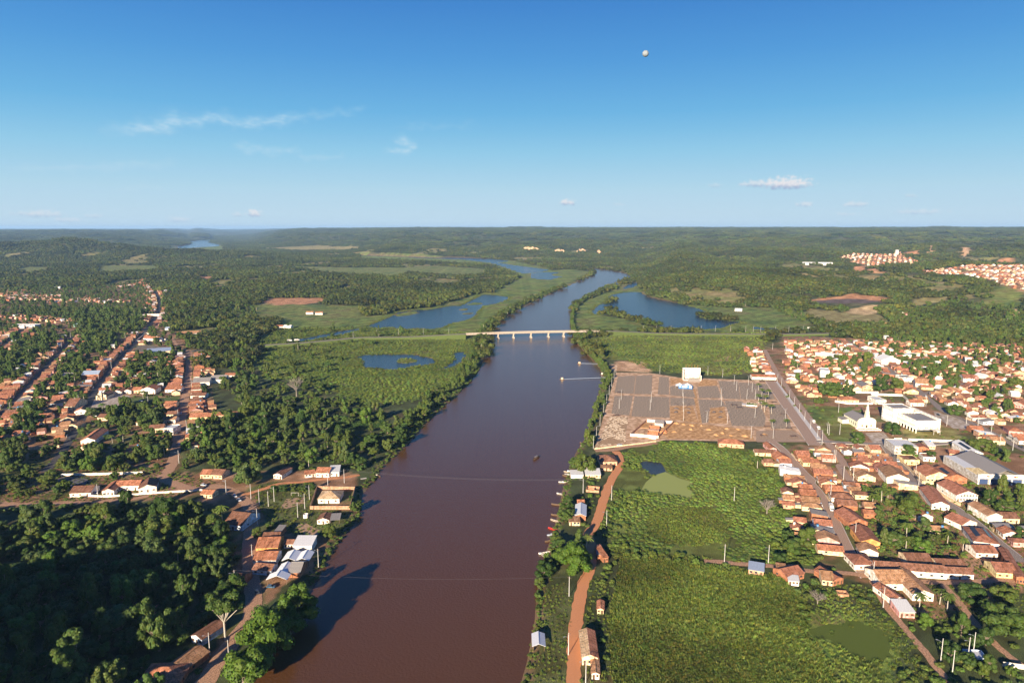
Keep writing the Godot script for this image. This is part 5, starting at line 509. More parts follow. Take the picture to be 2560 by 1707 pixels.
# ------------------------------------------------------------------ light
func make_sky() -> PanoramaSkyMaterial:
	var W := 4096
	var H := 2048
	var im := Image.create(W, H, false, Image.FORMAT_RGB8)
	var stops := [[0.0, Color8(197, 220, 235)], [1.2, Color8(192, 219, 235)], [3.0, Color8(181, 216, 235)], [6.0, Color8(148, 203, 233)], [9.0, Color8(112, 182, 228)], [13.0, Color8(86, 157, 219)], [17.5, Color8(67, 133, 206)], [27.0, Color8(48, 104, 186)], [50.0, Color8(33, 78, 158)], [90.0, Color8(25, 64, 140)]]
	var shade := func(el: float) -> Color:
		for i in stops.size() - 1:
			if el < stops[i + 1][0]:
				return (stops[i][1] as Color).lerp(stops[i + 1][1], (el - stops[i][0]) / (stops[i + 1][0] - stops[i][0]))
		return stops[-1][1]
	for y in H:
		im.fill_rect(Rect2i(0, y, W, 1), shade.call(maxf(0.0, 90.0 - 180.0 * (y + 0.5) / H)))
	# clouds: thin streaks of cirrus and small fair-weather cumulus low over the hills
	var puff := FastNoiseLite.new()
	puff.seed = 77; puff.frequency = 1.0; puff.fractal_octaves = 5
	for item in CIRRUS:
		var pts := []
		for p in item[0]: pts.append(Vector2(p[0], p[1]))
		var b := Rect2(pts[0], Vector2.ZERO)
		for p in pts: b = b.expand(p)
		b = b.grow(item[1] * 3.0)
		for y in range(int((90.0 - b.end.y) / 180.0 * H), int((90.0 - maxf(0.1, b.position.y)) / 180.0 * H) + 1):
			for x0 in range(int(floor(b.position.x / 360.0 * W)), int(b.end.x / 360.0 * W) + 1):
				var x := posmod(x0, W)
				var q := Vector2(float(x0) / W * 360.0, 90.0 - 180.0 * (y + 0.5) / H)
				var w := q + Vector2(puff.get_noise_2d(q.x * 0.5, q.y * 0.5), puff.get_noise_2d(q.x * 0.5 + 40.0, q.y * 0.8)) * 0.45
				var d := 1e9
				var along := 0.0
				for i in pts.size() - 1:
					var g := Geometry2D.get_closest_point_to_segment(w, pts[i], pts[i + 1])
					if g.distance_to(w) < d:
						d = g.distance_to(w)
						along = (i + g.distance_to(pts[i]) / maxf(0.01, pts[i].distance_to(pts[i + 1]))) / (pts.size() - 1)
				var k: float = exp(-pow(d / item[1], 2) * 2.2) * 0.8 * item[2] * smoothstep(0.0, 0.25, along + 0.06) * smoothstep(0.0, 0.2, 1.06 - along)
				k *= clampf(0.75 + 0.8 * puff.get_noise_2d(q.x * 1.2 + q.y * 2.0, q.y * 7.0), 0.1, 1.3)
				im.set_pixel(x, y, im.get_pixel(x, y).lerp(Color8(222, 235, 244), clampf(k, 0.0, 1.0)))
	for item in CUMULUS:
		var w: float = item[2]
		var h: float = item[3]
		for y in range(int((90.0 - item[1] - h * 1.6) / 180.0 * H), int((90.0 - item[1] + h) / 180.0 * H) + 1):
			for x0 in range(int(floor((item[0] - w * 1.3) / 360.0 * W)), int((item[0] + w * 1.3) / 360.0 * W) + 1):
				var x := posmod(x0, W)
				var q := Vector2(float(x0) / W * 360.0 - item[0], 90.0 - 180.0 * (y + 0.5) / H - item[1])
				var e := Vector2(q.x / w, (q.y / h) * (0.9 if q.y > 0.0 else 2.2))
				var k := 1.0 - e.length() + 0.75 * puff.get_noise_2d((q.x + item[0]) * 2.2, q.y * 4.0 + item[1])
				var a: float = smoothstep(0.0, 0.45, k) * item[4]
				var under := smoothstep(0.25, -0.35, q.y / h + 0.4 * puff.get_noise_2d(q.x * 4.0 + 9.0, q.y * 6.0))
				var c: Color = Color8(236, 233, 236).lerp(Color8(158, 178, 208), under)
				im.set_pixel(x, y, im.get_pixel(x, y).lerp(c, a))
	var m := PanoramaSkyMaterial.new()
	m.energy_multiplier = 1.0 / EXPOSURE
	m.panorama = ImageTexture.create_from_image(im)
	return m

func make_light():
	var cam := Camera3D.new()
	cam.name = "camera"
	add_child(cam)
	cam.position = Vector3(0, CAM_H, 0)
	cam.rotation_degrees = Vector3(-9.4297, 0, 0)
	cam.fov = 53.13
	cam.near = 1.0
	cam.far = 60000.0
	cam.current = true
	var env := Environment.new()
	env.background_mode = Environment.BG_SKY
	env.sky = Sky.new()
	env.sky.sky_material = make_sky()
	env.tonemap_mode = Environment.TONE_MAPPER_LINEAR
	env.tonemap_exposure = EXPOSURE
	env.sdfgi_enabled = true; env.ssao_enabled = true; env.ssil_enabled = true
	env.fog_enabled = true
	env.fog_density = 0.000036
	env.fog_light_color = Color(0.66, 0.83, 1.0)
	var we := WorldEnvironment.new()
	we.name = "sky_and_air"
	we.environment = env
	add_child(we)
	var sun := DirectionalLight3D.new()
	sun.name = "sun"
	sun.light_energy = 1.6
	sun.light_color = Color(1.0, 0.935, 0.835)
	sun.light_angular_distance = 0.5
	sun.shadow_enabled = true
	add_child(sun)
	var az := deg_to_rad(24.0)
	var el := deg_to_rad(17.2)
	sun.look_at_from_position(Vector3.ZERO, Vector3(sin(az) * cos(el), -sin(el), -cos(az) * cos(el)))

# ------------------------------------------------------------------ buildings
var cache := {}
const PITCH_ROOF := 0.40

func gable_wall(w: float, d: float, h: float) -> ArrayMesh:
	var key := "gw%.1f_%.1f_%.1f" % [w, d, h]
	if not cache.has(key):
		var s := Shape.new()
		var x := w / 2; var z := d / 2; var r := h + z * PITCH_ROOF
		s.quad(Vector3(-x, 0, z), Vector3(x, 0, z), Vector3(x, h, z), Vector3(-x, h, z))
		s.quad(Vector3(x, 0, -z), Vector3(-x, 0, -z), Vector3(-x, h, -z), Vector3(x, h, -z))
		for k in [1.0, -1.0]:
			s.quad(Vector3(x * k, 0, z * k), Vector3(x * k, 0, -z * k), Vector3(x * k, h, -z * k), Vector3(x * k, h, z * k))
			s.tri(Vector3(x * k, h, z * k), Vector3(x * k, h, -z * k), Vector3(x * k, r, 0))
		cache[key] = s.mesh()
	return cache[key]

func roof_slope(s: Shape, x0: float, x1: float, z0: float, y0: float, z1: float, y1: float, th := 0.16):
	# one slab from eave (z0, y0) to ridge (z1, y1)
	var a := Vector3(x0, y0, z0); var b := Vector3(x1, y0, z0); var c := Vector3(x1, y1, z1); var d := Vector3(x0, y1, z1)
	if z0 < z1:
		a = Vector3(x1, y0, z0); b = Vector3(x0, y0, z0); c = Vector3(x0, y1, z1); d = Vector3(x1, y1, z1)
	var u := Vector3(0, th, 0)
	var l := a.distance_to(d)
	s.quad(a + u, b + u, c + u, d + u, Color.WHITE, absf(x1 - x0), l)
	s.quad(d, c, b, a, Color.WHITE, absf(x1 - x0), l)
	s.quad(a, b, b + u, a + u); s.quad(b, c, c + u, b + u); s.quad(d, a, a + u, d + u); s.quad(c, d, d + u, c + u)

func gable_roof(w: float, d: float, h: float, half := 0) -> ArrayMesh:
	var key := "gr%.1f_%.1f_%.1f_%d" % [w, d, h, half]
	if not cache.has(key):
		var s := Shape.new()
		var o := 0.45
		var x := w / 2 + 0.3; var z := d / 2
		if half <= 0: roof_slope(s, -x, x, z + o, h - o * PITCH_ROOF + 0.02, 0.0, h + z * PITCH_ROOF + 0.02)
		if half >= 0: roof_slope(s, -x, x, -z - o, h - o * PITCH_ROOF + 0.02, 0.0, h + z * PITCH_ROOF + 0.02)
		if half == 0: s.box(Vector3(0, h + z * PITCH_ROOF + 0.12, 0), Vector3(2 * x, 0.16, 0.36))
		cache[key] = s.mesh()
	return cache[key]

func hip_roof(w: float, d: float, h: float) -> ArrayMesh:
	var key := "hr%.1f_%.1f_%.1f" % [w, d, h]
	if not cache.has(key):
		var s := Shape.new()
		var x := w / 2 + 0.45; var z := d / 2 + 0.45; var y := h
		var rx := maxf(0.1, x - z) if x > z else 0.1
		var rz := maxf(0.1, z - x) if z > x else 0.1
		var top := h + minf(x, z) * PITCH_ROOF
		var e := [Vector3(-x, y, z), Vector3(x, y, z), Vector3(x, y, -z), Vector3(-x, y, -z)]
		var r := [Vector3(-rx, top, rz), Vector3(rx, top, rz), Vector3(rx, top, -rz), Vector3(-rx, top, -rz)]
		for k in 4:
			var m := (k + 1) % 4
			s.quad(e[k], e[m], r[m], r[k], Color.WHITE, e[k].distance_to(e[m]), e[k].distance_to(r[k]))
			s.quad(e[k] - Vector3(0, 0.15, 0), e[m] - Vector3(0, 0.15, 0), e[m], e[k])
		s.quad(r[0], r[1], r[2], r[3])
		s.quad(e[3] - Vector3(0, 0.15, 0), e[2] - Vector3(0, 0.15, 0), e[1] - Vector3(0, 0.15, 0), e[0] - Vector3(0, 0.15, 0))
		cache[key] = s.mesh()
	return cache[key]

func block(w: float, d: float, h: float) -> ArrayMesh:
	var key := "bx%.1f_%.1f_%.1f" % [w, d, h]
	if not cache.has(key):
		var s := Shape.new()
		s.box(Vector3.ZERO, Vector3(w, h, d))
		cache[key] = s.mesh()
	return cache[key]

func mono_roof(w: float, d: float, h: float) -> ArrayMesh:
	var key := "mr%.1f_%.1f_%.1f" % [w, d, h]
	if not cache.has(key):
		var s := Shape.new()
		var x := w / 2 + 0.3; var z := d / 2 + 0.4
		roof_slope(s, -x, x, z, h + 0.05, -z, h + 0.05 + d * 0.13, 0.1)
		# sheet ribs
		for k in int(w / 1.2):
			var px := -x + (k + 0.5) * 1.2
			s.hexa([Vector3(px - 0.05, h + 0.1, z), Vector3(px + 0.05, h + 0.1, z), Vector3(px + 0.05, h + 0.1 + d * 0.13, -z), Vector3(px - 0.05, h + 0.1 + d * 0.13, -z),
				Vector3(px - 0.05, h + 0.2, z), Vector3(px + 0.05, h + 0.2, z), Vector3(px + 0.05, h + 0.2 + d * 0.13, -z), Vector3(px - 0.05, h + 0.2 + d * 0.13, -z)])
		cache[key] = s.mesh()
	return cache[key]

func mono_wall(w: float, d: float, h: float) -> ArrayMesh:
	var s := Shape.new()
	var x := w / 2; var z := d / 2; var k := h + d * 0.13
	s.hexa([Vector3(-x, 0, z), Vector3(x, 0, z), Vector3(x, 0, -z), Vector3(-x, 0, -z), Vector3(-x, h, z), Vector3(x, h, z), Vector3(x, k, -z), Vector3(-x, k, -z)])
	return s.mesh()

func parapet(w: float, d: float, h: float) -> ArrayMesh:
	var s := Shape.new()
	for k in [-1.0, 1.0]:
		s.box(Vector3(0, h, k * (d / 2 - 0.1)), Vector3(w, 0.6, 0.2))
		s.box(Vector3(k * (w / 2 - 0.1), h, 0), Vector3(0.2, 0.6, d - 0.4))
	return s.mesh()

func ring(w: float, d: float, h: float, th := 0.25) -> ArrayMesh:
	var s := Shape.new()
	for k in [-1.0, 1.0]:
		s.box(Vector3(0, 0, k * (d / 2 - th / 2)), Vector3(w, h, th))
		s.box(Vector3(k * (w / 2 - th / 2), 0, 0), Vector3(th, h, d - 2 * th))
	s.box(Vector3(w * 0.12, 0, 0), Vector3(th, h * 0.8, d - 2 * th))
	s.box(Vector3(-w * 0.2, 0, -d * 0.12), Vector3(w * 0.55, h * 0.7, th))
	return s.mesh()

func window_mesh() -> Mesh:
	if not cache.has("win"):
		var s := Shape.new()
		s.box(Vector3(0, -0.5, 0), Vector3(1, 1, 0.08))
		cache.win = s.mesh()
	return cache.win

func openings(t: Node3D, w: float, d: float, h: float, n: int, r: RandomNumberGenerator, glass: Material):
	if n <= 0: return
	var slots := n + 1
	var door := r.randi_range(0, slots - 1)
	for k in slots:
		var x := -w / 2 + w * (k + 0.5) / slots
		if k == door: part(t, "door", window_mesh(), M.shutter, Vector3(x, 1.05, d / 2 + 0.02), Vector3(0.95, 2.1, 1))
		else:
			for st in (2 if h > 4.6 else 1):
				part(t, "window", window_mesh(), glass, Vector3(x, 1.65 + st * 2.7, d / 2 + 0.02), Vector3(minf(1.3, w / slots * 0.6), 1.05, 1))
	for k in [-1.0, 1.0]:
		part(t, "window", window_mesh(), glass, Vector3(k * (w / 2 + 0.02), 1.65, d * 0.18 * k), Vector3(1.1, 1.0, 1), PI / 2)

func house(called: String, label: String, category: String, group: String, at: Vector2, turn: float, w: float, d: float, h: float, roof: String, wall: String, rc: String, ridge: String, wins: int, seed_: int) -> Node3D:
	var r := RandomNumberGenerator.new()
	r.seed = seed_
	var t := thing(called, label, category, Vector3(at.x, land(at.x, at.y) - 0.03, at.y), turn, group)
	var wm: Material = M["wall_" + ("brickw" if wall == "brick" else wall)] if wall != "open" else M.wood
	var rm: Material = M["roof_%s%d" % [rc if rc != "twotone" else "cream", r.randi_range(0, 2)]]
	w = snappedf(w, 0.5); d = snappedf(d, 0.5)
	if wall == "open":
		for sx in [-1.0, 1.0]:
			for sz in [-1.0, 1.0]:
				part(t, "post", block(0.2, 0.2, h), wm, Vector3(sx * (w / 2 - 0.15), 0, sz * (d / 2 - 0.15)))
		if roof == "mono": part(t, "roof", mono_roof(w, d, h), rm)
		else: part(t, "roof", gable_roof(w if ridge == "w" else d, d if ridge == "w" else w, h), rm, Vector3.ZERO, Vector3.ONE, 0.0 if ridge == "w" else PI / 2)
		return t
	match roof:
		"gable":
			var a := w if ridge == "w" else d
			var b := d if ridge == "w" else w
			var turned := 0.0 if ridge == "w" else PI / 2
			part(t, "wall", gable_wall(a, b, h), wm, Vector3.ZERO, Vector3.ONE, turned)
			if rc == "twotone":
				part(t, "roof", gable_roof(a, b, h, 1), M.roof_cream0, Vector3.ZERO, Vector3.ONE, turned)
				part(t, "roof", gable_roof(a, b, h, -1), M.roof_orange0, Vector3.ZERO, Vector3.ONE, turned)
			else: part(t, "roof", gable_roof(a, b, h), rm, Vector3.ZERO, Vector3.ONE, turned)
		"hip":
			part(t, "wall", block(w, d, h), wm)
			part(t, "roof", hip_roof(w, d, h), rm)
		"mono":
			part(t, "wall", mono_wall(w, d, h), wm)
			part(t, "roof", mono_roof(w, d, h), rm)
		"flat":
			if wall == "ruin": part(t, "wall", ring(w, d, h), wm)
			else:
				part(t, "wall", block(w, d, h), wm)
				part(t, "parapet", parapet(w, d, h), wm)
				part(t, "roof", block(w - 0.5, d - 0.5, 0.12), rm, Vector3(0, h + 0.003, 0))
	openings(t, w, d, h, wins, r, M.glass if r.randf() < 0.5 else M.shutter)
	if seed_ >= 5000 and seed_ < 7000:
		if r.randf() < 0.6:
			var aw := snappedf(w * r.randf_range(0.4, 0.75), 0.5)
			var ad := snappedf(r.randf_range(2.5, 4.5), 0.5)
			var ax := (w - aw) / 2 * (1.0 if r.randf() < 0.5 else -1.0)
			part(t, "annex", mono_wall(aw, ad, 2.0), M[["wall_brickw", "wall_ruin", "wall_cream"][r.randi_range(0, 2)]], Vector3(ax, 0, -d / 2 - ad / 2 - 0.01), Vector3.ONE, PI)
			part(t, "annex_roof", mono_roof(aw, ad, 2.0), M["roof_%s%d" % [["brown", "tan", "grey", "red"][r.randi_range(0, 3)], r.randi_range(0, 2)]], Vector3(ax, 0, -d / 2 - ad / 2 - 0.01), Vector3.ONE, PI)
		if r.randf() < 0.45:
			part(t, "front_wall", block(w - 0.2, 0.15, 1.5), M[["wall_white", "wall_cream", "wall_brickdark"][r.randi_range(0, 2)]], Vector3(0, 0, d / 2 + 1.4))
		if r.randf() < 0.18:
			var tank := Shape.new()
			tank.tube(Vector3.ZERO, Vector3(0, 1.1, 0), 0.62, 0.7, 10)
			part(t, "water_tank", tank.mesh(), M.tank if r.randf() < 0.6 else M.wall_white, Vector3(w * 0.28, h + 1.2, -d * 0.2))
			part(t, "tank_stand", block(1.6, 1.6, h + 1.2), wm, Vector3(w * 0.28, 0, -d * 0.2))
	return t

const WALLS := ["white", "white", "cream", "cream", "cream", "salmon", "salmon", "salmon", "brick", "brick", "blue", "pink", "yellow"]
const ROOFS := ["orange", "orange", "orange", "red", "red", "red", "brown", "brown", "tan", "tan", "tan", "grey", "white"]
const SAY := {"orange": "orange tiled", "red": "red tiled", "brown": "brown tiled", "tan": "weathered tan", "grey": "grey sheet", "white": "white sheet", "brick": "bare brick", "salmon": "salmon", "cream": "cream", "white_": "white", "yellow": "yellow", "blue": "pale blue", "pink": "pink"}

func say_house(o: Dictionary) -> String:
	var size := "long" if o.w > 11.5 else ("deep" if o.d > 14.5 else ("narrow" if o.w < 7.5 else ""))
	var wl: String = SAY["white_"] if o.wall == "white" else ("orange" if o.wall == "orange" else SAY[o.wall])
	return ("%s %s house, %s %s roof, %s" % [size, wl, SAY[o.rc], "hipped" if o.roof == "hip" else ("lean-to" if o.roof == "mono" else ("end-on" if o.ridge == "d" else "gable")), o.place]).strip_edges().replace("in a yard behind", "behind")

func footprint(p: Vector2, turn: float, w: float, d: float) -> PackedVector2Array:
	var x := Vector2(cos(turn), -sin(turn)); var z := Vector2(sin(turn), cos(turn))
	return PackedVector2Array([p - x * w / 2 - z * d / 2, p + x * w / 2 - z * d / 2, p + x * w / 2 + z * d / 2, p - x * w / 2 + z * d / 2])

func free_spot(p: Vector2, turn: float, w: float, d: float) -> bool:
	var x := Vector2(cos(turn), -sin(turn)); var z := Vector2(sin(turn), cos(turn))
	for a in [-0.42, -0.21, 0.0, 0.21, 0.42]:
		for b in [-0.42, -0.21, 0.0, 0.21, 0.42]:
			if at_cell(p + x * w * a + z * d * b) != 0: return false
	return true

func draw_house(o: Dictionary) -> Dictionary:
	o.wall = WALLS[rng.randi_range(0, WALLS.size() - 1)]
	o.rc = ROOFS[rng.randi_range(0, ROOFS.size() - 1)]
	o.roof = "hip" if rng.randf() < 0.1 and o.rc != "grey" and o.rc != "white" else "gable"
	if o.rc in ["grey", "white"]: o.roof = "mono"
	o.ridge = "d" if rng.randf() < 0.78 else "w"
	o.h = rng.randf_range(2.7, 3.3)
	return o

func make_houses():
	var all := []
	var n := 0
	for b in BUILDINGS:
		var nice: String = b[10]
		var kind: String = b[11]
		var called: String = {"house": "house", "shelter": "open_shelter", "hut": "hut", "shed": "shed", "tent": "market_tent", "warehouse": "warehouse", "hall": "hall", "ruin": "unfinished_house", "solarhouse": "house", "solarhall": "hall"}[kind]
		var roof: String = "gable" if b[6] == "tent" else b[6]
		var t := house(called, nice, called.replace("_", " ") if kind != "ruin" else "ruin", "", Vector2(b[0], b[1]), b[2], b[3], b[4], b[5], roof, b[7], b[8], b[9], b[12], 1000 + n)
		if kind.begins_with("solar"):
			var a: float = snappedf(b[3], 0.5) / 2
			for k in [-0.5, 0.5]:
				var pnl := part(t, "solar_panel", block(2.4, b[4] * 0.6, 0.08), M.glass, Vector3(a * k, b[5] + a * (1.0 - absf(k)) * PITCH_ROOF + 0.42, 0))
				pnl.rotation.z = -signf(k) * atan(PITCH_ROOF)
		mark_poly(footprint(Vector2(b[0], b[1]), b[2], b[3] + 2.0, b[4] + 2.0), 3)
		n += 1
	print("hand-placed ", n)
	for r in ROWS:
		var line := smooth_line(pv(r[0]), 1.0)
		for side in r[1]:
			var s := -1.0 if side == "L" else 1.0
			var i := 2
			while i < line.size() - 6:
				var w := rng.randf_range(5.5, 10.0)
				var d := rng.randf_range(8.0, 14.0)
				var j := mini(line.size() - 1, i + int(w))
				var t := (line[j] - line[i]).normalized()
				if t == Vector2.ZERO: break
				var rt := Vector2(-t.y, t.x)
				if rng.randf() > r[4]:
					var p: Vector2 = (line[i] + line[j]) / 2 + rt * s * (r[3] + d / 2 + rng.randf_range(-0.4, 1.0))
					var zd := -rt * s
					var turn := atan2(zd.x, zd.y)
					if free_spot(p, turn, w, d):
						all.append(draw_house({"p": p, "turn": turn, "w": w - 0.25, "d": d, "place": r[2]}))
						mark_poly(footprint(p, turn, w + 0.5, d + 1.5), 3)
						# some yards hold a second, smaller house behind
						var p2 := p + rt * s * (d / 2 + 8.0)
						if rng.randf() < 0.35 and free_spot(p2, turn, w * 0.8, 7.0):
							all.append(draw_house({"p": p2, "turn": turn, "w": w * 0.8, "d": 7.0, "place": r[2].replace("on the", "in a yard behind the")}))
							mark_poly(footprint(p2, turn, w * 0.8, 8.0), 3)
				i += int(w)
	for f in FILLS:
		var poly := pv(f[0])
		var b := boxed(poly)
		var c := b.get_center()
		var ax := Vector2(cos(f[1]), -sin(f[1])); var az := Vector2(-ax.y, ax.x)
		var reach := b.size.length() / 2
		var u := -reach
		while u < reach:
			var v := -reach
			while v < reach:
				var p := c + ax * (u + rng.randf_range(-3.5, 3.5)) + az * (v + rng.randf_range(-3.5, 3.5))
				var w := rng.randf_range(5.5, 9.5)
				var d := rng.randf_range(6.5, 10.5)
				var turn := atan2(-ax.y, ax.x) + (PI / 2 if rng.randf() < 0.3 else 0.0) + rng.randf_range(-0.12, 0.12)
				if Geometry2D.is_point_in_polygon(p, poly) and rng.randf() < 0.75 and free_spot(p, turn, w, d):
					all.append(draw_house({"p": p, "turn": turn, "w": w, "d": d, "place": f[3]}))
					mark_poly(footprint(p, turn, w, d), 3)
				v += f[2] * 0.86
			u += f[2] * 0.86
	for o in all:
		var p: Vector2 = o.p
		o.size = o.w * o.d / p.length_squared()
		if absf(p.x) > -p.y * 0.86: o.size *= 0.01
	all.sort_custom(func(a, b): return a.size > b.size)
	print("street houses ", all.size())
	var rest := []
	for k in all.size():
		var o: Dictionary = all[k]
		if k < 205:
			var wins := 2 if o.p.length() < 800.0 else 1
			house("house", say_house(o), "house", "houses %s" % o.place, o.p, o.turn, o.w, o.d, o.h, o.roof, o.wall, o.rc, o.ridge, wins, 5000 + k)
		else: rest.append(o)
	far_houses(rest)

func far_houses(rest: Array):
	var root := Node3D.new()
	root.name = "distant_houses"
	add_child(root)
	tag(root, "mass of small tiled roofs in the farther town blocks and hill quarter", "houses", "", "stuff")
	var looks := [["white", "orange"], ["cream", "red"], ["salmon", "brown"], ["salmon", "orange"], ["white", "white"], ["brick", "tan"], ["cream", "tan"], ["brick", "red"], ["pink", "brown"]]
	var sets := []
	for l in looks: sets.append([])
	for o in rest:
		var t := Transform3D(Basis(Vector3.UP, o.turn + (PI / 2 if o.ridge == "d" else 0.0)).scaled_local(Vector3(o.w / 9.0, o.h / 3.4, o.d / 10.0)), Vector3(o.p.x, land(o.p.x, o.p.y), o.p.y))
		sets[rng.randi_range(0, looks.size() - 1)].append(t)
	for k in looks.size():
		if sets[k].is_empty(): continue
		for which in 2:
			var mm := MultiMesh.new()
			mm.transform_format = MultiMesh.TRANSFORM_3D
			mm.mesh = gable_wall(9.0, 10.0, 3.4) if which == 0 else gable_roof(9.0, 10.0, 3.4)
			mm.instance_count = sets[k].size()
			for i in sets[k].size(): mm.set_instance_transform(i, sets[k][i])
			var o := MultiMeshInstance3D.new()
			o.name = "wall" if which == 0 else "roof"
			o.multimesh = mm
			o.material_override = M["wall_" + ("brickw" if looks[k][0] == "brick" else looks[k][0])] if which == 0 else M["roof_%s0" % looks[k][1]]
			o.set_meta("kind", "stuff")
			root.add_child(o, true)

# ------------------------------------------------------------------ water, roads, plaza
func make_water():
	for p in [river] + LAKES.map(func(a): return pv(a)):
		var big := Geometry2D.offset_polygon(p, 14.0 if p == river else 7.0)
		var is_river: bool = p == river
		var m: Material = M.river if is_river else M.lake
		if not is_river and p[0].distance_to(pv(LAKES[3])[0]) < 0.1: m = M.pond
		struct("river" if is_river else "lake", sheet(big[0], WATER if is_river else LAKE), m, "", "")
	struct("lake", sheet(pv(ALGAE[0]), LAKE + 0.03), M.algae)
	var sw := smooth_line(pv(SWAMP[0]), 4.0)
	for i in sw.size(): sw[i] += Vector2(fine.get_noise_2d(sw[i].x * 4.0, sw[i].y * 4.0), fine.get_noise_2d(sw[i].x * 4.0 + 70.0, sw[i].y * 4.0)) * 3.0
	if sw[0].distance_to(sw[-1]) < 6.0: sw.remove_at(sw.size() - 1)
	struct("marsh_field", sheet(sw, 0.06), M.swamp)

func make_roads():
	var k := 0
	for r in ROADS:
		var line := smooth_line(pv(r[2]), 4.0)
		struct("road", ribbon(line, r[1], 0.10 + 0.012 * k, 0.9 if r[0].begins_with("dirt") else 0.25), M[r[0]])
		for p in line: mark_disc(p, r[1] / 2 + 0.6, 2)
		if r[0] in ["brick", "asphalt_worn"] and k % 2 == 0:
			for side in [-1.0, 1.0]:
				var s := Shape.new()
				for i in line.size() - 1:
					var t := (line[i + 1] - line[i]).normalized()
					var q: Vector2 = Vector2(-t.y, t.x) * side * (r[1] / 2 + 0.15)
					var a := line[i] + q; var b := line[i + 1] + q
					var e := Vector2(-t.y, t.x) * 0.16
					s.hexa([Vector3((a - e).x, 0.0, (a - e).y), Vector3((a + e).x, 0.0, (a + e).y), Vector3((b + e).x, 0.0, (b + e).y), Vector3((b - e).x, 0.0, (b - e).y),
						Vector3((a - e).x, 0.28, (a - e).y), Vector3((a + e).x, 0.28, (a + e).y), Vector3((b + e).x, 0.28, (b + e).y), Vector3((b - e).x, 0.28, (b - e).y)])
				struct("kerb", s.mesh(), M.kerb)
		k += 1
	for h in [[HW_L[0], true], [HW_R[0], false]]:
		var line := smooth_line(pv(h[0]), 8.0)
		var top := Shape.new(); var side := Shape.new()
		var prev := []
		for i in line.size():
			var t := (line[mini(i + 1, line.size() - 1)] - line[maxi(i - 1, 0)]).normalized()
			var r := Vector2(-t.y, t.x)
			var near: float = line[i].distance_to(line[-1]) if h[1] else line[i].distance_to(line[0])
			var y := lerpf(7.0, 2.4, smoothstep(0.0, 110.0, near))
			if h[1]: y *= smoothstep(0.0, 120.0, line[i].distance_to(line[0])) * 0.9 + 0.1
			var row := []
			for o in [[-4.5 - y * 1.7, -0.3], [-4.5, y], [4.5, y], [4.5 + y * 1.7, -0.3]]:
				var p: Vector2 = line[i] + r * o[0]
				row.append(Vector3(p.x, land(p.x, p.y) + o[1] - (0.0 if o[1] > 0.0 else 0.2), p.y))
			if prev:
				side.quad(prev[0], prev[1], row[1], row[0]); side.quad(prev[2], prev[3], row[3], row[2])
				top.quad(prev[1], prev[2], row[2], row[1])
			prev = row
			mark_disc(line[i], 12.0, 2)
		struct("road_embankment", side.mesh(), M.lawn)
		struct("highway", top.mesh(), M.asphalt_worn)
	for p in PAVED: 
		struct("pavement" if p[0] != "lawn" else "grass_plot", sheet(pv(p[1]), 0.045), M[p[0]])
		mark_poly(pv(p[1]), 4)

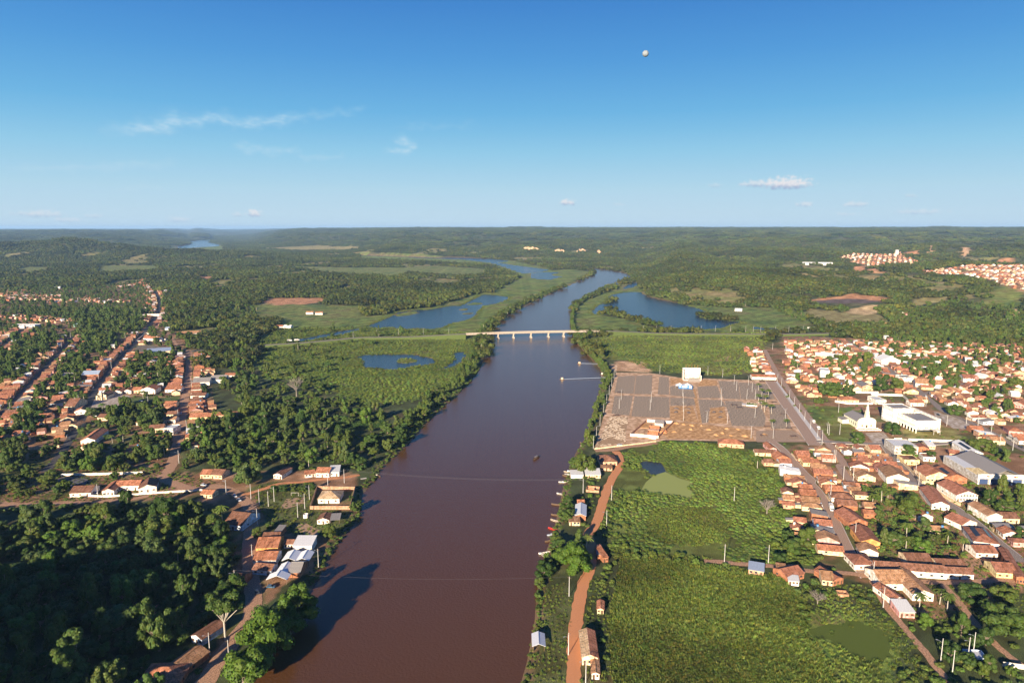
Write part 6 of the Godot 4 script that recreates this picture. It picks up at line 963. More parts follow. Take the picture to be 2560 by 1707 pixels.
func make_plaza():
	struct("plaza", sheet(pv(PLAZA[0]), 0.05), M.plaza_soil)
	mark_poly(pv(PLAZA[0]), 4)
	for p in ASPHALT: struct("plaza_pavement", sheet(pv(p), 0.09), M.plaza_asphalt)
	for p in OCHRE: struct("sand_ground", sheet(pv(p), 0.075), M.ochre)
	struct("cobble_pavement", sheet(pv(COBBLE[0]), 0.10), M.cobble)
	struct("stone_ground", sheet(pv(STONES[0]), 0.10), M.stone_bed)
	var med := pv(MEDIAN[0])
	var s := Shape.new()
	for i in med.size():
		var a := med[i]; var b := med[(i + 1) % med.size()]
		s.quad(Vector3(b.x, 0.0, b.y), Vector3(a.x, 0.0, a.y), Vector3(a.x, 0.42, a.y), Vector3(b.x, 0.42, b.y))
	var t := Geometry2D.triangulate_polygon(med)
	for i in range(0, t.size(), 3): s.tri(Vector3(med[t[i]].x, 0.42, med[t[i]].y), Vector3(med[t[i + 1]].x, 0.42, med[t[i + 1]].y), Vector3(med[t[i + 2]].x, 0.42, med[t[i + 2]].y))
	struct("median_strip", s.mesh(), M.kerb)
	# loose pale paving stones laid out in uneven rows
	var mm := MultiMesh.new()
	mm.transform_format = MultiMesh.TRANSFORM_3D
	var one := Shape.new()
	one.box(Vector3.ZERO, Vector3(1.5, 0.22, 0.5))
	mm.mesh = one.mesh()
	var poly := pv(STONES[0]); var b := boxed(poly); var list := []
	for k in 1500:
		var p := Vector2(rng.randf_range(b.position.x, b.end.x), snappedf(rng.randf_range(b.position.y, b.end.y), 2.2) + rng.randf_range(-0.3, 0.3))
		if Geometry2D.is_point_in_polygon(p, poly) and patch.get_noise_2d(p.x * 3.0, p.y * 3.0) > -0.22:
			list.append(Transform3D(Basis(Vector3.UP, rng.randf_range(-0.3, 0.3)).scaled(Vector3.ONE * rng.randf_range(0.5, 1.2)), Vector3(p.x, 0.09, p.y)))
	mm.instance_count = list.size()
	for i in list.size(): mm.set_instance_transform(i, list[i])
	var o := MultiMeshInstance3D.new()
	o.name = "loose_paving_stones"; o.multimesh = mm; o.material_override = M.concrete
	add_child(o)
	tag(o, "rows of loose pale stones on the orange ground by the quay", "stones", "", "stuff")
	for h in HEAPS:
		var e := Shape.new()
		var rr := rng.randf_range(1.8, 2.8) * (1.5 if h[2] == 2 else 1.0)
		var n := 9
		for k in n:
			var q := []
			for m in 2:
				var a := TAU * (k + m) / n
				q.append(Vector3(cos(a), 0, -sin(a)) * rr * (1.0 + 0.25 * sin(a * 2.0 + h[0])))
			var up := Vector3(rr * 0.1, rr * 0.52, 0)
			var mid0: Vector3 = q[0] * 0.5 + Vector3(0, rr * 0.36, 0); var mid1: Vector3 = q[1] * 0.5 + Vector3(0, rr * 0.36, 0)
			e.quad(q[0], q[1], mid1, mid0); e.tri(mid0, mid1, up)
		var hp := part(self, "sand_heap", e.mesh(), [M.gravel, M.ochre, M.dirt_red][h[2]], Vector3(h[0], 0.08, h[1]))
		tag(hp, ["grey gravel heap dumped on the plaza", "yellow sand heap on the sandy side of the plaza", "orange soil heap beside the walled building site"][h[2]], "heap", ["gravel heaps on the plaza", "sand heaps on the plaza", "soil heaps by the building site"][h[2]])
	for p in PERGOLAS:
		var g := thing("pergola", "low brown timber pergola on the plaza paving", "pergola", Vector3(p[0], 0.09, p[1]), rng.randf_range(-0.3, 0.3), "timber pergolas on the plaza")
		for sx in [-1.0, 1.0]:
			for sz in [-1.0, 1.0]: part(g, "post", block(0.2, 0.2, 1.6), M.shutter, Vector3(sx * 2.6, 0, sz * 1.3))
			part(g, "beam", block(0.15, 3.4, 0.2), M.shutter, Vector3(sx * 2.6, 1.6, 0))
		for k in 7: part(g, "slat", block(0.35, 3.4, 0.08), M.shutter, Vector3(-2.4 + 0.8 * k, 1.803, 0))
	var pl := frame(PLANTER[0], PLANTER[1])
	var g := thing("planter", "white walled planter bed with green shrubs on the plaza", "planter", pl[0], pl[1])
	part(g, "wall", ring_only(pl[2], 9.0, 1.3), M.wall_white, Vector3(pl[2] / 2, 0, -4.5))
	part(g, "ramp", block(4.0, 9.0, 0.5), M.kerb, Vector3(-2.2, 0, -4.5))
	var leaves := Shape.new()
	leaves.coloured = true
	for k in 60: leaf_ball(leaves, Vector3(rng.randf_range(1.0, pl[2] - 1.0), 1.0, rng.randf_range(-8.0, -1.0)), Vector3(0.9, 0.8, 0.9), 14, 0.5)
	part(g, "shrubs", leaves.mesh(), M.leaf_mid)

func frame(a: Array, b: Array) -> Array:  # [corner, turn, length]: local x runs from a to b
	var d := Vector2(b[0] - a[0], b[1] - a[1])
	return [Vector3(a[0], 0.0, a[1]), atan2(-d.y, d.x), d.length()]

func ring_only(w: float, d: float, h: float, th := 0.25) -> ArrayMesh:
	var s := Shape.new()
	for k in [-1.0, 1.0]:
		s.box(Vector3(0, 0, k * (d / 2 - th / 2)), Vector3(w, h, th))
		s.box(Vector3(k * (w / 2 - th / 2), 0, 0), Vector3(th, h, d - 2 * th))
	return s.mesh()

func make_bridge():
	var a := Vector3(BRIDGE[0], 7.0, BRIDGE[1]); var b := Vector3(BRIDGE[2], 7.0, BRIDGE[3])
	var t := thing("bridge", "long concrete road bridge on five piers crossing the brown river", "bridge", Vector3.ZERO)
	var across := Vector3(-(b - a).z, 0, (b - a).x).normalized()
	var at := func(k: float) -> Vector3: return a.lerp(b, k) + Vector3(0, 1.1 * sin(PI * k), 0)
	var deck := Shape.new(); var rail := [Shape.new(), Shape.new()]; var girder := [Shape.new(), Shape.new()]; var road := Shape.new()
	var bar := func(s: Shape, p: Vector3, q: Vector3, off: float, w: float, y0: float, y1: float):
		var e := across * (off - w / 2); var f := across * (off + w / 2)
		var u0 := Vector3(0, y0, 0); var u1 := Vector3(0, y1, 0)
		s.hexa([p + f + u0, q + f + u0, q + e + u0, p + e + u0, p + f + u1, q + f + u1, q + e + u1, p + e + u1])
	for i in 28:
		var p: Vector3 = at.call(i / 28.0); var q: Vector3 = at.call((i + 1) / 28.0)
		bar.call(deck, p, q, 0.0, 10.6, -0.5, 0.0)
		bar.call(road, p, q, 0.0, 9.4, 0.002, 0.05)
		for k in 2:
			bar.call(rail[k], p, q, [-5.1, 5.1][k], 0.3, 0.002, 0.9)
			bar.call(girder[k], p, q, [-3.0, 3.0][k], 0.9, -1.5, -0.502)
	part(t, "deck", deck.mesh(), M.concrete); part(t, "road_surface", road.mesh(), M.asphalt_worn)
	for k in 2:
		part(t, "parapet", rail[k].mesh(), M.concrete); part(t, "girder", girder[k].mesh(), M.concrete)
	for p in PIERS:
		var k := clampf((p[0] - a.x) / (b.x - a.x), 0.0, 1.0)
		var y: float = at.call(k).y - 1.5
		var c := Vector3(p[0], 0, lerpf(a.z, b.z, k))
		var s := Shape.new()
		for side in [-3.0, 3.0]: s.tube(c + across * side + Vector3(0, -5, 0), c + across * side + Vector3(0, y - 1.2, 0), 0.75, 0.75, 10)
		var e := across * 4.6; var f := (b - a).normalized() * 0.9
		s.hexa([c - f + e + Vector3(0, y - 1.2, 0), c + f + e + Vector3(0, y - 1.2, 0), c + f - e + Vector3(0, y - 1.2, 0), c - f - e + Vector3(0, y - 1.2, 0), c - f + e + Vector3(0, y, 0), c + f + e + Vector3(0, y, 0), c + f - e + Vector3(0, y, 0), c - f - e + Vector3(0, y, 0)])
		s.hexa([c - f * 1.8 + e + Vector3(0, -5, 0), c + f * 1.8 + e + Vector3(0, -5, 0), c + f * 1.8 - e + Vector3(0, -5, 0), c - f * 1.8 - e + Vector3(0, -5, 0), c - f * 1.8 + e + Vector3(0, 0.4, 0), c + f * 1.8 + e + Vector3(0, 0.4, 0), c + f * 1.8 - e + Vector3(0, 0.4, 0), c - f * 1.8 - e + Vector3(0, 0.4, 0)])
		part(t, "pier", s.mesh(), M.concrete)

func pyramid(w: float, d: float, h: float) -> ArrayMesh:
	var s := Shape.new()
	var e := [Vector3(-w / 2, 0, d / 2), Vector3(w / 2, 0, d / 2), Vector3(w / 2, 0, -d / 2), Vector3(-w / 2, 0, -d / 2)]
	for k in 4: s.tri(e[k], e[(k + 1) % 4], Vector3(0, h, 0))
	s.quad(e[3], e[2], e[1], e[0])
	return s.mesh()

func make_landmarks():
	# cream church with a tall spire
	var f := frame(CHURCH[0], CHURCH[1])
	var w: float = f[2]
	var t := thing("church", "cream church with a tall tapering white spire on a green lawn", "church", f[0], f[1])
	var wm: Material = mat("church_wall", Color(0.74, 0.68, 0.50), 0.85, "soft", 0.1)
	part(t, "nave", gable_wall(26.0, w, 6.5), wm, Vector3(w / 2, 0, -13.0), Vector3.ONE, PI / 2)
	part(t, "roof", gable_roof(26.0, w, 6.5), M.roof_grey0, Vector3(w / 2, 0, -13.3), Vector3.ONE, PI / 2)
	var fac := Shape.new()
	var prof := []
	for k in 13:
		var a := PI * k / 12.0
		prof.append(Vector2(w / 2 - cos(a) * (w / 2 + 0.2), 6.6 + sin(a) * 4.0))
	for k in 12:
		var p: Vector2 = prof[k]; var q: Vector2 = prof[k + 1]
		fac.hexa([Vector3(p.x, 0, 0.5), Vector3(q.x, 0, 0.5), Vector3(q.x, 0, 0.02), Vector3(p.x, 0, 0.02), Vector3(p.x, p.y, 0.5), Vector3(q.x, q.y, 0.5), Vector3(q.x, q.y, 0.02), Vector3(p.x, p.y, 0.02)])
	part(t, "facade", fac.mesh(), wm)
	var tw := Shape.new()
	var tx := w * 0.56
	tw.box(Vector3(tx, 0, -2.2), Vector3(3.4, 12.5, 3.2)); tw.box(Vector3(tx, 12.5, -2.2), Vector3(2.6, 3.0, 2.6))
	part(t, "tower", tw.mesh(), wm)
	part(t, "spire", pyramid(2.3, 2.3, 9.5), M.wall_white, Vector3(tx, 15.5, -2.2))
	for k in 3: part(t, "door" if k == 1 else "window", window_mesh(), M.shutter, Vector3(w * (0.25 + 0.25 * k), 1.7 if k == 1 else 2.6, 0.52), Vector3(1.7 if k == 1 else 1.0, 3.4 if k == 1 else 2.0, 1))
	for k in 6: part(t, "window", window_mesh(), M.glass, Vector3(-0.03, 3.0, -3.5 - 3.8 * k), Vector3(0.9, 2.4, 1), PI / 2)
	part(t, "side_aisle", mono_wall(9.0, 6.0, 3.6), wm, Vector3(-3.2, 0, -20.0), Vector3.ONE, -PI / 2)
	part(t, "side_roof", mono_roof(9.0, 6.0, 3.6), M.roof_grey1, Vector3(-3.2, 0, -20.0), Vector3.ONE, -PI / 2)
	part(t, "forecourt", ring_only(w + 4.0, 6.0, 0.8), M.wall_white, Vector3(w / 2, 0, 4.0))
	mark_disc(Vector2(CHURCH[0][0] + w / 2, CHURCH[0][1] - 12.0), 20.0, 3)
	# modern white civic building on stilts
	f = frame(MODERN[0], MODERN[1])
	t = thing("office_building", "large modern white building of two box wings with ribbed side on stilts", "building", f[0], 0.02)
	w = 21.0
	var sh := Shape.new()
	sh.box(Vector3(w / 2, 3.2, -14.5), Vector3(w, 7.4, 29.0))
	part(t, "wing", sh.mesh(), M.wall_white)
	part(t, "parapet", ring_only(w, 29.0, 1.0, 0.4), M.wall_white, Vector3(w / 2, 10.602, -14.5))
	part(t, "roof", block(w - 0.9, 28.1, 0.2), M.roof_grey2, Vector3(w / 2, 10.603, -14.5))
	part(t, "ground_floor", block(w - 5.0, 22.0, 3.198), M.glass, Vector3(w / 2 + 1.0, 0, -16.5))
	for k in 7: 
		part(t, "column", block(0.8, 0.8, 3.198), M.wall_white, Vector3(0.6, 0, -0.8 - 4.6 * k))
		part(t, "column", block(0.8, 0.8, 3.198), M.wall_white, Vector3(w - 0.6, 0, -0.8 - 4.6 * k))
	for k in 21: part(t, "fin", block(0.5, 0.35, 6.8), M.wall_white, Vector3(-0.26, 3.5, -1.0 - 1.3 * k))
	for k in 9: part(t, "window", window_mesh(), M.glass, Vector3(2.0 + k * (w - 4.0) / 8.0, 4.6, 0.02), Vector3(1.4, 0.5, 1))
	sh = Shape.new()
	sh.box(Vector3(5.0, 0, -38.2), Vector3(19.0, 14.0, 18.0))
	part(t, "tower_block", sh.mesh(), M.wall_white)
	part(t, "parapet", ring_only(19.0, 18.0, 1.0, 0.4), M.wall_white, Vector3(5.0, 14.002, -38.2))
	part(t, "roof", block(18.1, 17.1, 0.2), M.roof_grey2, Vector3(5.0, 14.003, -38.2))
	for k in 11: part(t, "fin", block(0.4, 0.3, 12.0), M.wall_blue, Vector3(-4.72, 1.2, -31.0 - 1.3 * k))
	part(t, "screen_wall", block(2.0, 44.0, 12.4), M.wall_white, Vector3(w + 1.02, 0, -24.0))
	part(t, "canopy", block(7.0, 5.0, 0.35), M.wall_grey, Vector3(w - 5.0, 3.6, 2.6))
	for k in 2: part(t, "canopy_post", block(0.3, 0.3, 3.598), M.wall_grey, Vector3(w - 7.8 + 5.6 * k, 0, 4.7))
	for k in 4: part(t, "roof_vent", block(1.0, 1.0, 1.2), M.wall_grey, Vector3(5.0 + 3.0 * k, 10.81, -26.5))
	mark_disc(Vector2(MODERN[0][0] + 8, MODERN[0][1] - 20.0), 24.0, 3); mark_disc(Vector2(MODERN[0][0] + 4, MODERN[0][1] - 42.0), 18.0, 3)
	# supermarket
	f = frame(MARKET[0], MARKET[1])
	t = thing("supermarket", "big supermarket with white sign band, four blue bays and grey sheet roof", "supermarket", f[0], f[1] + 0.02)
	w = f[2]
	part(t, "wall", block(w, 44.0, 6.0), M.wall_grey, Vector3(w / 2, 0, -22.2))
	part(t, "roof", gable_roof(44.0, w - 9.0, 6.05), M.roof_grey2, Vector3(w / 2 + 4.4, 0, -22.4), Vector3.ONE, PI / 2)
	part(t, "side_roof", block(8.4, 43.0, 0.3), M.roof_white0, Vector3(4.3, 6.003, -22.4))
	part(t, "yellow_awning", block(9.0, 14.0, 0.5), M.wall_yellow, Vector3(4.6, 6.31, -8.0))
	part(t, "sign_band", block(w + 0.6, 0.9, 3.4), M.wall_white, Vector3(w / 2, 4.2, 0.45))
	for k in 5: part(t, "column", block(0.9, 0.9, 4.198), M.wall_white, Vector3(0.3 + k * (w - 0.6) / 4.0, 0, 0.45))
	for k in 4: part(t, "shopfront", block(w / 4.0 - 1.2, 0.3, 4.0), M.shopblue, Vector3(w * (k + 0.5) / 4.0, 0, -0.1))
	for k in 2:
		part(t, "logo", block(1.3, 0.08, 0.9), M.redpaint, Vector3(w * (0.2 + 0.6 * k), 5.6, 0.95)); part(t, "logo", block(1.3, 0.08, 0.5), M.yellowpaint, Vector3(w * (0.2 + 0.6 * k) + 1.4, 5.8, 0.95))
	for k in 10: part(t, "sign_letter", block(0.5, 0.08, 0.8), M.wall_grey, Vector3(w * 0.36 + 0.95 * k, 5.6, 0.95))
	mark_poly(footprint(Vector2(MARKET[0][0], MARKET[0][1]) + Vector2(w / 2, -20.0), f[1], w + 3.0, 48.0), 3)
	# old church on the square
	f = frame(OLDCHURCH[0], OLDCHURCH[1])
	t = thing("old_church", "small old white church with bell tower on the paved square", "church", f[0], f[1])
	w = f[2]
	wm = mat("old_church_wall", Color(0.72, 0.62, 0.44), 0.85, "stain", 0.12)
	part(t, "nave", gable_wall(18.0, w * 0.6, 4.6), wm, Vector3(w * 0.42, 0, -9.1), Vector3.ONE, PI / 2)
	part(t, "roof", gable_roof(18.0, w * 0.6, 4.6), M.roof_brown0, Vector3(w * 0.42, 0, -9.4), Vector3.ONE, PI / 2)
	for k in [-1.0, 1.0]:
		part(t, "side_aisle", mono_wall(16.0, w * 0.2, 3.2), wm, Vector3(w * (0.42 + 0.4 * k), 0, -8.3), Vector3.ONE, PI / 2 * k)
		part(t, "side_roof", mono_roof(16.0, w * 0.2, 3.2), M.roof_brown1, Vector3(w * (0.42 + 0.4 * k), 0, -8.3), Vector3.ONE, PI / 2 * k)
	fac = Shape.new()
	fac.box(Vector3(w * 0.42, 0, 0.2), Vector3(w, 5.0, 0.5)); fac.box(Vector3(w * 0.42, 5.0, 0.2), Vector3(w * 0.6, 1.4, 0.5))
	part(t, "facade", fac.mesh(), wm)
	tw = Shape.new()
	tw.box(Vector3(w * 0.45, 0, 1.4), Vector3(2.6, 8.0, 2.0))
	part(t, "tower", tw.mesh(), wm)
	part(t, "tower_cap", pyramid(2.7, 2.1, 2.6), M.wall_white, Vector3(w * 0.45, 8.0, 1.4))
	for k in 3: part(t, "door", window_mesh(), M.shutter, Vector3(w * (0.1 + 0.33 * k), 1.3, 2.42 if k == 1 else 0.47), Vector3(1.0, 2.6, 1))
	mark_disc(Vector2(OLDCHURCH[0][0] + w / 2, OLDCHURCH[0][1] - 9.0), 13.0, 3)
	# open-air stage
	f = frame(STAGE[0], STAGE[1])
	t = thing("stage_building", "tall blank white stage wall with canopy and bare rods on top", "stage", f[0], f[1])
	w = f[2]
	part(t, "back_wall", block(w, 2.0, 14.0), M.wall_white, Vector3(w / 2, 0, -8.0))
	part(t, "side_wall", block(0.5, 7.0, 14.0), M.wall_white, Vector3(0.25, 0, -3.5)); part(t, "side_wall", block(0.5, 7.0, 6.0), M.wall_white, Vector3(w - 0.25, 0, -3.5))
	part(t, "canopy", block(w - 1.2, 6.0, 0.5), M.wall_white, Vector3(w / 2, 5.5, -4.0))
	part(t, "stage_floor", block(w - 1.2, 8.0, 1.3), M.kerb, Vector3(w / 2, 0, -2.9))
	part(t, "front_band", block(w * 0.62, 0.4, 2.2), M.wall_white, Vector3(w * 0.58, 3.4, -0.8))
	var rampm := Shape.new()
	rampm.hexa([Vector3(w * 0.25, 0, 7.0), Vector3(w * 0.88, 0, 7.0), Vector3(w * 0.88, 0, 1.12), Vector3(w * 0.25, 0, 1.12), Vector3(w * 0.25, 0.15, 7.0), Vector3(w * 0.88, 0.15, 7.0), Vector3(w * 0.88, 1.3, 1.12), Vector3(w * 0.25, 1.3, 1.12)])
	part(t, "ramp", rampm.mesh(), M.concrete)
	for k in 5:
		var rod := Shape.new()
		rod.tube(Vector3.ZERO, Vector3(0, 4.2, 0), 0.12, 0.1, 5)
		part(t, "rod", rod.mesh(), M.dirt_red, Vector3(w * (0.2 + 0.16 * k), 14.0, -8.0))
	# event tents with a printed banner
	f = frame(TENTS[0], TENTS[1])
	w = f[2]
	for k in 2:
		t = thing("event_tent", "white pyramid event tent with blue banner board in front of stage", "tent", f[0] + Vector3(w * (0.25 + 0.5 * k), 0.1, -3.0), f[1], "event tents before the stage")
		for sx in [-1.0, 1.0]:
			for sz in [-1.0, 1.0]: part(t, "post", block(0.15, 0.15, 3.4), M.steel, Vector3(sx * w * 0.23, 0, sz * w * 0.2))
		part(t, "canopy", pyramid(w * 0.5, w * 0.46, 2.6), M.roof_tent0, Vector3(0, 3.4, 0))
	t = thing("banner_board", "blue and white printed banner board hung before the event tents", "banner", f[0] + Vector3(w * 0.55, 0.1, 2.4), f[1])
	part(t, "board", block(w * 0.84, 0.15, 4.2), M.bluepaint, Vector3(0, 0.4, 0))
	part(t, "print", block(w * 0.3, 0.05, 1.8), M.wall_white, Vector3(-w * 0.05, 1.9, 0.12)); part(t, "print", block(w * 0.16, 0.05, 2.4), M.wall_white, Vector3(w * 0.3, 1.5, 0.12))
	part(t, "print", block(w * 0.12, 0.05, 1.2), M.wall_blue, Vector3(-w * 0.32, 2.2, 0.12))
	for k in [-1.0, 1.0]: part(t, "leg", block(0.15, 0.15, 0.4), M.steel, Vector3(k * w * 0.38, 0, 0))
	# walled building site
	f = frame(SITE[0], SITE[1])
	w = f[2]
	t = thing("building_site", "unfinished brick rooms inside a walled building site beside the plaza", "building site", f[0] + Vector3(0, 0.06, 0), f[1])
	var dp := 50.0
	part(t, "front_wall", block(w, 0.3, 2.4), M.wall_white, Vector3(w / 2, 0, -0.15))
	part(t, "back_wall", block(w, 0.3, 2.4), M.wall_white, Vector3(w / 2 + 10.0, 0, -dp))
	for k in 2:
		var sd := Shape.new()
		var x0 := 0.15 + k * (w - 0.3)
		sd.hexa([Vector3(x0 - 0.15, 0, -0.31), Vector3(x0 + 0.15, 0, -0.31), Vector3(x0 + 10.15, 0, -dp + 0.16), Vector3(x0 + 9.85, 0, -dp + 0.16), Vector3(x0 - 0.15, 2.4, -0.31), Vector3(x0 + 0.15, 2.4, -0.31), Vector3(x0 + 10.15, 2.4, -dp + 0.16), Vector3(x0 + 9.85, 2.4, -dp + 0.16)])
		part(t, "side_wall", sd.mesh(), M.wall_ruin)
	part(t, "rear_room", block(8.0, 12.0, 3.4), M.wall_grey, Vector3(w * 0.92, 0, -dp + 9.0)); part(t, "rear_roof", block(8.6, 12.6, 0.25), M.concrete, Vector3(w * 0.92, 3.4, -dp + 9.0))
	for k in 5:
		part(t, "brick_wall", block(9.0, 0.25, 2.6), M.wall_brickw, Vector3(w * 0.78, 0, -8.0 - 5.5 * k))
		part(t, "brick_wall", block(0.25, 5.25, 2.6), M.wall_brickw, Vector3(w * 0.78 + (4.5 if k % 2 else -4.5), 0, -10.75 - 5.5 * k))
	part(t, "slab", block(9.2, 5.4, 0.25), M.wall_salmon, Vector3(w * 0.78, 2.603, -16.3))
	part(t, "foundation", block(9.0, 16.0, 0.3), M.ochre, Vector3(w * 0.45, 0, -dp + 14.0)); part(t, "foundation", block(7.5, 14.0, 0.3), M.plaza_soil, Vector3(w * 0.3, 0, -16.0))
	part(t, "white_store", block(6.0, 2.5, 2.8), M.wall_white, Vector3(w * 0.8, 0, 1.4))
	# yard walls
	for y in YARDS:
		var s := Shape.new()
		for i in y[3].size() - 1:
			var a := Vector2(y[3][i][0], y[3][i][1]); var b := Vector2(y[3][i + 1][0], y[3][i + 1][1])
			var e := (b - a).normalized().orthogonal() * 0.14
			var ya := land(a.x, a.y) - 0.1; var yb := land(b.x, b.y) - 0.1
			s.hexa([Vector3((a + e).x, ya, (a + e).y), Vector3((b + e).x, yb, (b + e).y), Vector3((b - e).x, yb, (b - e).y), Vector3((a - e).x, ya, (a - e).y), Vector3((a + e).x, ya + y[2], (a + e).y), Vector3((b + e).x, yb + y[2], (b + e).y), Vector3((b - e).x, yb + y[2], (b - e).y), Vector3((a - e).x, ya + y[2], (a - e).y)])
			for k in int(a.distance_to(b) / 1.5): mark_disc(a.lerp(b, k * 1.5 / a.distance_to(b)), 1.6, 3)
		tag(part(self, "yard_wall", s.mesh(), M["wall_" + y[0]]), y[1], "wall")
	# far shed, tower, lone farm houses
	f = frame(LONGSHED[0], LONGSHED[1])
	var y0 := land(LONGSHED[0][0], LONGSHED[0][1])
	t = thing("long_shed", "very long low white roofed shed on the far hillside", "shed", f[0] + Vector3(0, y0, 0), f[1])
	part(t, "wall", block(f[2], 26.0, 8.0), M.wall_white, Vector3(f[2] / 2, -3, -13.0)); part(t, "roof", gable_roof(f[2], 26.0, 5.0), M.roof_white2, Vector3(f[2] / 2, 0, -13.0))
	var tp := Vector2(TOWER[0][0], TOWER[0][1])
	t = thing("water_tower", "plain white water tower rising above the far hill quarter", "tower", Vector3(tp.x, land(tp.x, tp.y), tp.y))
	part(t, "shaft", block(10.0, 10.0, 24.0), M.wall_white, Vector3(0, -3, 0)); part(t, "cap", block(11.0, 11.0, 2.0), M.roof_white0, Vector3(0, 21.0, 0))
	for i in FARHOUSES.size():
		var p := Vector2(FARHOUSES[i][0], FARHOUSES[i][1])
		house("farmhouse", "lone pale farmhouse with tiled roof in a forest clearing", "house", "lone farmhouses out in the country", p, rng.randf_range(-0.5, 0.5), 15.0, 10.0, 4.0, "gable", "white", ["orange", "white", "tan"][i % 3], "w", 1, 7000 + i)
	for c in CLIFFS:
		var a := Vector2(c[0], -c[1]); var b := Vector2(c[2], -c[3])
		var s := Shape.new()
		var n := 26
		var prev := []
		for i in n + 1:
			var p := a.lerp(b, float(i) / n)
			var top := maxf(0.001, sin(PI * i / n))
			var hgt := 26.0 * pow(top, 0.4) * (0.75 + 0.4 * fine.get_noise_2d(p.x * 2.0, 3.0))
			var o := 6.0 * fine.get_noise_2d(p.x * 1.3, 50.0)
			var y := land(p.x, p.y) - 8.0
			var row := []
			for k in 5: row.append(Vector3(p.x + 3.0 * fine.get_noise_2d(p.x, k * 30.0), y + (hgt + 8.0) * k / 4.0, p.y + o - 1.8 * k - 4.0 * fine.get_noise_2d(p.x * 3.0, k * 70.0)))
			row.append(row[4] + Vector3(0, -2, -60))
			if prev:
				for k in 5: s.quad(prev[k], row[k], row[k + 1], prev[k + 1])
			prev = row
		struct("cliff", s.mesh(), M.sandstone)

# ------------------------------------------------------------------ posts, wires, vehicles, boats
func make_posts():
	var pole := Shape.new()
	pole.tube(Vector3(0, -0.3, 0), Vector3(0, 10.5, 0), 0.20, 0.12, 7)
	var pole_m := pole.mesh()
	var arm := Shape.new()
	arm.box(Vector3(0, 9.8, 0), Vector3(2.0, 0.14, 0.14))
	var arm_m := arm.mesh()
	var bracket := Shape.new()
	bracket.tube(Vector3(0, 8.6, 0), Vector3(-1.9, 9.3, 0), 0.05, 0.05, 5); bracket.box(Vector3(-2.2, 9.2, 0), Vector3(0.8, 0.15, 0.3))
	var bracket_m := bracket.mesh()
	for i in POLES.size():
		var p := Vector2(POLES[i][0], POLES[i][1])
		var kind := i % 3
		var t := thing("utility_pole", "concrete utility pole with %s %s" % [["a light bracket", "one crossarm", "crossarm and light"][kind], "near " + near(p)], "pole", Vector3(p.x, land(p.x, p.y), p.y), rng.randf_range(-0.6, 0.6), "utility poles along the streets")
		part(t, "shaft", pole_m, M.post)
		if kind != 0: part(t, "crossarm", arm_m, M.wood)
		if kind != 1: part(t, "street_light", bracket_m, M.steel)
	for set_ in [[PLAZA_LAMPS, 0, "tall pale twin headed lamp post on the plaza", "lamp posts on the plaza", 11.0], [QUAY_LAMPS, 1, "tall pale lamp post along the quay edge of the plaza", "lamp posts along the quay", 11.0], [AVENUE_LAMPS, 0, "pale twin headed lamp post on the avenue median", "lamp posts on the avenue median", 9.0], [BRIDGE_LAMPS, 1, "slim lamp post along the embanked highway", "lamp posts along the highway", 10.0]]:
		for p in set_[0]:
			var v := Vector2(p[0], p[1])
			var high: float = set_[4]
			var t := thing("lamp_post", set_[2] + (" near " + near(v) if high > 10.5 else ""), "lamp post", Vector3(v.x, (2.2 if high == 10.0 else land(v.x, v.y)), v.y), 0.35, set_[3])
			var k := "lp%.0f" % high
			if not cache.has(k):
				var s := Shape.new()
				s.tube(Vector3(0, -0.4, 0), Vector3(0, high, 0), 0.17, 0.10, 7)
				cache[k] = s.mesh()
				var h := Shape.new()
				h.tube(Vector3(0, high - 0.2, 0), Vector3(1.3, high + 0.5, 0), 0.05, 0.05, 5); h.box(Vector3(1.6, high + 0.4, 0), Vector3(0.9, 0.14, 0.32))
				cache[k + "h"] = h.mesh()
			part(t, "shaft", cache[k], M.post)
			part(t, "lamp_head", cache[k + "h"], M.steel)
			if set_[1] == 0: part(t, "lamp_head", cache[k + "h"], M.steel, Vector3.ZERO, Vector3.ONE, PI)
	for i in WIRES.size():
		for k in (3 if i == 0 else 1):
			var a := Vector3(WIRES[i][0][0], 9.9, WIRES[i][0][1] + (k - 1) * 1.0); var b := Vector3(WIRES[i][1][0], 9.9, WIRES[i][1][1] + (k - 1) * 1.0)
			var s := Shape.new()
			var prev := a
			for j in 30:
				var q := (j + 1) / 30.0
				var p := a.lerp(b, q) - Vector3(0, 3.0 * 4.0 * q * (1.0 - q), 0)
				s.tube(prev, p, 0.022, 0.022, 4)
				prev = p
			tag(part(self, "power_cable", s.mesh(), M.wire), "thin power cable slung across the river from bank to bank" if i == 0 else "single thin cable crossing the river near the bamboo", "cable", "power cables over the river" if i == 0 else "")
	# football goal
	for p in GOALS:
		var g := thing("football_goal", "white football goal frame on the worn playing field", "goal", Vector3(p[0], 0.0, p[1]))
		for k in [-1.0, 1.0]: part(g, "post", block(0.12, 0.12, 2.1), M.wall_white, Vector3(k * 2.5, 0, 0))
		part(g, "crossbar", block(5.12, 0.12, 0.12), M.wall_white, Vector3(0, 2.1, 0))

func wheel(t: Node3D, x: float, z: float, r: float):
	if not cache.has("wheel"):
		var s := Shape.new()
		s.tube(Vector3(-0.11, 0, 0), Vector3(0.11, 0, 0), 1.0, 1.0, 10)
		cache.wheel = s.mesh()
	part(t, "wheel", cache.wheel, M.tyre, Vector3(x, r, z), Vector3(1, r, r))

